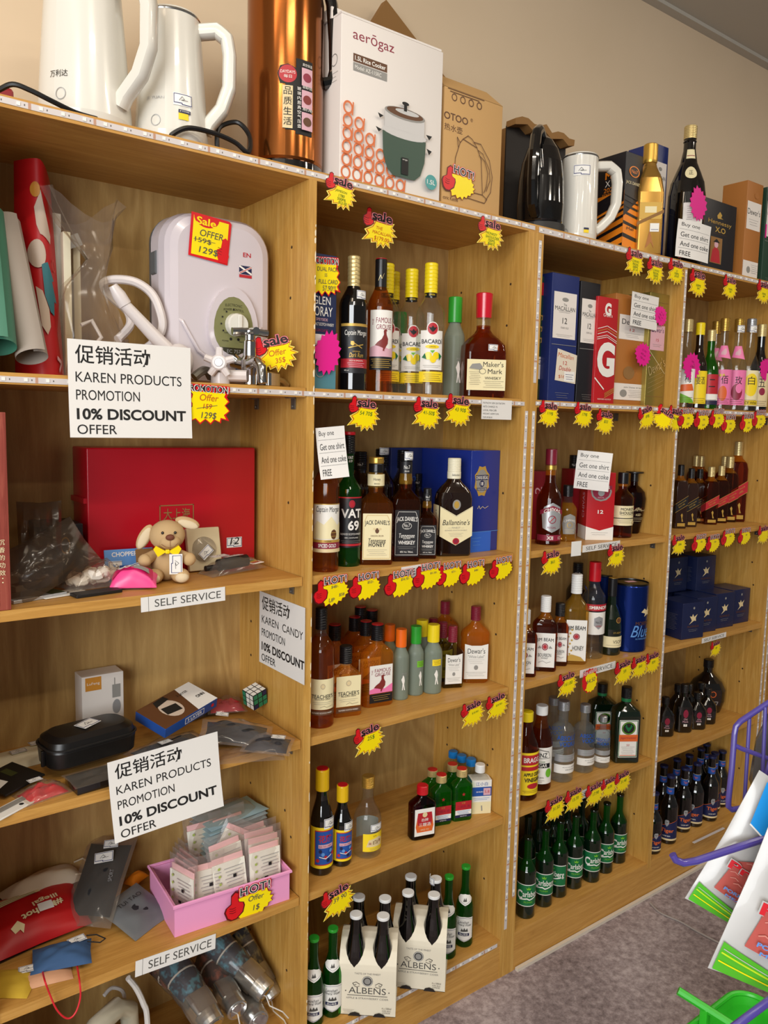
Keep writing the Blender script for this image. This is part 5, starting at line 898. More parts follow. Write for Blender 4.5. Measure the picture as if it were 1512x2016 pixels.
# cooking wine shelf
g = 'bottles on the cooking wine shelf'
pb('sauce_large', 632, 1728, Z4, 'tall dark sauce bottle with yellow cap and blue and yellow label', 1513, group=g, r=.031)
pb('sauce_small', 672, 1709, Z4, 'shorter dark sauce bottle with red-topped yellow cap', 1545, group=g, r=.026)
pb('rice_wine', 722, 1692, Z4, 'clear rice wine bottle with gold cap and pale yellow label', 1527, group=g, r=.033)
pb('wine_flask', 829, 1655, Z4, 'dark red flat flask with red cap and red seal label', 1545, group=g, r=.022)
pb('green_flask', 866, 1627, Z4, 'green flat flask directly behind the dark red flask, left front', 1524, group=g, r=.02)
pb('green_flask', 906, 1618, Z4, 'green flat flask in front beside the white carton', 1512, group=g, r=.02)
pb('green_flask', 849, 1605, Z4, 'green flat flask hindmost on the left', 1514, group=g, r=.02)
pb('green_flask', 888, 1598, Z4, 'green flat flask hindmost next to the blue caps', 1503, group=g, r=.02)
for i, (px, py, tp) in enumerate(((931, 1588, 1491), (913, 1577, 1484), (897, 1568, 1477))):
    pb('blue_cap_flask', px, py, Z4, ('front', 'middle', 'rear')[i]+' one of three clear flasks with blue caps', tp, group=g, r=.02)
pb('carton', 942, 1602, Z4, 'white and blue drink carton with a white bottle cap sticking out', 1504, group=g, r=.02)
# bottom of the left unit
g = 'beer bottles at the bottom of the left unit'
pb('green_beer', 616, 2030, Z5, 'green beer bottle cut by the divider at the bottom left', 1845, group=g, r=.029)
pb('green_beer', 653, 2009, Z5, 'green beer bottle left of the four-packs', 1826, group=g, r=.029)
pb('green_beer', 879, 1893, Z5, 'green beer bottle between the four-pack and its right-hand neighbour', 1724, group=g, r=.029)
pb('green_beer', 912, 1869, Z5, 'green beer bottle furthest right, near the panel', 1704, group=g, r=.029)
# four-packs: each carrier and each bottle
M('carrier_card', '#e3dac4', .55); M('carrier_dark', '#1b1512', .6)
def make_carrier():
    t = thing('bottle_carrier', '', 'bottle carrier', group='cream card four-pack carriers'); mb = MB(); w = .066; d = .064; h = .150
    # wrap-around sleeve: front, sloped shoulders, flat top band, back, floor; open at the ends
    K_ = [(-d, .0), (-d, .112), (-d*.97, .124), (-d*.88, .136), (-d*.72, .149), (-d*.35, .163), (0, .166)]; K_ = K_+[(-a, b_) for a, b_ in reversed(K_[:-1])]
    prof = [(a[0]+(b_[0]-a[0])*q/8, a[1]+(b_[1]-a[1])*q/8) for a, b_ in zip(K_, K_[1:]) for q in range(8)]+[K_[-1]]
    v = []; n = 64; f = []
    cx = (-.0315, .0315)
    for y, z in prof: 
        for j in range(n+1): v.append((-w+2*w*j/n, y, z))
    keep = []
    for i in range(len(prof)-1):
        for j in range(n):
            x = -w+2*w*(j+.5)/n; y = (prof[i][0]+prof[i+1][0])/2; z = (prof[i][1]+prof[i+1][1])/2
            if z > .10 and any((x-c)**2+(abs(y)-.040)**2 < .0195**2 for c in cx): continue
            f.append((i*(n+1)+j, i*(n+1)+j+1, (i+1)*(n+1)+j+1, (i+1)*(n+1)+j))
    mb.add(v, f, 'carrier_card', True); mb.box(-w, -d, 0, w, d, .0012, 'carrier_card'); mb.box(-.0008, -d+.012, .001, .0008, d-.012, .10, 'carrier_card')
    mb.build('sleeve', t)
    mb = MB(); mb.decal([T_('ALBENS', 0, .062, .0155, 'ink_soft', .086), T_('·', -.05, .060, .003, 'ink_soft'), T_('·', .05, .060, .003, 'ink_soft'), ('l', [(-.046, .050), (.046, .050)], .0013, 'ink_soft'), T_('APPLE & STRAWBERRY CIDER', 0, .043, .0045, 'lab_grey', .098), T_('TASTE OF THE FINEST', 0, .104, .0042, 'lab_grey', .060), ('c', 0, .086, .0125, 'ink_soft'), ('o', 0, .086, .0115, .001, 'lab_white'), ('c', 0, .086, .007, 'lab_grey'),
        ('l', [(-.018, .078), (-.026, .083), (-.034, .080), (-.031, .075), (-.026, .077)], .0012, 'ink_soft'), ('l', [(.018, .078), (.026, .083), (.034, .080), (.031, .075), (.026, .077)], .0012, 'ink_soft'), ('l', [(-.018, .074), (-.024, .071), (-.030, .073)], .001, 'ink_soft'), ('l', [(.018, .074), (.024, .071), (.030, .073)], .001, 'ink_soft'),
        *lines(-.056, -.03, .014, 4, .003, 'lab_grey', .0005), T_('4 x 330ml', .045, .022, .004, 'ink_soft', .022), T_('5.5% ALC', .045, .016, .0034, 'ink_soft', .02), T_('4 PACK', .045, .011, .0034, 'ink_soft', .018), ('p', [(.014, 0), (.018, .007), (.028, .010), (.038, .007), (.044, 0)], 'carrier_dark'), ('p', [(-.044, 0), (-.038, .007), (-.028, .010), (-.018, .007), (-.014, 0)], 'carrier_dark')], flat(-d-.0003, 0), 0); mb.build('front_print', t)
    return t
g2 = 'dark cider bottles in the four-packs'
for nm, px, py, lb in (('left', 722, 2000, 'cream four-pack carrier on the left, nearer one'), ('right', 822, 1948, 'cream four-pack carrier on the right, beside the green beer')):
    p = atz(px, py, Z5); d = Vector((p.x-CAM.x, p.y-CAM.y, 0)).normalized(); rz = toward(p.x, p.y, -4); fwd = Vector((-sin(rz), cos(rz), 0)); c = p+fwd*.064
    use('carrier', make_carrier, (c.x, c.y, Z5+.0004), rz, lb, 'cream card four-pack carriers')
    for i, (a, b_) in enumerate(((-.0315, -.0345), (.0315, -.0345), (-.0315, .0345), (.0315, .0345))):
        x = c.x+a*cos(rz)-b_*sin(rz); y = c.y+a*sin(rz)+b_*cos(rz)
        use('cider', B['cider'], (x, y, Z5+.002), rz-pi/2, ('dark cider bottle in the %s four-pack, '+('front left', 'front right', 'rear left', 'rear right')[i]) % nm, g2)
# ---------------- boxes
def gift_box(name, label, px0, px1, y, z, top, depth, mat, front, cat='box', side=None, w=None, rz=0, group=None, topmat=None, h=None, name2='carton', leftm=None):
    """carton standing at depth y; its front spans columns px0..px1 of the photo"""
    a = aty(px0, 900, y) if px0 is not None else None; pm = (top+900)/2
    row = (proj((aty(px0, 900, y).x, y, z))[1]+top)/2
    a = aty(px0, row, y); b = aty(px1, row, y); W_ = w or (b.x-a.x); hh = h or zat((a.x+b.x)/2, y, top)-z
    t = thing(name, label, cat, (a.x, y, z+.0003), rz, group)
    mb = MB().box(0, 0, 0, W_, depth, hh, mat, .0012); mb.build(name2, t)
    if topmat: MB().box(.001, .001, hh, W_-.001, depth-.001, hh+.0006, topmat).build('lid', t)
    if front: mb = MB(); mb.decal(front(W_, hh), flat(-.0002, 0, 0), 0); mb.build('front_print', t)
    if side: mb = MB(); mb.decal(side(depth, hh), flat_left(-.0002, 0, depth), 0); mb.build('side_print', t)
    return t, W_, hh
M('navy_board', '#15234a', .4); M('blue_board', '#1b2a66', .35); M('royal_blue', '#1b2f86', .35, 0, .5, .2); M('royal_light', '#2c63c8', .4); M('black_board', '#15141a', .4); M('teal_board', '#4c8290', .5); M('red_board', '#b5121c', .4, 0, .5, .2); M('red_dark', '#8a0d1c', .4); M('tan_board', '#a86a2c', .5); M('gold_board', '#a4924a', .3, .7); M('green_board', '#1c3a2a', .4); M('olive_board', '#39401f', .4); M('kraft', '#c39a62', .7); M('kraft_dark', '#8d6636', .75); M('white_board', '#e4ddd6', .5)
t, w, h = gift_box('whisky_carton', 'dark blue and teal whisky box against the divider, behind the star card', 604, 662, .034, ZM, 500, .075, 'navy_board', lambda w, h: [('r', 0, 0, w, h*.25, 'teal_board'), T_('GLEN', w*.5, h*.66, h*.06, 'lab_white', w*.58), T_('MORAY', w*.47, h*.58, h*.07, 'lab_white', w*.78), T_('SPEYSIDE', w*.5, h*.52, h*.02, 'lab_rose', w*.4), T_('SINGLE MALT SCOTCH WHISKY', w*.46, h*.485, h*.022, 'lab_white', w*.9), T_('ELGIN CLASSIC', w*.5, h*.44, h*.02, 'lab_wine', w*.45), ('r', w*.28, h*.325, w*.94, h*.41, 'sticker_white'), ('l', [(w*.5, h*.35), (w*.6, h*.40), (w*.7, h*.36), (w*.85, h*.37)], .001, 'ink_soft'), ('o', w*.45, h*.13, w*.16, .002, 'lab_grey')])
def chivas18(w, h): return [('p', [(w*.38+(w*.24)*cos(2*pi*i/16)*(1.15 if i % 2 else .95), h*.70+(h*.145)*sin(2*pi*i/16)*(1.1 if i % 2 else .95)) for i in range(16)], 'lab_gold'), ('p', [(w*.38+(w*.2)*cos(2*pi*i/16), h*.70+(h*.115)*sin(2*pi*i/16)) for i in range(16)], 'lab_grey'), ('r', w*.16, h*.71, w*.60, h*.76, 'lab_navy'), T_('CHIVAS REGAL', w*.38, h*.735, h*.035, 'lab_white', w*.42, bold=.01), ('c', w*.38, h*.675, w*.085, 'lab_navy'), T_('18', w*.38, h*.675, h*.035, 'lab_white', w*.09, bold=.02), ('r', w*.2, h*.61, w*.56, h*.635, 'lab_navy'), T_('GOLD SIGNATURE', w*.38, h*.622, h*.015, 'lab_white', w*.32), ('l', [(w*.25, h*.43), (w*.3, h*.46), (w*.34, h*.425), (w*.42, h*.45), (w*.5, h*.43), (w*.62, h*.45)], .0012, 'lab_buff'), ('r', 0, .0, w*.75, h*.2, 'royal_light'), ('l', [(0, h*.2), (w, h*.2)], .0012, 'lab_sky'), *lines(w*.08, w*.4, h*.14, 3, h*.035, 'lab_sky', .0009)]
p = atz(922.5, 1088.5, Z2); q = atz(991, 1082, Z2); w = q.x-p.x
t = thing('gift_box', 'large royal blue gift box on the spirits shelf behind the cream-capped bottle', 'gift box', (p.x, p.y, Z2+.0003)); h = zat(q.x, p.y, 887)-Z2; w = min(w, XB-.002-p.x); d = YB-.004-p.y
MB().box(0, 0, 0, w, d, h, 'royal_blue', .001).build('carton', t); mb = MB(); mb.decal(chivas18(w, h), flat(-.0002), 0); mb.build('front_print', t)
mb = MB().box(-.105, d-.03, 0, -.0005, d-.001, h, 'blue_board', .001); mb.decal([T_('1801', .07, h*.68, h*.05, 'royal_light', .05)], flat(d-.0303, 0, -.105), 0); mb.build('carton_wing', t, 'darker open wing at the rear of the blue box')
# right unit, sealed whisky boxes (above the eye)
mac = lambda w, h: [('r', w*.08, h*.50, w*.92, h*.86, 'white_board'), ('c', w*.5, h*.805, w*.12, 'lab_grey', h*.016), T_('The', w*.5, h*.765, h*.018, 'ink_soft', w*.12), T_('MACALLAN', w*.5, h*.735, h*.032, 'ink_soft', w*.74), *lines(w*.25, w*.75, h*.715, 2, h*.01, 'lab_grey', .0006), T_('12', w*.5, h*.64, h*.045, 'ink_soft', w*.17), T_('YEARS OLD', w*.5, h*.585, h*.014, 'lab_grey', w*.3), *lines(w*.2, w*.8, h*.53, 2, h*.012, 'lab_grey', .0005), ('l', [(w*.05, h*.45), (w*.95, h*.45)], .0012, 'lab_grey'), *lines(w*.25, w*.75, h*.07, 3, h*.018, 'lab_grey', .0005)]
gift_box('whisky_carton', 'green and gold whisky box at the very left, mostly hidden by the panel', 1058, 1077, .075, ZM, 545, .08, 'green_board', lambda w, h: [('r', 0, 0, w, h*.14, 'olive_board'), ('r', 0, h*.18, w, h*.36, 'white_board'), T_('Gle', w*.5, h*.32, h*.04, 'ink', w*.8), ('r', 0, h*.85, w, h*.95, 'red_board'), *[('p', star5(w*.5, h*(.5+.09*i), w*.35), 'lab_gold') for i in range(3)]])
t, w, h = gift_box('whisky_carton', 'blue single-malt box with an orange handwritten note stuck on', 1083, 1136, .045, ZM, 541, .08, 'blue_board', mac)
mb = MB(); mb.decal([('p', [(w*.22, h*.17), (w*1.0, h*.15), (w*1.02, h*.38), (w*.28, h*.42)], 'paper_warm'), T_('Macallan', w*.6, h*.365, h*.035, 'ink_orange', w*.6, shear=.2, rot=-6), T_('12', w*.58, h*.31, h*.03, 'ink_red', w*.15), T_('Double', w*.58, h*.265, h*.035, 'ink_red', w*.45, shear=.2, rot=-4), T_('$168', w*.5, h*.2, h*.03, 'ink_orange', w*.3), ('r', w*.55, h*.165, w*.95, h*.245, 'sticker_white'), *lines(w*.6, w*.9, h*.22, 3, h*.018, 'ink_blue', .001)], flat(-.0012), 0); mb.build('price_note', t)
gift_box('whisky_carton', 'black single-malt box beside the blue one', 1139, 1177, .048, ZM, 556, .08, 'black_board', mac)
def grants(w, h):
    G = lambda s, u, v: T_('G', u, v, s*1.5, 'lab_white', s*1.2, bold=.05)
    return [G(w*.26, w*.5, h*.89), T_("Grant's", w*.5, h*.835, h*.032, 'lab_white', w*.44), *[('l', [(w*.04+q*w*.02, h*(.70-.025*i+.0)), (w*.5, h*(.735-.025*i)), (w*.98, h*(.69-.025*i))], .0016, ('lab_white', 'lab_gold')[i % 2]) for i in range(3) for q in (0,)], *[('l', [(w*.02, h*(.62-.018*i)), (w*.5, h*(.65-.018*i)), (w*.98, h*(.60-.018*i))], .0016, 'lab_white') for i in range(2)], G(w*.72, w*.5, h*.42), ('l', [(w*.0, h*.24), (w*.45, h*.14)], .004, 'lab_white'), ('l', [(w*.98, h*.12), (w*.5, h*.06)], .0015, 'lab_gold'), *[('l', [(w*.5, h*(.10-.012*i)), (w*.98, h*(.16-.012*i))], .0012, 'lab_gold') for i in range(3)], T_('BLENDED SCOTCH', w*.5, h*.045, h*.012, 'lab_white', w*.66)]
gift_box('whisky_carton', 'red whisky box with a big white G', 1173, 1213, .040, ZM, 586, .075, 'red_board', grants)
def dew(w, h): return [('r', w*.12, h*.60, w*.86, h*.82, 'white_board'), T_("Dewar's", w*.49, h*.76, h*.05, 'ink', w*.6), T_('12', w*.49, h*.69, h*.025, 'ink_red', w*.14), *lines(w*.28, w*.72, h*.655, 3, h*.015, 'lab_grey', .0006), ('c', w*.45, h*.30, w*.16, 'kraft_dark', h*.06), ('r', w*.05, h*.05, w*.95, h*.2, 'white_board'), ('c', w*.32, h*.11, w*.10, 'lab_grey', h*.035), T_('John Dewar & Sons', w*.6, h*.165, h*.016, 'ink_soft', w*.55), *lines(w*.46, w*.9, h*.14, 5, h*.015, 'lab_grey', .0006)]
t, w, h = gift_box('whisky_carton', 'brown whisky box with a portrait, offer note clipped to it', 1208, 1277, .055, ZM, 583, .08, 'tan_board', dew)
def golden(w, h): return [('r', w*.1, h*.5, w*.85, h*.72, 'lab_rose'), T_("Dewar's", w*.48, h*.68, h*.045, 'lab_navy', w*.62), T_('15', w*.48, h*.59, h*.025, 'lab_red', w*.14), *lines(w*.24, w*.7, h*.55, 2, h*.015, 'lab_grey', .0007), ('l', [(w*.05, h*.5), (w*.95, h*.3)], .0012, 'lab_cream'), ('l', [(w*.05, h*.09), (w*.95, h*.09)], .001, 'kraft_dark'), ('l', [(w*.05, h*.92), (w*.95, h*.92)], .001, 'kraft_dark'), T_("Dewar's", w*.5, h*.36, h*.09, 'pale_gold', w*.9, rot=24), *[('l', [(w*.1, h*(.12+.04*i)), (w*.9, h*(.2+.04*i))], .0008, 'pale_gold') for i in range(4)]]
gift_box('whisky_carton', 'gold foil whisky box next to the narrow divider', 1275, 1312, .040, ZM, 578, .075, 'gold_board', golden)
p = aty(1245, 573, .034); buy(p, (aty(1298, 578, .034).x-p.x)*1.0, p.z-aty(1245, 641, .034).z, 'offer note clipped to the brown whisky box', (0, rad(2), 0))
p = aty(621, 843, .010); q = aty(664, 838, .010); buy(p, .062, .105, 'curling offer note at the left end of the spirits shelf', (rad(4), rad(-6), rad(-16)), bend=.014)
# far right bay, middle shelf
g = 'bottles behind the star cards at far right'
pb('liquor_green', 1352, 700, ZM, 'clear bottle with green and orange label beside the narrow divider', 629, y=.045, group=g)
pb('liquor_yellow', 1376, 700, ZM, 'dark bottle with yellow cap and yellow ginger wine label', 636, y=.062, group=g)
pb('liquor_star', 1399, 700, ZM, 'green bottle with a red star on its gold cap', 650, y=.055, group=g)
pb('liquor_pink', 1424, 700, ZM, 'clear bottle with pink fruit label, gold cap', 627, y=.058, group=g)
pb('liquor_rose', 1452, 700, ZM, 'clear bottle with pink rose label, gold cap', 628, y=.052, group=g)
pb('liquor_rice', 1476, 700, ZM, 'clear rice wine bottle with cream label and silver cap', 628, y=.052, group=g)
pb('liquor_dark', 1497, 700, ZM, 'dark bottle with pale gold cap at the right edge of the middle row', 639, y=.050, group=g)
pb('liquor_pink', 1408, 700, ZM, 'clear bottle with price slip standing behind the star-capped one', 633, y=.16, group=g)
pb('liquor_rose', 1461, 700, ZM, 'clear bottle standing behind, gold cap between rose and rice labels', 638, y=.17, group=g)
# whisky gift shelf
g = 'bottles on the red gift box shelf'
pb('chivas_round', 1078, 1074, Z2, 'round whisky bottle with silver shield label and wine-red cap', 884, group=g, r=.037)
pb('chivas_small', 1114, 1067, Z2, 'small golden whisky bottle right of the round one', 955, group=g, r=.028)
pb('monkey_malt', 1221, 1060, Z2, 'whisky bottle with broad cream label right of the red gift box', 930, group=g, r=.037)
pb('decanter', 1263, 1050, Z2, 'wide dark red decanter with flat black stopper', 928, group=g, r=.036)
pb('dark_cap_bottle', 1125, 1035, Z2, 'dark bottle standing behind the red gift box, black cap showing', 896, group=g, r=.04)
ch12 = lambda w, h: [('r', 0, 0, w, h*.20, 'lab_white'), ('p', [(0, h*.2), (w*.5, h*.14), (w, h*.2)], 'red_board'), ('p', [(w*.5+w*.38*cos(2*pi*i/12), h*.72+h*.145*sin(2*pi*i/12)) for i in range(12)], 'lab_grey'), ('p', [(w*.5+w*.32*cos(2*pi*i/12), h*.72+h*.12*sin(2*pi*i/12)) for i in range(12)], 'lab_wine'), ('r', w*.12, h*.75, w*.88, h*.81, 'lab_wine'), T_('CHIVAS', w*.5, h*.78, h*.04, 'lab_white', w*.6, bold=.02), ('c', w*.5, h*.70, w*.12, 'lab_silver'), T_('— REGAL —', w*.5, h*.63, h*.02, 'lab_rose', w*.44), T_('12', w*.5, h*.42, h*.055, 'lab_white', w*.2, bold=.02), *lines(w*.2, w*.8, h*.11, 2, h*.03, 'lab_grey', .0006)]
ch12s = lambda d, h: [('r', 0, 0, d, h*.2, 'lab_white'), T_('CHIVAS 12', d*.6, h*.58, d*.24, 'lab_rose', h*.52, rot=90)]
p = atz(1152, 1063, Z2)
t = thing('gift_box', 'red gift box with white base, offer note draped over it', 'gift box', (p.x, p.y, Z2+.0003), toward(p.x, p.y, 18)); w, h = .080, zat(p.x, p.y, 930)-Z2
MB().box(0, 0, 0, w, .075, h, 'red_board', .001).build('carton', t); mb = MB(); mb.decal(ch12(w, h), flat(-.0002), 0); mb.decal(ch12s(.075, h), flat_left(-.0002, 0, .075), 0); mb.build('print', t)
p = atz(1108, 1045, Z2); p.y = .15
t = thing('gift_box', 'second red gift box standing behind the small golden bottle', 'gift box', (.80, .17, Z2+.0003), toward(p.x, p.y, 24)); MB().box(0, 0, 0, w, .075, h, 'red_dark', .001).build('carton', t); mb = MB(); mb.decal([T_('2', w*.55, h*.72, .02, 'lab_rose', .02, rot=90)], flat(-.0002), 0); mb.build('print', t)
p = atz(1230, 1040, Z2); t = thing('gift_box', 'third red gift box hidden behind the broad-labelled bottle', 'gift box', (1.03, .185, Z2+.0003), toward(1.07, .175, 32)); MB().box(0, 0, 0, w, .07, h, 'red_dark', .001).build('carton', t)
p0 = atz(1152, 1063, Z2); p = aty(1138, 886, p0.y-.01)
buy(p, .094, .105, 'offer note draped over the front of the red gift box', (rad(-8), rad(4), toward(p.x, p.y, -6)), bend=-.012, bow=.004)
# bourbon shelf
g = 'bottles on the bourbon shelf'
pb('bourbon_flask', 1029, 1335, Z3, 'bourbon flask at the left end, cut off by the panel', 1200, group=g, r=.028)
pb('bourbon_flask', 1069, 1324, Z3, 'bourbon flask with white cap, its whole label showing', 1173, group=g, r=.028)
pb('bourbon_small', 1098, 1313, Z3, 'small bourbon flask with dark cap between two larger ones', 1187, group=g, r=.024)
pb('honey_bourbon', 1128, 1309, Z3, 'honey bourbon with white cap and honeycomb label', 1130, group=g, r=.032)
pb('red_vodka', 1163, 1298, Z3, 'clear vodka with tall red cap and red banner label', 1106, group=g, r=.034)
pb('vsop', 1199, 1292, Z3, 'dark brandy bottle with cream VSOP label', 1137, group=g, r=.0375)
pb('tin', 1234, 1284, Z3, 'round metallic blue gift tin', 1145, r=.052)
pb('tin', 1186, 1258, Z3, 'second gift tin standing behind the vodka, black lid showing', 1128, y=.235)
pb('dark_cap_bottle', 1131, 1265, Z3, 'dark bottle behind the honey bourbon, black cap above it', 1108, group=g, r=.04)
# vodka shelf
g = 'bottles on the vodka shelf'
pb('cider_vinegar', 1030, 1577, Z4, 'yellow-labelled vinegar bottle cut off by the panel', 1400, group=g, r=.0335)
pb('vinegar', 1060, 1558, Z4, 'brown vinegar bottle with white cap and white label', 1388, group=g, r=.0335)
pb('clear_vodka', 1103, 1542, Z4, 'larger clear vodka bottle in front, blue lettering', 1379, group=g, r=.036)
pb('clear_vodka', 1085, 1505, Z4, 'clear vodka bottle standing behind the larger one', 1372, group=g, r=.036)
pb('half_vodka', 1146, 1523, Z4, 'medium clear vodka bottle with blue lettering turned right', 1386, group=g, r=.032)
pb('small_vodka', 1183, 1514, Z4, 'small clear vodka bottle with full blue lettering', 1409, group=g, r=.0245)
pb('herbal_liqueur', 1226, 1504, Z4, 'square dark liqueur bottle with stag label, front one', 1352, group=g, r=.036)
pb('herbal_liqueur', 1180, 1474, Z4, 'square dark liqueur bottle hindmost, label hidden', 1345, group=g, r=.036)
# green beer
g = 'green beer bottles at the bottom right'
for i, (px, py, tp, off) in enumerate(((1033, 1813, 1647, 16), (1068, 1790, 1629, 2), (1097, 1771, 1615, -38), (1127, 1754, 1603, 16), (1162, 1741, 1593, 28), (1188, 1723, 1580, 30), (1214, 1703, 1563, 30))):
    pb('pilsner', px, py, Z5, ('nearest green beer bottle, label reading Carlsb', 'second green beer bottle from the left in the front row', 'green beer bottle with only the end of its name showing', 'middle green beer bottle of the front row', 'green beer bottle with a tilted label edge, fifth of the front row', 'sixth green beer bottle of the front row, half hidden', 'last green beer bottle of the front row, beside the panel')[i], tp, group=g, r=.0325, off=off)
for i, (px, py, tp) in enumerate(((1034, 1755, 1606), (1056, 1740, 1595), (1085, 1727, 1588), (1112, 1713, 1577), (1140, 1700, 1573), (1168, 1690, 1567), (1066, 1705, 1575), (1096, 1690, 1566))):
    pb('pilsner_plain', px, py, Z5, 'green beer bottle behind the front row, '+('first', 'second', 'third', 'fourth', 'fifth', 'sixth', 'seventh, deep in the corner', 'eighth, deep in the middle')[i], tp, group=g, r=.0325)
# red-striped whisky
g = 'striped whisky bottles at far right'
pb('walker_red_large', 1461, 1028, Z2, 'large red-striped whisky bottle at the right end', 870, group=g, r=.035)
pb('walker_red_large', 1423, 1000, Z2, 'large red-striped whisky bottle behind, tallest cap', 868, group=g, r=.035)
for i, (px, py, tp, k) in enumerate(((1394, 1033, 919, 'walker_red'), (1414, 1030, 917, 'walker_red'), (1430, 1028, 899, 'walker_mid'), (1446, 1024, 899, 'walker_mid'), (1378, 1018, 898, 'walker_mid'), (1396, 1014, 898, 'walker_mid'), (1410, 1010, 898, 'walker_mid'), (1365, 1010, 897, 'walker_mid'), (1355, 1038, 922, 'walker_black'), (1372, 1031, 924, 'walker_black'), (1334, 1041, 915, 'walker_black'))):
    pb(k, px, py, Z2, ('small red-striped whisky, left front', 'small red-striped whisky, right front', 'medium red-striped whisky right of the small ones', 'medium red-striped whisky beside the large one', 'medium red-striped whisky behind the left small one', 'medium red-striped whisky behind the small pair', 'medium red-striped whisky deep in the middle', 'medium red-striped whisky hindmost on the left', 'black-striped whisky in front on the left', 'black-striped whisky second from the left', 'black-striped whisky partly hidden by the narrow divider')[i], tp, group=g, r=.026)
# navy boxes
def make_navy():
    t = thing('brandy_carton', '', 'box'); w = .098; h = .118
    MB().box(-w/2, 0, 0, w/2, .098, h, 'navy_carton', .001).build('carton', t); mb = MB()
    em = lambda u, v, s: ('p', [(u+a*s, v+b*s) for a, b in ((-.5, .3), (-.2, .25), (-.1, .5), (.1, .2), (.5, .45), (.3, .1), (.35, -.2), (.1, -.15), (-.55, -.5), (-.2, -.15), (-.3, .05))], 'lab_buff')
    mb.decal([em(0, .064, .034), T_('MORPHEUS', 0, .040, .007, 'lab_brown', .05), *lines(-.02, .02, .03, 2, .005, 'lab_grey', .0006), ('c', 0, .1, .004, 'lab_grey')], flat(-.0002), 0)
    mb.decal([T_('MORPHEUS', .049, .094, .006, 'lab_navy', .05), *lines(.02, .078, .078, 11, .005, 'lab_grey', .0004)], flat_left(-w/2-.0002, 0, .098), 0); mb.build('print', t); return t
M('navy_carton', '#182145', .35); g = 'stacked navy brandy boxes'
def navy(x, y, z, lb, s=1.0, off=0): use('navy', make_navy, (x, y, z), rad(off), lb, g, s)
for i, (px, py) in enumerate(((1389, 1254), (1428, 1240), (1459, 1232), (1484, 1225))):
    pass
zb = Z3+.0004
navy(1.352, .105, zb, 'navy box at the left end with small winged emblem', off=-10); navy(1.448, .018, zb, 'navy box nearest the front edge, its left side showing', off=-10)
navy(1.562, .040, zb, 'navy box second from the left in the front', off=-8); navy(1.672, .040, zb, 'navy box with brighter gold emblem in the front row', 1.02, off=-6); navy(1.784, .045, zb, 'navy box beside the right panel', 1.02, off=-4)
navy(1.50, .165, zb, 'navy box in the rear on the left'); navy(1.625, .165, zb, 'navy box in the rear, middle one under the upper pair'); navy(1.75, .168, zb, 'navy box in the rear on the right')
navy(1.555, .150, zb+.1184, 'upper navy box on the left of the stack', 1.0, off=-4); navy(1.668, .115, zb+.1184, 'upper navy box with emblem on top of the stack', 1.0, off=-6)
# dark rum
g = 'squat dark rum bottles at far right'
for i, (px, py, tp) in enumerate(((1342, 1444, 1347), (1306, 1452, 1372), (1369, 1438, 1363), (1389, 1430, 1357), (1352, 1425, 1346), (1376, 1418, 1345), (1330, 1432, 1348))):
    pb('dark_rum_small', px, py, Z4, ('squat dark rum bottle in front, second from the divider', 'squat dark rum bottle half behind the narrow divider', 'squat dark rum bottle in front, third from the divider', 'squat dark rum bottle in front, furthest right', 'squat dark rum bottle in the rear middle', 'squat dark rum bottle in the rear right', 'squat dark rum bottle in the rear left')[i], tp, group=g, r=.03)
pb('dark_rum_large', 1396, 1403, Z4, 'large round dark rum bottle behind the squat ones', 1296, group=g, r=.053)
# blue-labelled beer
g = 'blue-labelled beer bottles at far right'
for i, (px, py, tp) in enumerate(((1282, 1683, 1560), (1313, 1663, 1526), (1341, 1640, 1511), (1365, 1629, 1502), (1394, 1618, 1488), (1415, 1590, 1478), (1300, 1630, 1506), (1326, 1612, 1494), (1350, 1602, 1486), (1373, 1590, 1475), (1384, 1575, 1464), (1400, 1600, 1481), (1452, 1567, 1472))):
    pb('blue_beer', px, py, Z5, ('blue-labelled beer half behind the narrow divider', 'blue-labelled beer nearest the front, orange name showing', 'blue-labelled beer second in front', 'blue-labelled beer third in front, lion crest turned left', 'blue-labelled beer fourth in front', 'blue-labelled beer at the right of the group, set back', 'blue-labelled beer in the second row by the divider', 'blue-labelled beer in the second row, second', 'blue-labelled beer in the second row, third', 'blue-labelled beer in the second row, fourth', 'blue-labelled beer hindmost under the shelf', 'blue-labelled beer tucked behind the fourth front one', 'blue-labelled beer seen through the purple wire rack')[i], tp, group=g, r=.0295, off=(25, -8, 22, -14, 24, 20)[i] if i < 6 else 10)
for lb, z, r_ in (('dark bottle behind the honey whiskey, black cap to its right', .262, .0185), ('square black-label whiskey bottle, the larger one', .238, .0175), ('dark cider bottle in the right four-pack, rear right', .229, .0155), ('clear bottle with pink rose label, gold cap', .22, .016), ('clear rice wine bottle with cream label and silver cap', .22, .016)):
    o = [q for q in bpy.data.objects if q.get('label') == lb][0]; mb = MB(); mb.decal(stick_els(.03), round_(r_, z-.012, rad(25)), .004, 1, .0004); mb.build('price_sticker', o)
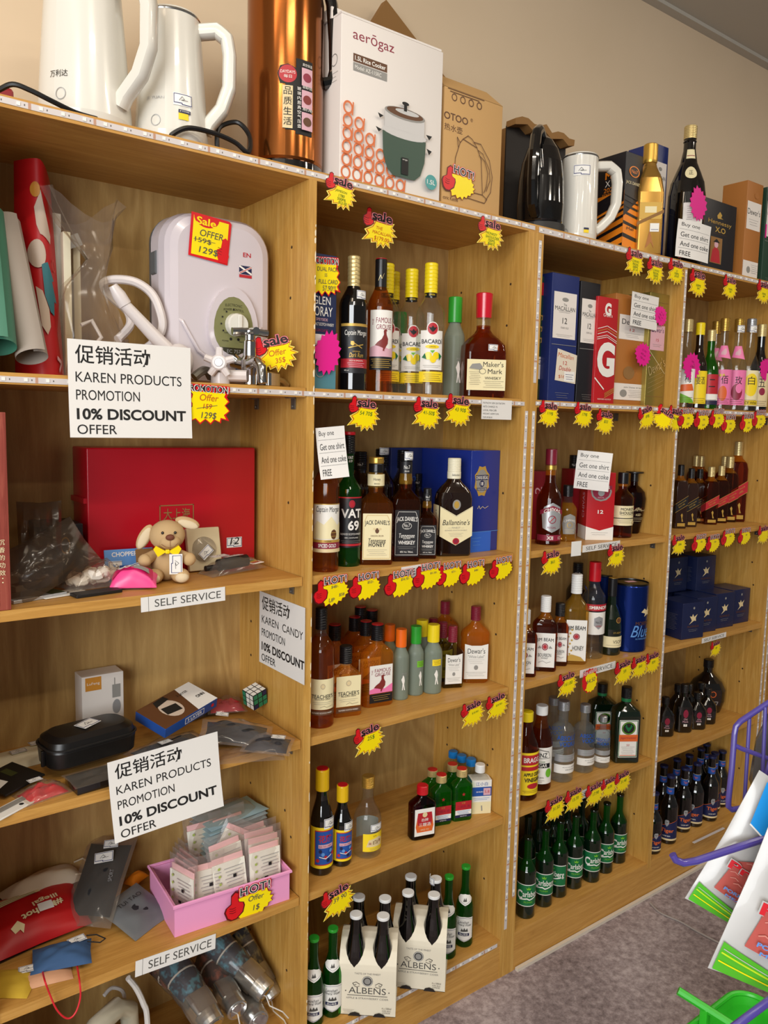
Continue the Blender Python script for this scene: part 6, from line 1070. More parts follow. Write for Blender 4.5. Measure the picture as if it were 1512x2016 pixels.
# ------------------------------------------------------------------ along the top of the shelves
M('kettle_white', '#dcd9cf', .22, 0, .5, .3); M('steel', '#b8b6b2', .22, .95); M('cable', '#0d0d0e', .4); M('copper', '#94582a', .17, .95); M('gloss_black', '#0a0a0b', .08, 0, .6, .6); M('matt_black', '#121212', .5); M('chrome', '#c4c4c4', .08, 1.0)
def kettle(label, px, row, y, wpx, H, rz, mat, name='electric_kettle', stick=None, brand=None, hspan=.07, taper=.80, ring=None):
    p = aty(px, row, y); p.z = ZT; r = wpx/2*proj(p)[2]/FPX; t = thing(name, label, 'kettle', (p.x, p.y, ZT+.0003), rz)
    MB().loft([(0, r*.94), (.003, r*.97), (.02, r), (H*.55, r*(1+taper)/2), (H*.97, r*taper)], mat, 9).build('body', t)
    MB().loft([(H*.97, r*taper*1.005), (H*.98, r*taper*1.02), (H*.99, r*taper)], 'steel', 9).build('steel_rim', t)
    MB().loft([(H*.99, r*taper*.98), (H*1.005, r*taper*.95), (H*1.02, r*taper*.6), (H*1.022, .001)], mat, 9).build('lid', t)
    mb = MB(); a = r*taper*.9; pts = [(a, H*.91), (a+hspan*.6, H*.93), (a+hspan*.92, H*.87), (a+hspan, H*.74), (a+hspan*.98, H*.50), (a+hspan*.75, H*.34), (a+hspan*.35, H*.22), (r*.93, H*.16)]
    P = []
    for i in range(len(pts)-1):
        for k in range(4): q = k/4; P.append((pts[i][0]+(pts[i+1][0]-pts[i][0])*q, pts[i][1]+(pts[i+1][1]-pts[i][1])*q))
    P.append(pts[-1]); n = len(P); hw = .0145; v = []; f = []
    for i, (x, z) in enumerate(P):
        x0, z0 = P[max(0, i-1)]; x1, z1 = P[min(n-1, i+1)]; d = Vector((x1-x0, z1-z0)).normalized(); nx, nz = -d.y, d.x
        for k in range(12): aa = 2*pi*k/12; c_, s_ = cos(aa), sin(aa); cc = math.copysign(abs(c_)**.6, c_)*.0125; ss = math.copysign(abs(s_)**.6, s_)*hw; v.append((x+nx*cc, ss, z+nz*cc))
    for i in range(n-1): f += [(i*12+k, i*12+(k+1) % 12, (i+1)*12+(k+1) % 12, (i+1)*12+k) for k in range(12)]
    f += [tuple(range(11, -1, -1)), tuple((n-1)*12+k for k in range(12))]
    mb.add(v, f, mat, True); mb.build('handle', t)
    face = toward(p.x, p.y)-rz
    R_ = lambda z: r*(1-(1-taper)/2*(max(0, (z-.02)/(H*.55-.02)) if z < H*.55 else 1+(z-H*.55)/(H*.42)))+.0003
    if stick: mb = MB(); mb.decal(stick_els(stick[2]), round_(R_, stick[1], face+rad(stick[0])), .004, 1, .0003); mb.build('price_sticker', t)
    if brand:
        mb = MB(); mb.decal(brand, round_(R_, .03, face), .005, 1, .0003); mb.build('print', t)
    return t, r
t, r = kettle('large white kettle at the far left of the top shelf, handle curled to the front', 168, 200, .105, 176, .262, rad(-56), 'kettle_white', hspan=.078, taper=.78, brand=[T_('万利达', -.045, .045, .011, 'ink', .034), ('o', -.040, .012, .009, .0012, 'lab_silver', 1.1)])
t, r = kettle('white kettle with a price sticker beside the copper flask', 338, 260, .085, 140, .232, rad(-32), 'kettle_white', stick=(18, .062, .034), hspan=.058, taper=.80, brand=[('o', -.028, .004, .009, .0012, 'lab_silver', 1.1), T_('JE YUAN', -.030, .042, .006, 'lab_silver', .034), ('r', .012, .008, .030, .019, 'lab_yellow'), ('r', .012, .019, .034, .025, 'lab_navy'), T_('JP POWER', .023, .022, .003, 'lab_white', .018)])
t, r = kettle('white kettle in the middle of the top shelf, next to the black kettle', 1136, 470, .075, 74, .225, rad(-24), 'kettle_white', stick=(6, .165, .044), hspan=.068, taper=.92, brand=[('o', -.034, -.008, .010, .0012, 'lab_silver', 1.1), ('r', .016, -.01, .03, -.002, 'lab_yellow'), ('r', .016, -.002, .03, .003, 'lab_navy')])
# black kettle: domed jug with a big loop handle
p = aty(1062, 440, .075); p.z = ZT; dpt = proj(p)[2]; r = 46*dpt/FPX; H = zat(p.x, p.y, 268)-ZT
t = thing('electric_kettle', 'glossy black domed kettle in front of the torn carton', 'kettle', (p.x, p.y, ZT+.0003), rad(-150))
MB().loft([(0, r*1.05), (.004, r*1.08), (.022, r*1.06), (.024, r*.9)], 'matt_black', 9).build('power_base', t)
MB().loft([(.0245, r*.93), (.03, r*.97), (H*.3, r*1.0), (H*.55, r*.95), (H*.72, r*.85), (H*.86, r*.66), (H*.95, r*.42), (H, r*.15)], 'gloss_black', 9).build('body', t)
mb = MB(); P = [(r*.25, 0, H*.96), (r*.75, 0, H*1.0), (r*1.22, 0, H*.93), (r*1.5, 0, H*.72), (r*1.55, 0, H*.46), (r*1.42, 0, H*.24), (r*.98, 0, H*.16)]
Q = []
for i in range(len(P)-1):
    for k in range(4): Q.append(tuple(P[i][j]+(P[i+1][j]-P[i][j])*k/4 for j in range(3)))
mb.tube(Q+[P[-1]], .0135, 'gloss_black', 10); mb.build('handle', t); MB().loft([(H*.62, r*.94, r*.3, .01), (H*.8, r*.98, r*.22, .01)], 'gloss_black').build('spout', t)
# cords
def cord(label, pts, r=.0042, name='power_cord', mat='cable', cat='cord'):
    P = [Vector(q) for q in pts]; Q = []
    for i in range(len(P)-1):
        a, b, c, d = P[max(0, i-1)], P[i], P[i+1], P[min(len(P)-1, i+2)]
        for k in range(6):
            s = k/6; Q.append(.5*((2*b)+(c-a)*s+(2*a-5*b+4*c-d)*s*s+(3*b-a-3*c+d)*s**3))
    mb = MB(); mb.tube(Q+[P[-1]], r, mat, 8); o = mb.build(name); return tag(o, label, cat)
def up(px, row, y): q = aty(px, row, y); return q
cord('black cord arching in front of the far left kettle', [up(-40, 186, .05), up(-5, 178, .03), up(25, 166, .012), up(60, 178, .006), up(100, 198, .004), up(150, 222, .01), Vector((aty(190, 230, .02).x, .02, ZT+.0045))])
cord('black cord looping between the second kettle and the copper flask', [Vector((aty(345, 268, .02).x, .025, ZT+.0045)), up(338, 266, .012), up(370, 252, .006), up(420, 262, .004), up(462, 280, .004), up(488, 300, .006), up(492, 270, .03), up(470, 242, .05), up(440, 246, .06), up(428, 262, .06), Vector((aty(428, 270, .06).x, .06, ZT+.0045))], .0045)
# red thing at the very left
p = aty(-6, 190, .09); t = MB().box(-.05, -.03, 0, .02, .03, .035, 'red_dark', .006).build('storage_tin'); t.location = (p.x, .09, ZT+.0003); tag(t, 'dark red tin just showing at the left edge of the top shelf', 'tin')
# copper flask
p = aty(561, 325, .09); p.z = ZT; r = 75*proj(p)[2]/FPX*.98
t = thing('vacuum_flask', 'tall copper-coloured flask with black base on the top shelf', 'flask', (p.x, p.y, ZT+.0003), toward(p.x, p.y))
MB().loft([(0, r*.97), (.004, r*.99), (.017, r*.99), (.019, r*.97)], 'gloss_black', 10).build('base', t); MB().loft([(.0192, r*.97), (.024, r), (.33, r), (.36, r*.93), (.378, r*.7)], 'copper', 12).build('body', t)
MB().loft([(.3785, r*.7), (.385, r*.74), (.41, r*.74), (.42, r*.6)], 'gloss_black', 10).build('lid', t)
mb = MB(); P = [(r*.62, 0, .395), (r*1.0, 0, .39), (r*1.2, 0, .34), (r*1.28, 0, .27), (r*1.30, 0, .215), (r*1.22, 0, .195), (r*1.0, 0, .19)]; mb.tube(P, .012, 'gloss_black', 8); mb.build('handle', t)
mb = MB(); els = [('p', [(.008, .055), (.008, .125), (.0, .125), (-.004, .14), (.0, .152), (.012, .155), (.024, .15), (.024, .165), (.052, .165), (.052, .05), (.024, .05), (.024, .055)], 'ink'), ('c', .0115, .14, .0135, 'lab_red'), T_('DAYDAYS', .0115, .143, .0045, 'lab_white', .022), T_('每日', .0115, .136, .005, 'lab_white', .012), ('r', .004, .057, .019, .122, 'lab_buff')]
for i, ch in enumerate('品质生活'): els.append(T_(ch, .0115, .114-.0155*i, .012, 'ink', .012))
for i in range(3): els += [('r', .032, .125-.034*i, .050, .152-.034*i, 'lab_rose'), ('c', .041, .138-.034*i, .007, ('lab_wine', 'bird', 'lab_brown')[i]), T_(('真空保温', '玻璃内胆', '耐用')[i], .041, .1565-.034*i, .0045, 'lab_white', .016)]
for i, ch in enumerate('玻璃内胆真空气压壶'): els.append(T_(ch, .0275, .118-.0072*i, .0055, 'lab_white', .0055))
f0 = round_(r, 0, rad(-8)); mb.decal(els, lambda u, v, l: f0(u*1.28, .02+(v-.05)*1.2+.045, l), .006, 1, .0003); mb.build('sticker_panel', t)
# rice cooker box
def rice_art(w, h):
    e = [T_('aerōgaz', w*.30, h*.895, h*.085, 'lab_wine', w*.39), ('r', w*.11, h*.735, w*.43, h*.785, 'lab_brown'), T_('1.5L Rice Cooker', w*.27, h*.76, h*.028, 'lab_white', w*.29, bold=.02), ('r', w*.11, h*.68, w*.43, h*.73, 'lab_grey'), T_('Model: AZ-115RC', w*.25, h*.705, h*.024, 'lab_white', w*.25)]
    M('coral', '#d4703f', .5); M('pot_green', '#2f4a3c', .4); M('pot_light', '#c6c4c2', .35)
    R = h*.042
    for j in range(6):
        for i in range(6):
            u = w*(.055+.105*i); v = h*(.04+.079*j)
            if i+j > 5 or v > h*.46: continue
            e.append(('o', u, v, R*.92, R*.30, 'coral', 1.1)); e.append(('l', [(u+R*.8, v-R*.9), (u+R*.95, v+R*.9)], R*.25, 'coral') if (i+j) % 2 else ('l', [(u-R*.85, v-R*.9), (u+R*.2, v-R*1.0)], R*.25, 'coral'))
    cx = w*.60
    e += [('p', [(cx-w*.22, h*.36), (cx-w*.21, h*.22), (cx-w*.17, h*.13), (cx-w*.11, h*.09), (cx+w*.11, h*.09), (cx+w*.17, h*.13), (cx+w*.21, h*.22), (cx+w*.22, h*.36)], 'pot_green'), ('c', cx, h*.375, w*.225, 'pot_light', h*.035), ('p', [(cx-w*.20, h*.39), (cx-w*.20, h*.50), (cx+w*.20, h*.50), (cx+w*.20, h*.39)], 'pot_light'), ('c', cx, h*.50, w*.205, 'lab_grey', h*.038), ('c', cx, h*.505, w*.185, 'lab_brown', h*.03), ('c', cx+w*.02, h*.515, w*.12, 'lab_silver', h*.016), ('r', cx-w*.015, h*.52, cx+w*.015, h*.565, 'ink'), ('c', cx, h*.568, w*.035, 'ink', h*.012),
        ('p', [(cx-w*.215, h*.45), (cx-w*.27, h*.46), (cx-w*.25, h*.43)], 'ink'), ('p', [(cx+w*.215, h*.41), (cx+w*.28, h*.41), (cx+w*.25, h*.38)], 'ink'), ('p', [(cx-w*.23, h*.36), (cx-w*.29, h*.37), (cx-w*.26, h*.34)], 'ink'), ('p', [(cx+w*.225, h*.32), (cx+w*.28, h*.31), (cx+w*.25, h*.28)], 'ink'), ('r', cx-w*.03, h*.11, cx+w*.04, h*.22, 'ink'), T_('aerogaz', cx+w*.005, h*.205, h*.01, 'lab_white', w*.05), ('c', w*.88, h*.105, w*.062, 'tag_teal', h*.05), T_('1.5L', w*.88, h*.105, h*.03, 'lab_white', w*.085, bold=.01)]
    return e
M('tag_teal', '#4e9a98', .5)
t, w, h = gift_box('appliance_box', 'white rice cooker carton on the top shelf', 670, 870, .004, ZT, 66, .20, 'white_board', rice_art, cat='box', side=lambda d, h: [('o', d*.88, h*.74, .012, .002, 'lab_grey'), *lines(d*.7, d*.95, h*.66, 3, .008, 'lab_grey')])
MB().box(-.004, .03, h, .02, .17, h+.022, 'white_board').build('flap', t); mb = MB(); mb.box(.0, .0, h, w*.98, .14, h+.004, 'white_board'); mb.build('flap', t)
t['label'] = 'white rice cooker carton with a green pot printed on it'
# leaning brown carton behind it
o = MB().box(-.16, -.010, 0, .16, .010, .42, 'kraft_dark').build('cardboard_panel'); p = aty(700, 60, .255); o.location = (aty(705, 200, .25).x, .262, ZT+.0004); o.rotation_euler = (rad(-3), rad(33), 0); tag(o, 'brown cardboard panel leaning behind the rice cooker carton', 'cardboard')
o.location.z += .095
# kraft kettle box
def hot_art(w, h):
    e = [T_('OTOO', w*.2, h*.76, h*.062, 'lab_brown', w*.40, bold=.02), T_('®', w*.46, h*.785, h*.03, 'lab_brown'), T_('热水壶', w*.16, h*.665, h*.06, 'lab_brown', w*.3), *[('o', w*(.16+.14*i), h*.93, w*.045, w*.012, 'lab_brown') for i in range(4)], *lines(w*.05, w*.66, h*.99, 2, h*.02, 'lab_brown', .0016), T_('ctric Kettle', w*.14, h*.06, h*.03, 'lab_brown', w*.25)]
    k = lambda pts, c=False: ('l', [(w*a, h*b) for a, b in pts], .0016, 'lab_brown')
    e += [k([(.18, .16), (.20, .42), (.27, .56), (.32, .60), (.56, .56), (.64, .47), (.68, .16)]), k([(.14, .15), (.18, .16), (.68, .16), (.76, .13)]), k([(.14, .15), (.16, .11), (.72, .09), (.76, .13)]), k([(.27, .56), (.22, .60), (.24, .52)]), k([(.32, .60), (.40, .64), (.47, .62), (.56, .56)]), k([(.50, .60), (.62, .60), (.78, .48), (.84, .34), (.82, .2), (.74, .12)]), k([(.60, .50), (.70, .46), (.76, .36), (.74, .24), (.70, .18)]), k([(.58, .54), (.66, .52), (.78, .40), (.80, .3), (.74, .2)])]
    return e
t, w, h = gift_box('appliance_box', 'brown kettle carton with outline drawing and a hot tag', 872, 987, .012, ZT, 190, .17, 'kraft', hot_art)
mb = MB(); v = [(0, 0, h), (w, 0, h), (w*.94, .045, h+.042), (w*.06, .045, h+.042), (0, .17, h), (w, .17, h), (w*.94, .125, h+.044), (w*.06, .125, h+.044)]; mb.add(v, [(0, 1, 2, 3), (5, 4, 7, 6), (3, 2, 6, 7), (1, 5, 6, 2), (4, 0, 3, 7)], 'kraft'); mb.build('top_flaps', t)
ptag('hot', 903, 358, 70, 'blank hot tag stuck on the brown kettle carton', rot=-5, y=.0095)
# torn carton; the shade inside it is put into the front panel's dark colour
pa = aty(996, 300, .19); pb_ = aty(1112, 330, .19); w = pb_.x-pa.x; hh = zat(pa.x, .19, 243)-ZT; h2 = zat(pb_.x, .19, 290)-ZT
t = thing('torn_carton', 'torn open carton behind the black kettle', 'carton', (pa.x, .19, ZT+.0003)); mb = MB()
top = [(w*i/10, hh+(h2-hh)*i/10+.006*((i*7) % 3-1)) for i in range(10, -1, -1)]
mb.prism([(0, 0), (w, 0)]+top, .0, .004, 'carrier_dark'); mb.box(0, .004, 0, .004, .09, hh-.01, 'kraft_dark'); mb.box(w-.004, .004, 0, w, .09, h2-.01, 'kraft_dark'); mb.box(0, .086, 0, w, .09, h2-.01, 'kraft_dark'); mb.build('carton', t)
mb = MB(); tp = list(reversed(top)); mb.prism([(a, b-.004) for a, b in tp]+[(a+.002, b+.012+.004*(i % 2)) for i, (a, b) in enumerate(top)], -.03, .004, 'kraft_dark'); mb.build('torn_edge', t)
# racing-striped whiskey box
M('stripe_orange', '#ef8a1c', .4)
def race(n, s, d, w, h): return [('p', [(0, h*.02), (w, h*.02), (w, h*(.62 if s > 0 else .60)), (0, h*(.60 if s > 0 else .36))], 'stripe_orange')]+[('p', [(0, h*q), (w, h*(q+s)), (w, h*(q+s+k)), (0, h*(q+k))], 'black_board') for q, k in d]
def race_front(w, h): return race(0, -.04, ((.02, .05), (.16, .04), (.29, .032), (.39, .028), (.465, .024), (.525, .02), (.575, .018)), w, h)+[('c', w*.5, h*.82, w*.30, 'stripe_orange', h*.055), ('c', w*.5, h*.82, w*.25, 'black_board', h*.047), T_('No7', w*.5, h*.82, h*.035, 'stripe_orange', w*.36), T_("JACK DANIEL'S", w*.5, h*.70, h*.04, 'lab_cream', w*.92), T_('Mel', w*.4, h*.25, h*.03, 'black_board', w*.4)]
def race_side(d, h): return race(0, .10, ((-.06, .06), (.06, .04), (.165, .034), (.25, .03), (.315, .026), (.365, .02), (.41, .08), (.49, .06)), d, h)+[T_('M', d*.42, h*.80, h*.07, 'stripe_orange', d*.24, bold=.03), T_('X', d*.40, h*.72, h*.06, 'lab_white', d*.18), T_('2023', d*.48, h*.655, h*.045, 'stripe_orange', d*.42), T_('EDITION', d*.48, h*.61, h*.022, 'stripe_orange', d*.5)]
gift_box('whiskey_box', 'black whiskey box with orange racing stripes behind a white handle', 1228, 1262, .052, ZT, 303, .095, 'black_board', race_front, side=race_side)
# gold bottle
def make_gold():
    t = thing('gold_bottle', '', 'bottle'); P = [(0, .030, .030, .008), (.004, .032, .032, .009), (.15, .032, .032, .010), (.185, .028, .028, .016), (.215, .017, .017, .016), (.225, .0145, .0145, .0145), (.25, .0135, .0135, .0135)]
    MB().loft(P, 'gold_bright').build('body', t); MB().loft([(.225, .0165), (.23, .0172), (.268, .0172), (.27, .015)], 'gold_foil').build('cap', t)
    mb = MB(); mb.decal([('r', -.026, .085, .026, .125, 'lab_gold'), ('r', -.014, .10, .014, .115, 'lab_cream'), ('p', [(-.032, .07), (.032, .1), (.032, .108), (-.032, .078)], 'kraft_dark'), ('p', [(-.01, .015), (.0, .06), (.012, .015), (.004, .03)], 'tan_board'), ('r', .0, .055, .022, .075, 'sticker_white'), ('l', [(.003, .06), (.02, .06)], .0012, 'ink_blue')], flat(-.0324), 0); mb.build('front_label', t); return t
M('gold_bright', '#c79a4c', .25, .8); B['gold_bottle'] = make_gold; HT['gold_bottle'] = .27
pb('gold_bottle', 1271, 480, ZT, 'gold whisky bottle between the striped box and the blue single-malt box', 285, y=.050, off=14)
gift_box('whisky_carton', 'blue single-malt box on the top shelf behind the gold bottle', 1281, 1310, .105, ZT, 286, .09, 'blue_board', mac)
# tall dark bottle with papers
P = [(0, .049, .049, .049), (.004, .0515, .0515, .0515), (.20, .0515, .0515, .0515), (.235, .046, .046, .046), (.265, .034, .034, .034), (.29, .0235, .0235, .0235), (.325, .017, .017, .017), (.345, .0165, .0165, .0165), (.348, .0185, .0185, .0185), (.352, .0165, .0165, .0165), (.39, .0165, .0165, .0165)]
B['big_sake'] = make_bottle('sake_bottle', 'bottle', P, 'black_glass', caps=[('cap', .356, .392, .0178, 'pale_gold', 'ribs')], labels=[('back_label', [('r', -.018, .01, .042, .135, 'lab_white'), *lines(-.008, .006, .125, 10, .006, 'lab_grey', .001), *[('r', -.006+.0022*i, .03, -.005+.0022*i, .06, 'ink_soft') for i in range(10)], ('r', -.022, -.016, .03, .006, 'lab_red')], round_(.0516, .035), CUT), ('shoulder_label', [('c', 0, 0, .016, 'lab_cream', .018), T_('正', 0, 0, .012, 'ink', .012)], round_(rad_at(P), .255), .004), ('neck_label', [('r', -.012, 0, .014, .026, 'lab_cream'), ('l', [(-.01, .008), (.012, .008)], .002, 'lab_wine')], round_(rad_at(P), .298), .004)]); HT['big_sake'] = .392
pb('big_sake', 1345, 500, ZT, 'tall dark sake bottle with gold cap, offer note stuck on it', 249, y=.066, off=12)
p = aty(1336, 430, .012); buy(p, aty(1388, 436, .012).x-p.x, p.z-aty(1338, 506, .012).z, 'offer note on the tall dark bottle of the top shelf', (rad(3), rad(3), rad(-10)), bend=.006, bow=.006)
def henn(w, h): return [('p', [(w*.40, h*.80), (w*.48, h*.86), (w*.55, h*.82), (w*.52, h*.78), (w*.6, h*.77), (w*.42, h*.76)], 'lab_gold'), T_('Hennessy', w*.5, h*.70, h*.075, 'lab_gold', w*.72), T_('X.O', w*.52, h*.61, h*.075, 'lab_gold', w*.32, bold=.02), *lines(w*.3, w*.72, h*.55, 1, .003, 'lab_brown'), ('r', w*.24, h*.14, w*.60, h*.50, 'kraft_dark'), ('p', [(w*.27, h*.15), (w*.31, h*.32), (w*.42, h*.38), (w*.52, h*.32), (w*.57, h*.15)], 'lab_red'), ('c', w*.42, h*.40, w*.06, 'lab_rose', h*.045), ('p', [(w*.32, h*.43), (w*.42, h*.48), (w*.53, h*.43)], 'ink'), T_('COGNAC', w*.5, h*.05, h*.02, 'lab_brown', w*.5)]
gift_box('cognac_box', 'black X.O cognac box with a small portrait', 1383, 1447, .045, ZT, 398, .085, 'black_board', henn, cat='box')
gift_box('whisky_carton', 'brown whisky box with white label at the right of the top shelf', 1466, 1497, .038, ZT, 360, .085, 'tan_board', lambda w, h: [('r', w*.06, h*.52, w*.94, h*.8, 'white_board'), T_("Dewar's", w*.5, h*.70, h*.06, 'ink', w*.8), *lines(w*.2, w*.8, h*.62, 3, h*.025, 'lab_grey', .0008), ('c', w*.6, h*.87, w*.14, 'tan_board', h*.03), ('r', w*.0, h*.04, w*.96, h*.20, 'white_board'), ('c', w*.36, h*.11, w*.12, 'lab_grey', h*.035), *lines(w*.52, w*.94, h*.165, 5, h*.02, 'lab_grey', .0008)])
t, w, h = gift_box('whisky_carton', 'dark green single-malt box at the right edge of the top shelf', 1504, 1532, .038, ZT, 373, .085, 'green_board', mac)
mb = MB(); mb.decal([('r', .003, h*.48, .011, h*.62, 'magenta')], flat(-.0012), 0); mb.build('price_note', t)
settle()
# ------------------------------------------------------------------ household goods of the left bay
glass('plastic_film', '#f4f0ea', .12, 1.35, .07, '#d8cfc4'); glass('plastic_smoke', '#cfc4b8', .15, 1.4, .10, '#8a7a6a'); glass('plastic_milky', '#c9cbcb', .3, 1.3, .45, '#9a9ea0'); glass('plastic_pack', '#f8f6f5', .1, 1.35, .06, '#f0e8e6')
M('heater_white', '#cfc6cb', .22, 0, .5, .3); M('heater_grey', '#5d6062', .5); M('olive_panel', '#7d7d52', .35); M('olive_dark', '#33301c', .35); M('pvc_white', '#d8d0ce', .3); M('tyre_grey', '#6b675e', .45, .5)
def pillow(mb, w, h, t, mat, seed=1, n=14, wr=.004, p=.7, flat_=True, edge=.0006):
    """soft packet lying on z = 0, corners square, seams thin"""
    R = random.Random(seed); ph = [R.uniform(0, 6.28) for _ in range(8)]; fr = [R.uniform(1.5, 5) for _ in range(8)]
    def wz(u, v): return wr*(sin(fr[0]*3*u+ph[0]+2*v)*sin(fr[1]*3*v+ph[1])+.6*sin(fr[2]*5*u-fr[3]*4*v+ph[2])+.4*sin(fr[4]*9*v+ph[4]+3*u))
    top = []; bot = []
    for i in range(n+1):
        for j in range(n+1):
            u = i/n; v = j/n; k = (max(0, 1-abs(2*u-1)**2.2)*max(0, 1-abs(2*v-1)**2.2))**p
            x = w*(u-.5)*(1-.04*(1-abs(2*v-1))); y = h*(v-.5)*(1-.04*(1-abs(2*u-1)))
            z = max(0, t*k + wz(u, v)*k); top.append((x, y, z+edge)); bot.append((x, y, 0 if flat_ else -z*.8))
    f = []; m_ = (n+1)**2
    for i in range(n):
        for j in range(n): k = i*(n+1)+j; f.append((k, k+n+1, k+n+2, k+1)); f.append((m_+k, m_+k+1, m_+k+n+2, m_+k+n+1))
    rim = [(i, 0) for i in range(n)]+[(n, j) for j in range(n)]+[(i, n) for i in range(n, 0, -1)]+[(0, j) for j in range(n, 0, -1)]
    ids = [i*(n+1)+j for i, j in rim]
    for q in range(len(ids)): a, b = ids[q], ids[(q+1) % len(ids)]; f.append((a, b, m_+b, m_+a))
    mb.add(top+bot, f, mat, True); return mb
def stick(t, w, loc, rot=(0, 0, 0), name='price_sticker', els=None):
    mb = MB(); e = els or stick_els(w); mb.box(-w/2, 0, -.0002, w/2, w*.62, 0, 'sticker_white') if not els else None; mb.decal(e, lambda u, v, l: (u, v, l), 0); o = mb.build(name, t); o.location = loc; o.rotation_euler = rot; return o
# --- water heater: rounded shell, knob panel
p = aty(424, 760, .10); pl = aty(328, 600, .10); pr = aty(541, 600, .10); w = pr.x-pl.x; h = zat((pl.x+pr.x)/2, .10, 422)-ZM
t = thing('water_heater', 'white instant water heater with an olive control panel and a big offer tag', 'water heater', ((pl.x+pr.x)/2, .20, ZM+.0003))
def yloft(mb, prof, mat, cz, K=8, **k):           # rounded slab built from back (0) to front along -Y
    T0 = mb.T; mb.T = T0 @ Matrix.Translation((0, 0, cz)) @ Matrix.Rotation(pi/2, 4, 'X'); mb.loft(prof, mat, K, **k); mb.T = T0; return mb
hw, hh = w/2, h/2; D = .095
yloft(MB(), [(0, hw*.96, hh*.97, .05), (.022, hw, hh*.99, .055), (.0221, hw, hh, .06), (.06, hw, hh, .065), (.08, hw*.965, hh*.98, .065), (.090, hw*.90, hh*.945, .06), (D, hw*.78, hh*.87, .05)], ['heater_grey', 'heater_grey', 'heater_white', 'heater_white', 'heater_white', 'heater_white'], hh).build('shell', t)
yloft(MB(), [(.03, .004, .022, .004), (.052, .004, .022, .004)], 'heater_grey', h*.70).build('side_grip', t); t.children[-1].location = (-hw, 0, 0)
mb = MB(); cx = hw*.18; cz = h*.335
def oval(a, b0, b1): return [(cx+a*cos(q*pi/12), cz+(b1 if q <= 12 else b0)*sin(q*pi/12)) for q in range(24)]
mb.prism(oval(w*.235, h*.185, h*.25), -D-.010, -D+.012, 'heater_white'); mb.build('panel_rim', t)
mb = MB(); fl = flat(-D-.0102, 0, 0); mb.decal([('p', oval(w*.185, h*.150, h*.195), 'olive_panel'), ('p', [(cx+w*.185*cos(q*pi/12), cz-h*.150*sin(q*pi/12)) for q in range(3, 10)], 'olive_dark'), T_('ELECTRONIC', cx, cz+h*.145, h*.016, 'olive_dark', w*.16, arc=4), T_('POWER CONTROL', cx, cz+h*.120, h*.014, 'olive_dark', w*.19, arc=4), T_('EC 757', cx, cz-h*.127, h*.020, 'lab_silver', w*.13), T_('OFF', cx-w*.07, cz-h*.02, h*.01, 'ink', w*.04), T_('POWER', cx-w*.08, cz-h*.068, h*.008, 'ink', w*.06), T_('HEATER', cx+w*.08, cz-h*.068, h*.008, 'ink', w*.06), ('c', cx-w*.03, cz-h*.055, w*.012, 'ink'), ('c', cx+w*.04, cz-h*.055, w*.012, 'ink'), *[('c', cx+w*.12*cos(a), cz+h*.035+w*.12*sin(a), .0018, 'ink') for a in (2.2, 2.7, 3.2, 3.7, 1.6)]], fl, 0); mb.build('panel_print', t)
mb = MB(); mb.T = Matrix.Translation((cx+.004, -D-.0102, cz+h*.03)) @ Matrix.Rotation(pi/2, 4, 'X'); mb.loft([(0, w*.10), (.012, w*.095), (.016, w*.085)], 'kettle_white'); mb.box(-w*.02, -w*.08, .016, w*.02, w*.08, .022, 'kettle_white', .002); mb.build('knob', t)
mb = MB(); mb.decal([T_('EN', hw*.47, h*.79, h*.026, 'lab_red', w*.075, bold=.02), ('r', hw*.32, h*.675, hw*.56, h*.725, 'lab_navy'), ('l', [(hw*.33, h*.68), (hw*.55, h*.72)], .0035, 'lab_white'), ('l', [(hw*.33, h*.72), (hw*.55, h*.68)], .0035, 'lab_white'), ('l', [(hw*.33, h*.68), (hw*.55, h*.72)], .0015, 'lab_red'), ('r', hw*.32, h*.655, hw*.56, h*.672, 'lab_red'), ('r', hw*.25, h*.095, hw*.42, h*.115, 'lab_blue')], flat(-D-.0004), 0); mb.build('front_print', t)
mb = MB()
for s in (-1, 1):
    P = [(s*hw*.96, -.075, h*.42), (s*hw*.72, -D-.001, h*.36), (s*hw*.5+cx*.3, -D-.003, h*.20), (cx+s*.035, -D-.004, h*.125)]
    mb.tube(P, .0035, 'heater_white', 8)
mb.build('front_ridge', t)
# offer tag on it: red-rimmed square
q = aty(415, 470, .10); o = thing('offer_tag', 'yellow square Sale tag reading OFFER 129$ on the water heater', 'price tag', (q.x, .20-D-.0022, q.z), rot=(0, rad(5), 0))
S_ = .042; mb = MB().prism([(-S_, -S_*.95), (S_*.95, -S_*1.0), (S_, S_*.9), (S_*.9, S_), (-S_, S_)], -.0008, 0, 'tag_red'); mb.decal([('r', -S_*.88, -S_*.86, S_*.86, S_*.88, 'tag_yellow'), ('p', [(-S_*.25+S_*.62*cos(pi+pi*q/12), S_*.88+S_*.44*sin(pi+pi*q/12)) for q in range(13)], 'tag_red'), T_('Sale', -S_*.25, S_*.70, S_*.34, 'tag_yellow', S_*.95, bold=.02)], flat(-.0008), 0); mb.build('card', o)
mb = MB(); mb.decal([T_('OFFER', .002, S_*.18, S_*.30, 'ink_soft', S_*1.15, shear=.15), T_('159$', -S_*.35, -S_*.18, S_*.24, 'ink_soft', S_*.8), ('l', [(-S_*.8, -.007), (S_*.25, -.006)], .0007, 'ink_soft'), T_('129$', -S_*.05, -S_*.6, S_*.32, 'ink_soft', S_*.95, shear=.1)], flat(-.0012), 0, 3); mb.build('handwriting', o)
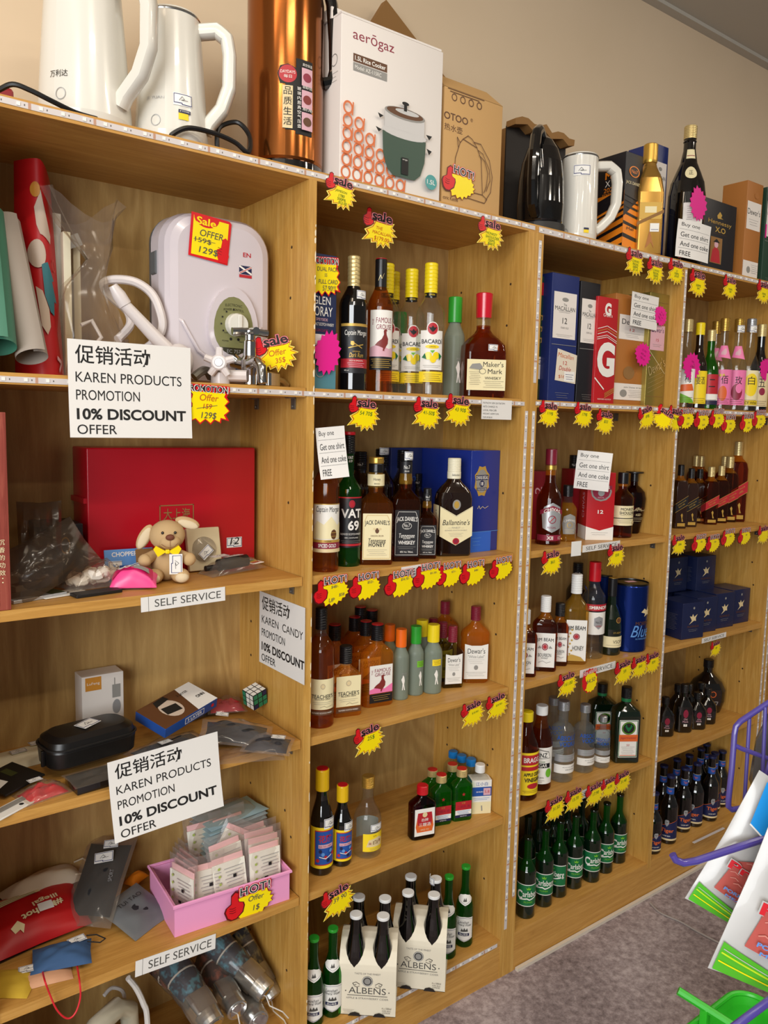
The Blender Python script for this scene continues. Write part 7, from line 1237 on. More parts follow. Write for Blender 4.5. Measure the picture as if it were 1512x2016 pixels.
mb = MB(); mb.prism([(S_*.5, -S_*.95), (S_*.4, -S_*.7), (S_*.35, -S_*.4), (S_*.55, -S_*.3), (S_*.6, S_*.1), (S_*.75, S_*.2), (S_*.92, S_*.05), (S_*.88, -S_*.3), (S_*.98, -S_*.6), (S_*.9, -S_*.95)], -.0018, -.0009, 'tag_red'); mb.decal([('l', [(S_*.4, -S_*.55+S_*.13*i), (S_*.6, -S_*.6+S_*.13*i)], .0008, 'tag_darkred') for i in range(3)], flat(-.0018), 0); mb.build('thumb', o)
# white stop valve, braided hose, chrome tap
q = aty(436, 735, .05)
t = thing('stop_valve', 'white plastic stop valve with a five-armed wheel in front of the water heater', 'valve', (q.x, .055, ZM+.0003), rad(-30))
MB().loft([(0, .018), (.022, .018), (.026, .012), (.03, .012)], 'pvc_white').build('body', t)
mb = MB(); mb.T = Matrix.Translation((0, -.020, .040)) @ Matrix.Rotation(pi/2, 4, 'X')
for k in range(5): a = 2*pi*k/5+.3; mb.tube([(0, 0, .008), (.012*cos(a), .012*sin(a), .008), (.028*cos(a), .028*sin(a), .006)], [.009, .0075, .0065], 'pvc_white', 8)
mb.loft([(-.03, .014), (0, .014), (.014, .015), (.017, .012)], 'pvc_white'); mb.loft([(.0171, .008), (.019, .007)], 'lab_silver'); mb.build('wheel', t)
MB().tube([(.0, 0, .018), (.05, .0, .018)], .011, 'pvc_white').build('outlet', t)
P = [(aty(382, 745, .06).x, .06, ZM+.012), (aty(398, 748, .06).x, .062, ZM+.024), (aty(412, 740, .06).x, .07, ZM+.026), (aty(425, 745, .06).x, .085, ZM+.016)]
cord('grey ribbed metal hose curling out beside the white valve', P, .0085, 'flexible_hose', 'tyre_grey', 'hose')
q = aty(492, 740, .045)
t = thing('water_tap', 'chrome tap with a cross handle standing in front of the heater', 'tap', (q.x, .045, ZM+.0003), rad(-25))
MB().loft([(0, .012), (.003, .0135), (.02, .0135), (.035, .017), (.05, .0175), (.058, .0135), (.085, .0125), (.088, .010), (.098, .010), (.10, .006)], 'chrome').build('body', t)
mb = MB()
for a in (.3, .3+pi/2, .3+pi, .3+3*pi/2): mb.tube([(0, 0, .104), (.018*cos(a), .018*sin(a), .105), (.036*cos(a), .036*sin(a), .103)], [.008, .007, .0075], 'chrome', 10)
mb.build('cross_handle', t); MB().tube([(0, -.012, .042), (.012, -.034, .044), (.02, -.044, .034), (.022, -.047, .004)], [.011, .011, .0105, .010], 'chrome', 12).build('spout', t)
MB().tube([(0, .01, .04), (-.02, .03, .045), (-.03, .035, .05)], [.012, .012, .015], 'chrome', 12).build('inlet', t)
q = aty(553, 742, .05)
t = thing('drain_fitting', 'small chrome fitting lying at the right of the tap', 'pipe fitting', (q.x-.02, .055, ZM+.0003), rad(20)); MB().box(-.022, -.014, 0, .014, .014, .03, 'chrome', .003).build('body', t); MB().tube([(.012, 0, .018), (.03, -.004, .014), (.042, -.006, .005)], .007, 'chrome').build('outlet', t)
ptag('sale', 544, 694, 78, 'sale tag reading Offer 35$ hung on the chrome tap', [('Offer', .002, .0, .011, 'ink_orange'), ('35$', .004, -.016, .011, 'ink_orange')], rot=14, y=.028, turn=-20)
# --- shower hose and head
pp = lambda px, py, y: aty(px, py, y)
cord('white shower hose bent into a big loop', [pp(232, 668, .13), pp(256, 640, .15), pp(250, 612, .17), pp(225, 590, .19), pp(208, 572, .19), pp(205, 556, .17), pp(230, 550, .15), pp(268, 556, .13), pp(300, 580, .12), pp(317, 620, .11), pp(318, 650, .11), pp(300, 676, .12), pp(280, 690, .13)], .0082, 'shower_hose', 'pvc_white', 'hose')
a = pp(222, 562, .10); b = pp(246, 600, .10); c = pp(330, 690, .09); d = pp(345, 702, .09)
t = thing('hand_shower', 'white hand shower leaning behind the discount sign', 'hand shower', tuple(c)); L_ = lambda q: q-c
MB().tube([L_(a), L_(a.lerp(b, .5)), L_(b)], [.008, .0125, .0125], 'pvc_white', 12).build('collar', t); MB().tube([L_(b), L_(b.lerp(c, .3)), L_(b.lerp(c, .7)), Vector((0, 0, 0)), L_(d)], [.0105, .0115, .013, .015, .02], 'pvc_white', 12).build('handle', t); mb = MB(); mb.ball(L_(pp(352, 712, .085)), (.03, .02, .034), 'pvc_white'); mb.build('head', t)
# --- clear bag of white trims
t = thing('plastic_bag', 'clear crinkled bag with its ends twisted up over pale strips', 'bag', (pp(180, 740, .16).x, .15, ZM+.0003))
R = random.Random(9); v = []; f = []; n, m_ = 22, 18
zz = [0, .03, .07, .11, .145, .17, .19, .215, .245, .27]; ww = [.055, .062, .060, .052, .040, .026, .020, .034, .055, .07]
for i, (z, w_) in enumerate(zip(zz, ww)):
    for k in range(n):
        a = 2*pi*k/n; s = 1+R.uniform(-.16, .16); hgt = z*1.15 + (.028*sin(2*a+1) if i > 7 else 0); v.append((w_*s*cos(a)+.012*sin(i*1.3), w_*.42*s*sin(a), hgt))
for i in range(len(zz)-1): f += [(i*n+k, i*n+(k+1) % n, (i+1)*n+(k+1) % n, (i+1)*n+k) for k in range(n)]
MB().add(v, f, 'plastic_film', False).build('film', t)
mb = MB(); mb.tube([(-.03, .0, .01), (-.01, -.005, .05), (.015, -.005, .08), (.0, 0, .11), (-.02, .0, .10)], .004, 'pvc_white'); mb.build('hook_wire', t)
for i, (px0, px1, y, tp, lb) in enumerate(((104, 124, .19, 418, 'tall pale board leaning at the left of the clear bag'), (127, 142, .165, 455, 'narrow cream strip standing beside the clear bag'), (146, 160, .20, 470, 'narrow cream strip standing behind the clear bag'))):
    a = pp(px0, 600, y); b = pp(px1, 600, y); o = MB().box(0, 0, 0, b.x-a.x, .02, zat(a.x, y, tp)-ZM, 'kettle_white' if i == 0 else 'cream_cap', .001).build('trim_board'); o.location = (a.x, y, ZM+.0003); tag(o, lb, 'board', 'pale boards by the clear bag')
o = MB().box(-.016, -.002, 0, .016, .002, .022, 'lab_silver').build('corner_clip'); q = pp(158, 470, .15); o.location = (q.x, .185, q.z-.01); o.rotation_euler = (0, rad(-25), 0); tag(o, 'small grey plate on top of the cream strips', 'plate')
# --- rolled mats at the left
M('mat_red', '#bb1118', .45); M('mat_teal', '#2f7580', .5); M('mat_grey', '#9a8f84', .6); M('mat_skin', '#c9b6a4', .5); M('mat_orange', '#c8872e', .5); M('mat_sea', '#3f7a63', .5)
def roll(label, pa, pb, ra, rb, mat, art=None, back=None):
    d = pb-pa; t = thing('rolled_mat', label, 'rolled mat', tuple(pa)); ln = d.length; t.rotation_euler = d.to_track_quat('Z', 'Y').to_euler()
    n = 30; v = []; f = []
    for k in range(n+1):
        a = -2.2*pi*k/n+pi*.6; s = .72+.28*(1-k/n)
        v += [(ra*s*cos(a), ra*s*sin(a), 0), (rb*s*cos(a), rb*s*sin(a), ln)]
    for k in range(n): f.append((2*k, 2*k+1, 2*k+3, 2*k+2))
    MB().add(v, f, mat, True).build('sheet', t)
    return t
pt = lambda px, row, y: aty(px, row, y)
# big red sheet, curved, standing
t = thing('play_mat', 'red printed mat standing curved at the left end of the middle shelf', 'mat', (pt(40, 740, .2).x, .2, ZM+.0006)); v = []; f = []; n = 12; x0 = pt(18, 500, .2).x-t.location.x; x1 = pt(112, 500, .16).x-t.location.x; hh = zat(t.location.x, .2, 318)-ZM
rows = [(i/14) for i in range(15)]
def red(u, s): return (x0+(x1-x0)*(u*(.80+.34*(1-s)))+.012*s, -.02-.045*sin(pi*u*.9)+.02*s, s*(hh-.0-.05*max(0, u-.55)**1.5*2))
for s in rows:
    for j in range(n+1): v.append(red(j/n, s))
for i in range(14):
    for j in range(n): k = i*(n+1)+j; f.append((k, k+1, k+n+2, k+n+1))
mb = MB().add(v, f, 'mat_red', True); mb.build('sheet', t)
mb = MB(); fn = lambda u, s, l: (lambda q: (q[0], q[1]-l-.001, q[2]))(red(u, s))
mb.decal([('p', [(.38, .78), (.55, .86), (.62, .80), (.80, .68), (.78, .64), (.5, .66), (.42, .70)], 'mat_skin'), ('c', .42, .86, .12, 'mat_orange', .035), ('c', .42, .57, .2, 'mat_skin', .065), ('p', [(.5, .52), (.66, .54), (.82, .47), (.76, .46), (.88, .37), (.80, .37), (.78, .30), (.68, .31), (.55, .38)], 'mat_teal'), ('p', [(.36, .42), (.5, .40), (.64, .32), (.66, .24), (.58, .2), (.46, .24)], 'mat_skin'), ('o', .86, .55, .06, .015, 'tag_red', .5), ('l', [(.80, .10), (.92, .08), (.84, .04)], .02, 'lab_rose')], fn, .08, 2, .0004); mb.build('print', t)
roll('grey-backed mat roll leaning at the left end of the middle shelf', pt(66, 718, .05)+Vector((0, 0, .012)), pt(8, 440, .16), .030, .034, 'mat_grey')
roll('teal printed mat roll at the very left of the middle shelf', pt(-2, 700, .03)+Vector((0, 0, .014)), pt(-28, 420, .14), .034, .036, 'mat_sea')
# ------------------------------------------------------------------ dog shelf
M('plush', '#c3a478', .95, 0, .1); M('plush_light', '#d9c7a6', .95, 0, .1); M('plush_nose', '#6e3a24', .7); M('bow_yellow', '#f2d400', .3, 0, .5); M('red_silk', '#b30a1e', .35, 0, .5, .1); M('redwood', '#94463a', .5)
p = atz(345, 1150, Z2); k = (zat(p.x, p.y+.04, 1010)-Z2)/.165
t = thing('plush_dog', 'beige plush dog with a yellow bow sitting on the shelf edge', 'plush toy', (p.x, p.y+.045, Z2+.0003), toward(p.x, p.y, 4)); t.scale = (k, k, k)
mb = MB(); mb.ball((0, 0, .045), (.038, .034, .045), 'plush', 18, 12); mb.build('body', t)
mb = MB(); mb.ball((.002, -.012, .112), (.042, .036, .037), 'plush', 18, 12); mb.ball((.006, -.034, .100), (.026, .022, .019), 'plush', 14, 9); mb.decal([('l', [(-.014, .096), (-.004, .089), (.006, .087), (.016, .090), (.024, .098)], .001, 'plush_nose'), ('l', [(.006, .106), (.006, .088)], .0008, 'plush_nose')], lambda u, v, l: (u, -.0575+ (u-.006)**2*14+(v-.1)**2*20-l-.0008, v), .003, 2); mb.build('head', t)
mb = MB(); mb.ball((.006, -.054, .112), (.0105, .006, .0075), 'plush_nose', 12, 8); mb.build('nose', t)
for s in (-1, 1): mb = MB(); mb.ball((.004+s*.0145, -.0455, .122), .0036, 'gloss_black', 10, 7); mb.build('eye', t)
R1 = Matrix.Rotation(rad(28), 3, 'Y'); mb = MB(); mb.ball((-.050, -.008, .108), (.0145, .007, .033), 'plush', 14, 10, R1); mb.ball((-.0505, -.0125, .106), (.011, .004, .028), 'plush_light', 12, 8, R1); mb.build('ear', t)
R2 = Matrix.Rotation(rad(-72), 3, 'Y'); mb = MB(); mb.ball((.050, -.006, .140), (.014, .008, .030), 'plush', 14, 10, R2); mb.ball((.051, -.012, .137), (.010, .004, .025), 'plush_light', 12, 8, R2); mb.build('ear', t)
for s in (-1, 1): mb = MB(); mb.tube([(s*.028, -.012, .066), (s*.042, -.026, .060), (s*.050, -.034, .056)], [.012, .0135, .0155], 'plush', 12); mb.ball((s*.051, -.036, .056), .0158, 'plush', 12, 8); mb.build('arm', t)
for s in (-1, 1): mb = MB(); mb.ball((s*.030, -.036, .0175), (.021, .026, .0175), 'plush', 14, 10, Matrix.Rotation(rad(s*25), 3, 'Z')); mb.ball((s*.033, -.050, .015), (.017, .014, .013), 'plush_light', 12, 8); mb.build('foot', t)
mb = MB(); 
for s in (-1, 1): mb.prism([(s*.002, .078), (s*.026, .092), (s*.032, .084), (s*.022, .066)], -.052, -.044, 'bow_yellow')
mb.box(-.005, -.055, .073, .005, -.045, .083, 'bow_yellow', .002); mb.build('bow', t)
mb = MB(); mb.decal([e for e in stick_els(.044)], lambda u, v, l: (.006+v, -.0545-l, .048-u), 0); mb.box(.004, -.0544, .024, .034, -.054, .072, 'sticker_white'); mb.build('price_sticker', t)
# red gift case
a = aty(172, 1000, .19); b = aty(502, 1000, .19); w = b.x-a.x; h = zat(a.x, .19, 881)-Z2; h = (zat(a.x, .19, 881)+zat(b.x, .19, 882))/2-Z2
t = thing('gift_case', 'large red case behind the dog toy', 'case', (a.x, .19, Z2+.0003)); MB().box(0, 0, 0, w, .095, h, 'red_silk', .003).build('case_body', t)
mb = MB(); mb.decal([('l', [(w*.40, h*.40), (w*.60, h*.40), (w*.60, h*.54), (w*.40, h*.54), (w*.40, h*.40)], .0022, 'kraft_dark'), T_('大上海', w*.5, h*.47, h*.09, 'kraft_dark', w*.16, bold=.01)], flat(-.0006), 0); mb.build('seal_print', t)
mb = MB(); mb.tube([(w, .04, h*.72), (w+.012, .04, h*.68), (w+.014, .04, h*.5), (w+.012, .04, h*.34), (w, .04, h*.30)], .004, 'red_silk'); mb.build('handle', t); mb = MB(); mb.box(-.006, .004, h*.58, 0, .09, h*.62, 'red_silk'); mb.build('side_strap', t)
stick(t, .036, (w*.86, -.0012, h*.16), (pi/2, 0, 0)); mb = MB(); mb.decal([T_('12', w*.86, h*.215, h*.06, 'ink', w*.06, shear=.2)], flat(-.0022), 0); mb.build('price_number', t)
# reddish wood-grain carton at the left edge
wood('redwood_grain', '#7c352c', '#9c4a3e', '#b0604e', (9, 9, .6), 10, .5)
p = atz(30, 1207, Z2); h = zat(p.x, p.y, 812)-Z2; t = thing('gift_carton', 'tall reddish wood-patterned carton at the left edge of the dog shelf', 'carton', (p.x, .0075, Z2+.0003)); t.rotation_euler = (0, 0, rad(0)); MB().box(-.13, 0, 0, .0, .11, h, 'redwood_grain', .001).build('carton', t)
els = []
for c, s in enumerate(('沉香的功效：', '提神养气，扶正增强免疫，', '调节人体气的运行。')):
    for i, ch in enumerate(s): els.append(T_(ch, -.012-.011*c, h*.35-.0125*i, .009, 'lab_cream'))
mb = MB(); mb.decal(els, flat(-.0004), 0); mb.build('print', t)
# dark things behind, packets in front
p = aty(108, 1100, .2); t = thing('black_box', 'black box with a gold oval emblem left of the red case', 'box', (p.x, .17, Z2+.0003)); MB().box(-.03, 0, 0, .045, .1, .115, 'black_board', .001).build('carton', t); mb = MB(); mb.decal([('o', .012, .075, .009, .0018, 'lab_gold', 1.8)], flat(-.0004), 0); mb.build('emblem', t)
p = aty(80, 1100, .13); o = pillow(MB(), .075, .16, .035, 'plastic_smoke', 5, wr=.010, flat_=False).build('plastic_bag'); o.location = (p.x, .13, Z2+.085); o.rotation_euler = (rad(82), 0, rad(-12)); tag(o, 'dark crinkled bag standing behind the brown pouch', 'bag')
o = pillow(MB(), .17, .10, .03, 'plastic_smoke', 8, wr=.007, flat_=False).build('plastic_pouch'); p = aty(88, 1080, .08); o.location = (p.x, .085, Z2+.062); o.rotation_euler = (rad(60), rad(-24), rad(10)); tag(o, 'smoky plastic pouch rising at an angle over the packets', 'pouch')
def packet(label, px, py, z, w, h, mat, rz, art=None, tilt=(0, 0), dz=0, t_=.006, name='card_packet', cat='packet', group=None):
    p = atz(px, py, z); t = thing(name, label, cat, (p.x, p.y, z+.0004+dz), rot=(rad(tilt[0]), rad(tilt[1]), rad(rz)), group=group); MB().box(-w/2, -h/2, 0, w/2, h/2, t_, mat, .0008).build('card', t)
    if art: mb = MB(); mb.decal(art, flat_top(t_+.0002), 0); mb.build('print', t)
    return t
packet('olive and grey card packet lying lowest at the left', 62, 1176, Z2, .10, .06, 'lab_silver', 18, [('r', .02, -.028, .048, .028, 'olive_board'), *lines(-.04, .01, .02, 5, .008, 'lab_grey')])
packet('brownish card packet resting on the lowest one', 50, 1160, Z2, .09, .07, 'kettle_white', 24, [('r', .03, -.033, .044, .033, 'olive_board'), ('r', -.04, -.03, .02, -.015, 'kraft_dark')], dz=.0075, tilt=(4, -5), t_=.014)
packet('brownish card packet behind, tilted towards the black box', 92, 1140, Z2, .08, .05, 'kettle_white', -14, [('r', .015, -.022, .04, .022, 'olive_board'), ('r', -.035, -.02, .01, -.008, 'kraft_dark')], dz=.0075, tilt=(8, 6), t_=.012)
packet('white hang-card with a slot under the bag of scrunchies', 122, 1170, Z2, .085, .045, 'lab_white', 14, [('l', [(-.012, .0), (.012, .0)], .006, 'ink'), ('c', 0, .002, .005, 'ink')], dz=.0005, t_=.0012)
o = packet('black tray under the clear bag', 190, 1170, Z2, .085, .03, 'matt_black', 8, t_=.006)
p = atz(190, 1160, Z2); t = thing('scrunchie_bag', 'clear bag of white satin scrunchies', 'bag', (p.x, p.y+.012, Z2+.0068), rad(8)); M('satin', '#d5cabd', .3, 0, .5)
for i, (x, y, z, r_) in enumerate(((-.02, .0, .010, .017), (.015, .004, .010, .018), (-.002, -.012, .016, .015))):
    mb = MB(); pts = [(x+r_*cos(a*pi/14), y+r_*.8*sin(a*pi/14), z+.002*sin(a*pi/3.5)) for a in range(28)]; mb.tube(pts, [.0062+.0012*sin(j*2.2) for j in range(28)], 'satin', 8, True); mb.build('scrunchie', t)
pillow(MB(), .10, .06, .03, 'plastic_film', 3, wr=.004).build('film', t); t.scale = (1.22, 1.2, 1.5)
p = atz(270, 1160, Z2); t = thing('squeeze_pouch', 'pink and magenta soft pouch beside the dog', 'pouch', (p.x, p.y+.016, Z2+.0125), rot=(rad(20), 0, rad(-24))); t.scale = (1.12, 1.2, 1.3); M('hot_pink', '#ee4a8e', .35); M('pink_deep', '#c80f5c', .35)
pillow(MB(), .075, .042, .022, 'hot_pink', 4, wr=.001).build('body', t); mb = MB(); mb.decal([('p', [(-.034, -.012), (-.02, -.004), (.0, -.006), (.032, -.014), (.03, .012), (-.02, .016), (-.034, .010)], 'pink_deep'), ('c', -.018, .006, .007, 'lab_white'), ('c', -.010, .004, .006, 'lab_white'), ('p', [(.0, -.004), (.026, -.008), (.024, .002), (.004, .005)], 'lab_grey')], lambda u, v, l: (u, v, .0225*max(0, (1-abs(2*u/.075)**2.2)*(1-abs(2*v/.042)**2.2))**.7+.0022+l), .006); mb.build('print', t)
p = aty(262, 1110, .13); t = thing('card_packet', 'blue chopper card pack leaning on the red case', 'packet', (p.x, .15, Z2+.0004), rot=(rad(-14), 0, rad(-4))); MB().box(-.045, 0, 0, .05, .003, .062, 'lab_sky', .0008).build('card', t); mb = MB(); mb.decal([T_('CHOPPER', -.006, .052, .009, 'lab_white', .05, bold=.02), ('r', .015, 0, .05, .06, 'kraft_dark'), ('r', -.045, .0, .0, .03, 'lab_blue')], flat(-.0004), 0); mb.build('print', t)
stick(t, .034, (-.022, -.0012, .018), (pi/2, 0, rad(8))); stick(t, .040, (.012, -.0014, .006), (pi/2, rad(-16), 0))
p = aty(408, 1095, .15); t = thing('cream_case', 'cream square pack with a round clear window behind the dog', 'packet', (p.x, .160, Z2+.0032), rot=(rad(-12), 0, rad(0))); M('cream_pack', '#d9cba6', .5); MB().box(-.034, 0, 0, .040, .012, .09, 'cream_pack', .002).build('card', t)
mb = MB(); mb.T = Matrix.Translation((.002, 0, .044)) @ Matrix.Rotation(pi/2, 4, 'X'); mb.loft([(0, .027), (.006, .025), (.010, .015), (.011, .002)], 'plastic_pack', 8); mb.build('round_window', t); stick(t, .03, (.006, -.0125, .03), (pi/2, rad(-40), 0))
a = atz(410, 1135, Z2); b = Vector((XA-.035, .125, Z2)); d = b-a; ln = d.length
t = thing('lint_roller_pack', 'clear pack with a black tube and rainbow header card at the right of the dog', 'packet', (a.x, a.y+.012, Z2+.0004), rot=(0, rad(-3), math.atan2(d.y, d.x)))
MB().tube([(.0, 0, .014), (ln*.22, 0, .013), (ln*.24, 0, .016), (ln*.78, 0, .016)], [.006, .006, .013, .013], 'matt_black', 12).build('tube', t); mb = MB().box(ln*.78, -.024, .010, ln*1.0, .024, .0115, 'lab_white', .0005)
mb.decal([('l', [(ln*.8, -.018+.006*i), (ln*.95, -.014+.006*i)], .005, ('tag_red', 'stripe_orange', 'tag_yellow', 'lab_lime', 'lab_sky')[i]) for i in range(5)], flat_top(.0117), 0); mb.build('header_card', t)
o = pillow(MB(), ln*1.05, .06, .03, 'plastic_film', 12, wr=.003).build('film', t); o.location = (ln*.5, 0, 0)
stick(t, .036, (ln*.30, -.004, .034), (0, 0, 0)); stick(t, .040, (ln*.50, -.014, .033), (rad(-8), 0, 0))
# ------------------------------------------------------------------ mask box shelf
t, w, h = gift_box('gadget_box', 'small white upright box with a grey gadget picture', 162, 244, .235, Z3, 1328, .05, 'white_board', lambda w, h: [('r', w*.08, h*.78, w*.46, h*.98, 'mat_orange'), T_('LuFeng', w*.27, h*.88, h*.05, 'lab_white', w*.3), ('r', w*.72, h*.62, w*.92, h*.82, 'lab_grey'), ('l', [(w*.78, h*.82), (w*.78, h*.92)], .0016, 'lab_grey'), ('c', w*.82, h*.48, w*.10, 'lab_silver', h*.11), *lines(w*.12, w*.7, h*.3, 4, h*.05, 'lab_grey'), T_('产品编号', w*.4, h*.08, h*.05, 'ink_soft', w*.3)])
p = atz(180, 1528, Z3); q = atz(100, 1500, Z3)
t = thing('zip_pouch', 'black zipped pouch with a price slip on top', 'pouch', (p.x+.01, p.y+.055, Z3+.019), rad(8)); M('black_leather', '#0e0d0d', .38, 0, .5)
MB().loft([(0, .078, .040, .026), (.006, .084, .046, .03), (.034, .086, .048, .03), (.052, .082, .044, .03), (.060, .070, .034, .026), (.062, .03, .012, .012)], 'black_leather', 8).build('body', t); mb = MB(); mb.tube([(x, y, .040) for x, y in section(.0865, .0485, .0305, 8)], .0022, 'matt_black', 6, True); mb.build('zip', t); MB().box(-.092, -.012, .006, -.085, -.006, .036, 'black_leather', .001).build('zip_tab', t)
stick(t, .044, (.006, -.014, .0632), (rad(4), 0, rad(25)))
p = atz(205, 1553, Z3); t = thing('black_packet', 'black flat box in clear wrap under the zipped pouch', 'box', (p.x+.02, p.y+.034, Z3+.0003), rad(5)); MB().box(-.07, -.03, 0, .07, .03, .015, 'gloss_black', .001).build('carton', t); o = pillow(MB(), .15, .068, .004, 'plastic_film', 6, wr=.002).build('wrap', t); o.location = (0, 0, .0152)
# blue mask box lying on packets
t = thing('mask_box', 'blue face mask box with a masked man printed on it, lying tilted on the packets', 'box', (atz(335, 1440, Z3).x, .165, Z3+.052), rot=(rad(14), rad(-8), rad(22))); M('mask_blue', '#1f4a94', .4); w, h = .15, .085
MB().box(-w/2, -h/2, 0, w/2, h/2, .022, 'mask_blue', .001).build('carton', t); mb = MB(); mb.decal([('p', [(-w/2, -h/2), (w*.12, -h/2), (w*.22, h/2), (-w/2, h/2)], 'lab_brown'), ('p', [(w*.12, -h/2), (w/2, -h/2), (w/2, h/2), (w*.22, h/2)], 'lab_white'), ('c', -w*.12, 0, .024, 'mat_skin', .03), ('p', [(-w*.26, -.012), (-w*.02, -.018), (-w*.0, .006), (-w*.24, .012)], 'ink'), ('p', [(-w*.26, .020), (0, .026), (-w*.02, .04), (-w*.22, .038)], 'ink'), T_('3 LAYER', w*.22, h*.25, .007, 'ink', .03), T_('ONN', w*.38, -h*.1, .009, 'ink', .022, bold=.02)], flat_top(.0222), 0); mb.decal([('r', -.02, .004, .035, .018, 'lab_white'), ('r', -.0185, .0055, .0335, .0165, 'mask_blue'), T_('3 LAYER', .0075, .011, .007, 'lab_white', .042, bold=.02), ('c', .06, .012, .004, 'tag_red')], flat(-h/2-.0002), 0); mb.build('print', t)
def soft(label, px, py, z, w, h, th, mat, rz, seed, dz=0, tilt=(0, 0), inner=None, name='packet', cat='packet', wr=.004, st=None, dy=0, group=None):
    p = atz(px, py, z); t = thing(name, label, cat, (p.x, p.y+dy, z+.0004+dz), rot=(rad(tilt[0]), rad(tilt[1]), rad(rz)), group=group)
    if inner: pillow(MB(), w*.84, h*.78, th*.8, inner, seed+1, wr=wr).build('contents', t)
    pillow(MB(), w, h, th, mat, seed, wr=wr).build('wrap' if inner else 'body', t)
    for s in st or (): stick(t, s[0], s[1], s[2] if len(s) > 2 else (0, 0, 0))
    return t
soft('beige flat pack with two price slips at the left rear of the mask box shelf', 40, 1494, Z3, .15, .10, .010, 'cream_cap', 8, 31, st=((.030, (.0, .0, .0125)), (.032, (.045, .02, .0118))), wr=.001, name='beige_pack')
t = packet('black square pack with a price slip at the front left', 18, 1548, Z3, .085, .085, 'matt_black', 28, [('r', .005, .0, .02, .03, 'olive_board'), ('p', [(-.04, -.02), (-.01, -.01), (-.015, .02), (-.042, .01)], 'sticker_white')], dz=.012, tilt=(4, -3), t_=.004)
packet('white hang-card with a hole at the front left corner', 28, 1590, Z3, .09, .035, 'lab_white', 30, [('c', .01, -.006, .004, 'ink'), ('r', -.04, .0, .03, .014, 'lab_grey')], t_=.003)
M('red_foil', '#c21424', .25, 0, .5, .2)
soft('red foil pack in clear wrap at the front left', 88, 1568, Z3, .085, .06, .018, 'plastic_film', 12, 33, inner='red_foil', st=((.024, (-.005, .012, .0215)),), dy=.012, name='red_packet')
M('black_cloth', '#17171a', .8); M('dark_cloth', '#232126', .8)
soft('clear pack with a black mask under the blue mask box', 345, 1478, Z3, .17, .11, .018, 'plastic_pack', 12, 35, inner='black_cloth', st=((.026, (-.02, -.01, .022)),), wr=.003, dy=.01, name='mask_packet')
soft('zip bag with a black mask in front of the coloured cube', 465, 1462, Z3, .15, .10, .022, 'plastic_pack', -30, 37, inner='black_cloth', dz=.018, tilt=(6, 8), st=((.026, (-.035, .022, .0265)),), name='mask_packet')
soft('zip bag with a dark mask at the right end of the mask box shelf', 528, 1474, Z3, .10, .09, .016, 'plastic_pack', -38, 39, inner='dark_cloth', dz=.008, tilt=(0, 4), st=((.028, (.02, -.012, .0205)),), name='mask_packet')
soft('empty-looking clear zip bag lying over the front edge', 500, 1490, Z3, .13, .075, .008, 'plastic_film', -24, 41, dz=.0005, wr=.003, dy=.012, name='zip_bag', cat='bag')
M('red_cloth', '#c3303a', .7)
soft('red mask in a clear pack behind the coloured cube', 446, 1402, Z3, .09, .07, .022, 'plastic_pack', -20, 43, inner='red_cloth', dz=.01, name='mask_packet')
soft('brown pack behind the blue mask box', 396, 1406, Z3, .09, .06, .02, 'plastic_smoke', 10, 45, inner='dark_cloth', dz=.004, name='mask_packet')
# coloured puzzle cube
t = thing('puzzle_cube', 'small twist puzzle cube with white and green tiles', 'puzzle cube', tuple(atz(503, 1415, Z3)+Vector((.0, .0, .036))), rot=(rad(10), rad(-14), rad(10))); M('cube_green', '#1c7a56', .3); M('cube_white', '#e4e2da', .3); s_ = .019
MB().box(-s_, -s_, 0, s_, s_, 2*s_, 'matt_black', .001).build('core', t); mb = MB(); q = 2*s_/3
for i in range(3):
    for j in range(3):
        mb.decal([('r', -s_+q*i+.001, q*j+.001, -s_+q*(i+1)-.001, q*(j+1)-.001, 'cube_green' if (i+j) % 4 else 'lab_navy')], flat(-s_-.0003), 0); mb.decal([('r', -s_+q*i+.001, -s_+q*j+.001, -s_+q*(i+1)-.001, -s_+q*(j+1)-.001, 'cube_white')], flat_top(2*s_+.0003), 0); mb.decal([('r', -2*s_+q*i+.001, q*j+.001, -2*s_+q*(i+1)-.001, q*(j+1)-.001, 'cube_white' if i else 'cube_green')], flat_left(-s_-.0003, 0, -s_), 0)
mb.build('tiles', t)
# ------------------------------------------------------------------ pink basket shelf
M('basket_pink', '#e79ac4', .35, 0, .5); M('pack_pink', '#eebcbc', .45); M('insert_white', '#e9e6d8', .5); M('insert_green', '#9fae5a', .5)
a = atz(345, 1848, Z4); b = atz(571, 1772, Z4); d = b-a; W_ = d.length; rz = math.atan2(d.y, d.x); hB = zat(a.x, a.y, 1788)-Z4
t = thing('basket', 'pink plastic basket full of small white packs', 'basket', (a.x, a.y+.003, Z4+.0004), rz); DB = .165
def wall(mb, x0, y0, x1, y1, th): mb.box(x0, y0, 0, x1, y1, hB, 'basket_pink', .0015)
mb = MB(); mb.box(0, 0, 0, W_, .004, hB, 'basket_pink'); mb.box(0, .004, 0, .004, DB, hB, 'basket_pink'); mb.box(W_-.004, .004, 0, W_, DB, hB, 'basket_pink'); mb.box(.004, DB-.004, 0, W_-.004, DB, hB, 'basket_pink'); mb.box(.004, .004, 0, W_-.004, DB-.004, .004, 'basket_pink'); mb.build('tub', t)
mb = MB(); mb.tube([(-.002, -.002, hB), (W_+.002, -.002, hB), (W_+.002, DB+.002, hB), (-.002, DB+.002, hB)], .004, 'basket_pink', 6, True); mb.build('rim', t)
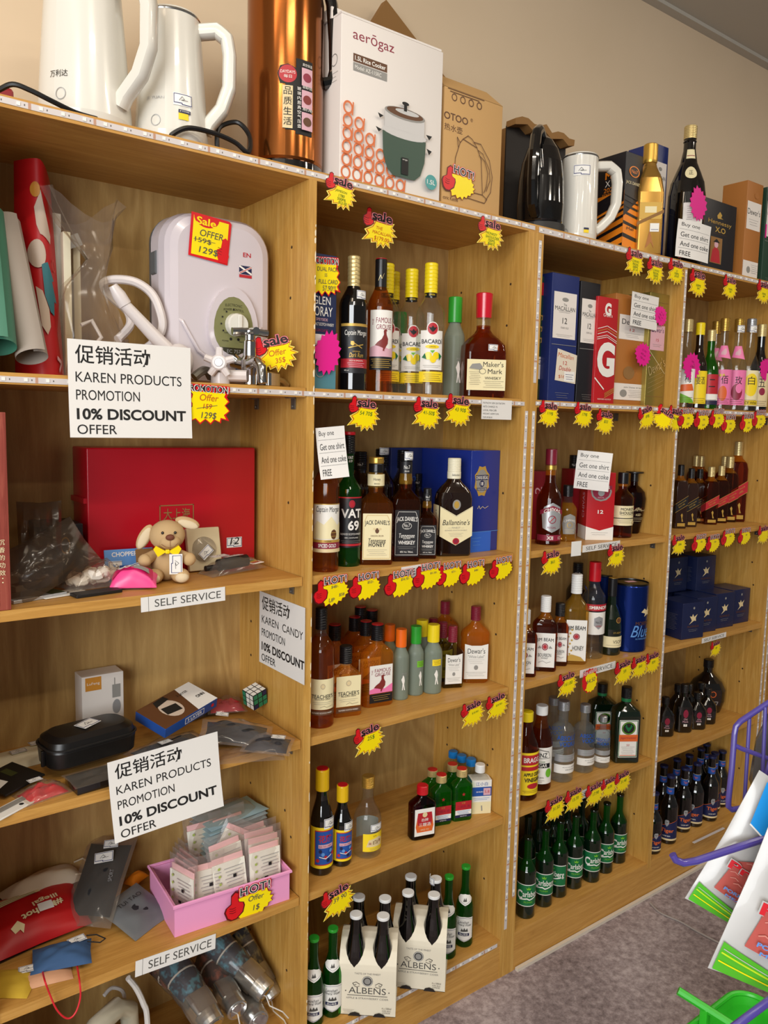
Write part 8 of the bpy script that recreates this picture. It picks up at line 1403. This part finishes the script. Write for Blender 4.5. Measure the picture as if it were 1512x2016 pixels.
def make_insert():
    t = thing('sanitary_pack', '', 'packet', group='small white packs in the pink basket'); o = pillow(MB(), .06, .085, .006, 'plastic_pack', 51, wr=.001).build('wrap', t); o.rotation_euler = (pi/2, 0, 0); o.location = (0, .003, .043)
    mb = MB().box(-.025, -.001, .008, .025, .001, .064, 'insert_white'); mb.decal([*lines(-.008, .022, .055, 8, .005, 'lab_silver', .0008), *[T_('●', -.016, .058-.011*i, .004, 'insert_green', .004) for i in range(5)], ('r', -.003, .022, .003, .026, 'ink'), ('r', .004, .04, .009, .045, 'ink')], flat(-.0024), 0); mb.build('insert_card', t)
    mb = MB().box(-.024, .0012, .04, .024, .0035, .072, 'pack_pink', .001); mb.build('pink_pad', t); return t
cs, sn = cos(rz), sin(rz); R = random.Random(3)
def inb(x, y): return (a.x+x*cs-y*sn, a.y+.003+x*sn+y*cs)
spec = [(.020+.0, .030, 70), (.028, .045, 74), (.036, .06, 76), (.046, .075, 78)]
k = 0; LBL = ['white pack standing sideways at the left of the pink basket, %s' % s for s in ('front one', 'second one', 'third one', 'rear one')]
for i, (x, y, tr) in enumerate(spec): X, Y = inb(x+.012, y+.02); use('insert', make_insert, (X, Y, Z4+.006), rz-rad(tr), LBL[i], None, 1.45)
for i, (x, y, z, tr, tl, lb) in enumerate(((.13, .022, .010, 0, -8, 'white pack leaning on the front wall in the middle of the pink basket'), (.205, .022, .014, 2, -6, 'white pack leaning on the front wall at the right of the pink basket'), (.078, .028, .004, -6, -6, 'low white pack at the front left inside the pink basket'), (.21, .038, .022, 0, -8, 'white pack second at the right of the pink basket'), (.208, .055, .028, 2, -8, 'white pack third at the right of the pink basket'), (.204, .072, .034, 0, -8, 'white pack hindmost at the right of the pink basket'), (.138, .045, .03, 3, -10, 'white pack behind the middle one in the pink basket'), (.125, .075, .048, -20, -14, 'white pack lying tilted high in the middle of the pink basket'), (.165, .105, .05, 4, -10, 'white pack at the back of the pink basket with pink end up'), (.11, .115, .045, -4, -10, 'white pack at the back left of the pink basket'))):
    X, Y = inb(x, y); use('insert', make_insert, (X, Y, Z4+.006+z), label=lb, sc=1.42, rot=(rad(tl), rad(R.uniform(-6, 6)+(24 if i == 7 else 0)), rz+rad(tr)))
X, Y = inb(W_*.62, -.0025); P_ = Vector((X, Y, Z4+hB*.48)); tg = ptag('hot', 474, 1785, 74, 'hot tag reading Offer 1$ stuck on the pink basket', [('Offer', .012, .004, .009, 'ink_soft'), ('1$', .012, -.014, .011, 'ink_soft')], pt=P_, turn=math.degrees(rz)); tg.location = (tg.location.x+.004*sn, tg.location.y-.004*cs, tg.location.z)
# pile of blue masks in a bag
p = atz(430, 1640, Z4); M('mask_pale', '#a9ccd8', .8)
t = thing('mask_stack', 'bag of pale blue face masks behind the pink basket', 'bag', (p.x-.07, .165, Z4+.09), rad(8))
for i in range(7): o = pillow(MB(), .15, .085, .006, 'mask_pale', 60+i, wr=.0015).build('mask', t); o.location = (.002*i, 0, .0095*i)
o = pillow(MB(), .19, .10, .085, 'plastic_film', 71, wr=.004, p=.45).build('film', t)
MB().box(-.08, -.035, -.0896, .08, .04, -.0004, 'kraft').build('backing_box', t)
# masks at left
soft('red printed mask pack lying at the left of the basket shelf', 60, 1840, Z4, .20, .125, .022, 'mat_red', 6, 73, dz=.034, tilt=(24, 0), dy=.0, st=(), wr=.003, name='mask_packet')
t = COL.objects[-1]; t = [o for o in bpy.data.objects if o.get('label', '').startswith('red printed mask pack')][0]
fnp = lambda u, v, l: (u, v, .022*max(0, (1-abs(2*u/.19)**2.2)*(1-abs(2*v/.115)**2.2))**.7+.0045+l)
mb = MB(); mb.decal([T_('#Myshot', .02, -.004, .017, 'lab_cream', .082, bold=.03, rot=186), T_('illegal', .03, .014, .013, 'lab_cream', .05, bold=.02, rot=186), ('p', [(-.09, .03), (.03, .038), (.028, .05), (-.09, .05)], 'lab_cream'), *[('l', [(-.08, .046-.005*i), (.02, .048-.005*i)], .0009, 'ink_soft') for i in range(3)], ('p', [(-.045, -.022), (-.04, -.034), (-.03, -.03), (-.026, -.038), (-.02, -.024), (-.03, -.012)], 'lab_cream'), ('r', .012, -.012, .040, .006, 'sticker_white')], fnp, .01); mb.build('print', t)
soft('dark purple mask pack in clear wrap under the red one', 45, 1868, Z4, .16, .09, .014, 'plastic_smoke', 10, 75, inner='dark_cloth', dz=.0005, dy=.03, name='mask_packet')
M('mask_cream', '#d8c9b2', .85)
t = soft('cream cloth mask draped behind the red pack', 75, 1775, Z4, .16, .06, .03, 'mask_cream', 10, 77, dz=.055, tilt=(8, 0), wr=.002, name='cloth_mask', cat='face mask', dy=-.04)
mb = MB(); mb.tube([(.06, -.02, .012), (.085, -.035, .014), (.095, -.02, .02), (.088, .004, .024), (.07, .008, .02)], .0018, 'mask_cream', 6); mb.build('ear_loop', t)
t = soft('black sport mask in clear wrap leaning up towards the sign', 204, 1796, Z4, .105, .20, .018, 'plastic_film', -38, 79, inner='black_cloth', dz=.062, tilt=(30, 0), st=((.038, (.004, .025, .022), (0, 0, rad(14))), (.03, (.006, .062, .015), (0, 0, rad(10)))), wr=.003, name='mask_packet', dy=.02)
mb = MB(); mb.decal([T_('SPORT', .026, .0, .008, 'lab_silver', .026, rot=96)], lambda u, v, l: (u, v, .0175+l), 0); mb.build('print', t)
soft('orange pack tucked between the black mask and the pink basket', 268, 1742, Z4, .05, .03, .016, 'stripe_orange', 30, 81, dz=.012, name='orange_packet', wr=.001)
t = soft('milky grey pouch lettered TUI TAO in front of the basket', 268, 1806, Z4, .112, .118, .008, 'plastic_milky', 24, 83, inner='dark_cloth', dz=.014, tilt=(13, 0), wr=.002, name='milky_pouch', cat='pouch'); mb = MB(); mb.decal([T_('TUI TAO', .0, .022, .010, 'ink', .062, rot=2)], lambda u, v, l: (u, v, .0128+l), 0); mb.build('print', t)
M('denim', '#35557e', .85); M('peach', '#c79572', .85); M('mustard', '#c2a02c', .85)
t = soft('blue cloth mask with a price slip near the front edge', 122, 1893, Z4, .105, .075, .016, 'denim', -16, 85, dz=.010, wr=.002, name='cloth_mask', cat='face mask', st=((.032, (-.005, -.005, .0195), (0, 0, rad(20))),)); pillow(MB(), .05, .05, .010, 'denim', 86, wr=.001).build('folded_side', t); t.children[-1].location = (.030, .016, .012)
mb = MB(); mb.tube([(.045, .012, .012), (.068, .010, .006), (.078, .022, .004), (.062, .034, .008), (.044, .028, .014)], .0014, 'matt_black', 6); mb.build('ear_loop', t)
t = soft('peach cloth mask under the blue one', 85, 1925, Z4, .10, .05, .010, 'peach', -12, 87, dz=.0004, wr=.001, name='cloth_mask', cat='face mask', st=((.032, (-.025, .008, .0125)),)); q = t.location.copy()
M('red_cord', '#d2202c', .5); aa = [aty(88, 1930, -.004), aty(97, 1955, -.006), aty(112, 1988, -.008), aty(132, 2005, -.008), aty(148, 1995, -.008), aty(158, 1965, -.006), aty(157, 1935, -.002)]
cord('red ear cord of the peach mask hanging over the shelf edge', [atz(84, 1918, Z4)+Vector((0, 0, .006))]+aa+[atz(152, 1908, Z4)+Vector((0, .0, .006))], .0016, 'red_ear_string', 'red_cord', 'cord')
soft('mustard spotted mask at the far left of the front edge', 22, 1938, Z4, .085, .075, .014, 'mustard', -34, 89, dz=.0004, wr=.001, name='cloth_mask', cat='face mask')
# ------------------------------------------------------------------ bottom of the left bay: umbrellas and an iron
M('umb_silver', '#b4b2ae', .25, .85); M('umb_dark', '#20201f', .5); M('umb_navy', '#222a44', .6); M('umb_red', '#6d2826', .6); M('elastic', '#cfcac4', .5)
g = 'folded umbrellas at the bottom left'
def umb(label, px0, py0, px1, py1, y0, y1, cloth, r=.027, z=None):
    e = aty(px1, py1, y1); s = aty(px0, py0, y0); d = s-e; t = thing('folded_umbrella', label, 'umbrella', tuple(e), group=g); t.rotation_euler = d.to_track_quat('Z', 'Y').to_euler(); ln = d.length
    MB().loft([(0, r*.86), (.002, r*.94), (.012, r*.97), (.030, r*.97)], 'umb_silver', 6).build('cap', t); mb = MB(); mb.loft([(.0001, r*.74), (-.0015, r*.70), (-.002, r*.1)], 'chrome', 6); mb.build('end_disc', t)
    MB().loft([(.0305, r*.9, r*.8, .007), (.055, r*.95, r*.82, .008), (.075, r*.92, r*.8, .008)], 'umb_silver').build('handle', t)
    rings = [(.0755, r*.8), (.10, r*1.0), (.16, r*1.12), (ln*.9, r*.95), (ln, r*.7)]; v = []; f = []; n = 20
    for z_, q in rings:
        for k in range(n): a = 2*pi*k/n; v.append((q*(1+.12*sin(5*a+z_*20))*cos(a), q*(1+.12*sin(5*a+z_*20))*sin(a), z_))
    for i in range(len(rings)-1): f += [(i*n+k, i*n+(k+1) % n, (i+1)*n+(k+1) % n, (i+1)*n+k) for k in range(n)]
    f += [tuple(reversed(range(n))), tuple((len(rings)-1)*n+k for k in range(n))]
    MB().add(v, f, cloth, True).build('canopy', t); mb = MB(); mb.tube([(r*1.12*cos(a*pi/8), r*1.12*sin(a*pi/8), .125) for a in range(16)], .002, 'elastic', 6, True); mb.build('tie_band', t)
    MB().loft([(.02, r*1.0), (.03, r*1.02), (.07, r*1.05), (.10, r*1.2), (ln*.95, r*1.25)], 'plastic_film', 6, caps=False).build('film_sleeve', t)
    mb = MB(); mb.tube([(0, -r*.3, -.002), (.004, -r*.6, -.02), (-.004, -r*.4, -.05), (.006, 0, -.07)], .0014, 'elastic', 6); mb.build('wrist_cord', t)
    return t
for nm, c1, c2 in (('umb_floral', '#1d2330', '#7d7650'), ('umb_blue', '#1a2238', '#3f7f96'), ('umb_rust', '#3a1c1a', '#8a4430')):
    m, nt, N, L = nodes(nm); b_ = N['Principled BSDF']; b_.inputs['Roughness'].default_value = .6; tc = N.new('ShaderNodeTexCoord'); n1 = N.new('ShaderNodeTexNoise'); n1.inputs['Scale'].default_value = 55; n1.inputs['Detail'].default_value = 2; cr = N.new('ShaderNodeValToRGB'); e = cr.color_ramp.elements; e[0].position = .5; e[0].color = lin(c1); e[1].position = .64; e[1].color = lin(c2); L.new(tc.outputs['Object'], n1.inputs['Vector']); L.new(n1.outputs[0], cr.inputs[0]); L.new(cr.outputs[0], b_.inputs['Base Color'])
umb('folded umbrella at the far right, its silver end by the side panel', 468, 1850, 537, 1966, .20, .09, 'umb_floral', .026)
umb('folded floral umbrella with a silver end, second from the right', 420, 1850, 525, 1955, .20, .06, 'umb_blue', .027)
umb('folded umbrella with a black ringed silver end, in the middle of the heap', 400, 1880, 468, 1990, .22, .05, 'umb_rust', .025)
umb('folded umbrella lowest at the right with a red tag on its film', 455, 1930, 510, 2012, .17, .035, 'umb_rust', .026)
umb('folded umbrella nearest the front, blue flowered', 330, 1880, 420, 2022, .20, .035, 'umb_blue', .029)
umb('dark red folded umbrella lying behind the front one', 320, 1900, 395, 1985, .27, .12, 'umb_rust', .025)
p = atz(215, 2040, Z5); t = thing('steam_iron', 'cream and dark green iron under the hanging red cord', 'iron', (aty(205, 1990, .12).x, .13, Z5+.0003), rad(-60)); M('iron_green', '#12382c', .3); M('iron_cream', '#c8c0a8', .4)
MB().loft([(0, .050, .10, .05), (.01, .052, .105, .05), (.05, .048, .095, .045), (.085, .04, .06, .035)], 'iron_green').build('soleplate', t); MB().tube([(0, -.07, .08), (0, -.06, .13), (0, -.02, .15), (0, .04, .15), (0, .075, .12), (0, .08, .07)], [.018, .02, .021, .021, .02, .018], 'iron_cream', 12).build('handle', t)
cord('white braided rope standing beside the iron', [aty(252, 1925, .05), aty(268, 1945, .05), aty(282, 1975, .05), aty(290, 2010, .05), Vector((aty(292, 2040, .05).x, .05, Z5+.006))], .0055, 'rope', 'elastic', 'rope')
cord('thinner white cord curling behind the iron', [aty(205, 1960, .2), aty(220, 1945, .21), aty(240, 1950, .21), aty(244, 1968, .2), aty(228, 1975, .19), aty(245, 1990, .18), Vector((aty(258, 2020, .18).x, .18, Z5+.006))], .004, 'rope', 'elastic', 'rope')
p = aty(262, 2010, .08); o = MB().box(-.045, -.03, 0, .045, .03, .075, 'kraft', .001).build('open_carton'); o.location = (aty(300, 2012, .09).x, .10, Z5+.0003); o.rotation_euler = (0, 0, rad(25)); tag(o, 'small brown carton between the rope and the umbrellas', 'carton')
# ------------------------------------------------------------------ right foreground: wire rack with hanging packs, basket on the floor
M('rack_purple', '#4a3f8c', .3, 0, .5, .2); M('basket_green', '#37c02e', .35, 0, .5); M('ham_red', '#b5544c', .4); M('ham_light', '#cf8478', .4); M('pack_white', '#b4b3b1', .3, 0, .5, .2); M('pack_blue', '#1e90e0', .3); M('pack_green', '#4fae25', .3); M('pack_lime', '#b7d81e', .3); M('pack_red', '#c8202c', .3)
def cp(px, py, t): return CAM + ray(px, py)*t
o_ = cp(1800, 1600, 1.05); base = Vector((o_.x, o_.y, 0))
rk = thing('display_rack', 'purple wire display rack at the right edge of the picture', 'rack', tuple(base)); L0 = lambda q: Vector(q)-base
mb = MB(); mb.tube([(0, 0, 0), (0, 0, 1.5)], .012, 'rack_purple', 12); mb.loft([(0, .16), (.01, .16), (.016, .05)], 'rack_purple', 8); mb.build('post', rk)
P = [L0(cp(1790, 1240, 1.04)), L0(cp(1600, 1333, 1.02)), L0(cp(1512, 1384, 1.01)), L0(cp(1458, 1420, 1.0)), L0(cp(1449, 1430, 1.0)), L0(cp(1446, 1445, 1.0)), L0(cp(1441, 1510, 1.0)), L0(cp(1434, 1575, 1.0)), L0(cp(1434, 1588, 1.0)), L0(cp(1441, 1594, 1.0)), L0(cp(1455, 1592, 1.0)), L0(cp(1512, 1570, 1.01)), L0(cp(1790, 1466, 1.04))]
MB().tube(P, .0036, 'rack_purple', 10).build('basket_frame', rk)
MB().tube([L0(cp(1441, 1465, 1.0)), L0(cp(1460, 1474, 1.0)), L0(cp(1512, 1493, 1.01)), L0(cp(1640, 1540, 1.03))], .0030, 'rack_purple', 8).build('cross_wire', rk)
for a, b in (((1476, 1408), (1465, 1590)), ((1507, 1392), (1499, 1576)), ((1545, 1368), (1538, 1560)), ((1585, 1345), (1578, 1546))):
    MB().tube([L0(cp(*a, 1.005)), L0(cp(*b, 1.005))], .0024, 'rack_purple', 8).build('upright_wire', rk)
MB().tube([L0(cp(1515, 1500, .97)), L0(cp(1503, 1540, .97)), L0(cp(1499, 1618, .97)), L0(cp(1505, 1622, .97)), L0(cp(1560, 1604, .97)), L0(cp(1800, 1520, 1.05))], .0024, 'rack_purple', 8).build('drop_wire', rk)
MB().tube([L0(cp(1324, 1682, .90)), L0(cp(1330, 1693, .90)), L0(cp(1345, 1699, .90)), L0(cp(1370, 1695, .90)), L0(cp(1440, 1672, .90)), L0(cp(1512, 1649, .91)), L0(cp(1800, 1560, 1.05))], .0042, 'rack_purple', 10).build('hook', rk)
MB().tube([L0(cp(1400, 2060, .80)), L0(cp(1440, 2026, .80)), L0(cp(1512, 1972, .81)), L0(cp(1800, 1790, 1.05))], .0042, 'rack_purple', 10).build('hook', rk)
def ham(label, bl, br, tl, t, seed):
    o = cp(*bl, t); x = cp(*br, t)-o; z = cp(*tl, t)-o; W_, H_ = x.length, z.length; X = x.normalized(); Zv = (z-X*z.dot(X)).normalized(); Y = Zv.cross(X)
    th = thing('ham_pack', label, 'food pack', group='meat packs hung on the purple hook'); th.matrix_world = Matrix(((X.x, Y.x, Zv.x, o.x), (X.y, Y.y, Zv.y, o.y), (X.z, Y.z, Zv.z, o.z), (0, 0, 0, 1)))
    mb = MB(); T0 = mb.T; mb.T = Matrix.Translation((W_/2, 0, H_/2)) @ Matrix.Rotation(pi/2, 4, 'X'); pillow(mb, W_, H_, .012, 'pack_white', seed, wr=.0015, p=.5, flat_=False); mb.build('pack', th)
    yy = lambda u, v: -(.012*max(0, (1-abs(2*u/W_-1)**2.2)*(1-abs(2*v/H_-1)**2.2))**.5+.0032)
    fn = lambda u, v, l: (u, yy(u, v)-l, v)
    e = [('p', [(W_*.015, H_*.012), (W_*.985, H_*.012), (W_*.985, H_*.11), (W_*.5, H_*.095), (W_*.015, H_*.15)], 'pack_green'), ('l', [(W_*.03, H_*.10), (W_*.5, H_*.065), (W_*.97, H_*.075)], H_*.008, 'pack_lime'), ('l', [(W_*.03, H_*.06), (W_*.5, H_*.04), (W_*.97, H_*.045)], H_*.006, 'tag_yellow'), ('l', [(W_*.03, H_*.12), (W_*.5, H_*.078), (W_*.97, H_*.088)], H_*.004, 'pack_white'), ('p', [(W_*.14, H_*.175), (W_*.97, H_*.125), (W_*.97, H_*.50), (W_*.45, H_*.50), (W_*.18, H_*.40)], 'ham_red')]
    R = random.Random(seed)
    for i in range(16): u = W_*R.uniform(.22, .92); v = H_*R.uniform(.19, .46); e.append(('l', [(u-W_*.04, v), (u, v+H_*.012), (u+W_*.04, v+H_*.004)], H_*.006, 'ham_light'))
    e += [T_('Prepared', W_*.55, H_*.365, H_*.085, 'pack_white', W_*.88, bold=.045), T_('Prepared', W_*.55, H_*.365, H_*.074, 'pack_red', W_*.86, bold=.03), T_('PORK LUNCHEON', W_*.50, H_*.215, H_*.022, 'lab_sky', W_*.62, bold=.03), T_('MEAT SLICES', W_*.48, H_*.18, H_*.018, 'lab_sky', W_*.5, bold=.03), ('c', W_*.62, H_*.53, W_*.14, 'lab_grey', H_*.05), ('p', [(W_*.10, H_*.66), (W_*.5, H_*.57), (W_*.97, H_*.60), (W_*.97, H_*.96), (W_*.06, H_*.96)], 'pack_blue'), ('l', [(W_*.10, H_*.665), (W_*.5, H_*.575), (W_*.97, H_*.605)], H_*.01, 'lab_white')]
    mb = MB(); mb.decal(e, fn, .012, 1, .0003); mb.build('print', th)
    return th
ham('meat pack in front on the purple hook, cut by the picture edge', (1393, 1905), (1640, 2008), (1515, 1500), .86, 5)
ham('meat pack hanging behind the front one', (1348, 1768), (1520, 1868), (1530, 1540), .93, 9)
# dark plastic bag inside the wire basket
p = cp(1552, 1510, 1.06); th = thing('dark_bag', 'dark plastic bag inside the purple wire basket', 'bag', tuple(p)); M('bag_dark', '#3a3a40', .25, 0, .6)
mb = MB(); X = RT; R = random.Random(2); v = []; f = []; n = 16; rings = [(-.105, .01), (-.08, .05), (-.03, .07), (.03, .075), (.08, .07), (.12, .05), (.15, .02)]
for i, (h, r_) in enumerate(rings):
    for k in range(n): a = 2*pi*k/n; s = r_*(1+R.uniform(-.18, .18)); q = RT*(.045+s*cos(a)+h*.18)+FW*(.02+s*.5*sin(a))+Vector((0, 0, h)); v.append(tuple(q))
for i in range(len(rings)-1): f += [(i*n+k, i*n+(k+1) % n, (i+1)*n+(k+1) % n, (i+1)*n+k) for k in range(n)]
f += [tuple(reversed(range(n))), tuple((len(rings)-1)*n+k for k in range(n))]
mb.add(v, f, 'bag_dark', False); mb.build('film', th)
# green shopping basket on the floor
zr = .25; c0 = atz(1460, 1946, zr); c1 = atz(1352, 2030, zr); d = (c1-c0); d.z = 0; d.normalize(); e = Vector((-d.y, d.x, 0)); e = e if e.x > 0 else -e
gb = thing('shopping_basket', 'green plastic shopping basket on the carpet at lower right', 'shopping basket', (c0.x, c0.y, 0)); gb.rotation_euler = (0, 0, math.atan2(e.y, e.x)); Lx, Ly = .42, .29
mb = MB(); ln = []
for z, k in ((.0, .86), (.004, .87), (.23, 1.0), (zr, 1.02)): ln.append((z, Lx/2*k, Ly/2*k, .045))
mb.loft(ln, 'basket_green', 8, (Lx/2, -Ly/2), caps=False); mb.loft([(z, a-.004, b-.004, c) for z, a, b, c in reversed(ln)], 'basket_green', 8, (Lx/2, -Ly/2), caps=False); mb.loft([(0, ln[0][1], ln[0][2], .04), (.005, ln[0][1], ln[0][2], .04)], 'basket_green', 8, (Lx/2, -Ly/2)); mb.build('tub', gb)
mb = MB(); mb.tube([(x+Lx/2, y-Ly/2, zr) for x, y in section(Lx/2*1.02, Ly/2*1.02, .05, 8)], .006, 'basket_green', 8, True); mb.build('rim', gb)
M('slot_dark', '#12501a', .6)
mb = MB()
for i in range(8): mb.box(.05+.042*i, -.0135, .10, .062+.042*i, -.0105, .19, 'slot_dark')
mb.build('slots', gb)
R_ = gb.rotation_euler.to_matrix(); g0 = atz(1335, 1950, .31); g1 = atz(1442, 2018, .27); iv = R_.inverted()
h0 = iv @ (g0-gb.location); h1 = iv @ (g1-gb.location); h2 = h1+(h1-h0)*1.4
mb = MB(); mb.tube([h0, h1, h2], .0085, 'basket_green', 8); mb.build('handle', gb); hp_ = iv @ (atz(1388, 1992, .28)-gb.location); MB().box(hp_.x-.008, hp_.y-.008, zr-.02, hp_.x+.008, hp_.y+.008, hp_.z+.01, 'basket_green', .002).build('handle_clip', gb)
# loose things
M('wire_grey', '#9d9490', .5)
cord('pale thin cable lying across the carpet', [atz(1280, 1778, .003), atz(1300, 1797, .003), atz(1340, 1815, .003), atz(1375, 1835, .003), atz(1420, 1858, .003), atz(1480, 1880, .003)], .003, 'floor_cable', 'wire_grey', 'cable')
a = atz(1365, 1660, Z5); b = atz(1425, 1631, Z5); d = b-a; o = MB().box(0, -.004, 0, d.length, .004, .002, 'led_tape').build('loose_led_strip'); o.location = (a.x, a.y, Z5+.0006); o.rotation_euler = (0, 0, math.atan2(d.y, d.x)); tag(o, 'short loose white strip lying on the bottom board at right', 'LED strip')
o = MB().box(-.012, -.004, 0, .012, .004, .0006, 'white_paper').build('paper_scrap'); q = atz(1250, 1496, Z4); o.location = (q.x, q.y, Z4+.0004); o.rotation_euler = (0, 0, rad(20)); tag(o, 'torn white paper scrap at the end of the vodka shelf', 'paper')
p = aty(1134, 1080, .0048); o = MB().box(-.02, -.001, -.02, .02, 0, .02, 'sticker_white').build('price_slip'); o.location = (p.x, .0045, p.z); tag(o, 'small white price slip left of the self service strip under the red gift box', 'price slip')
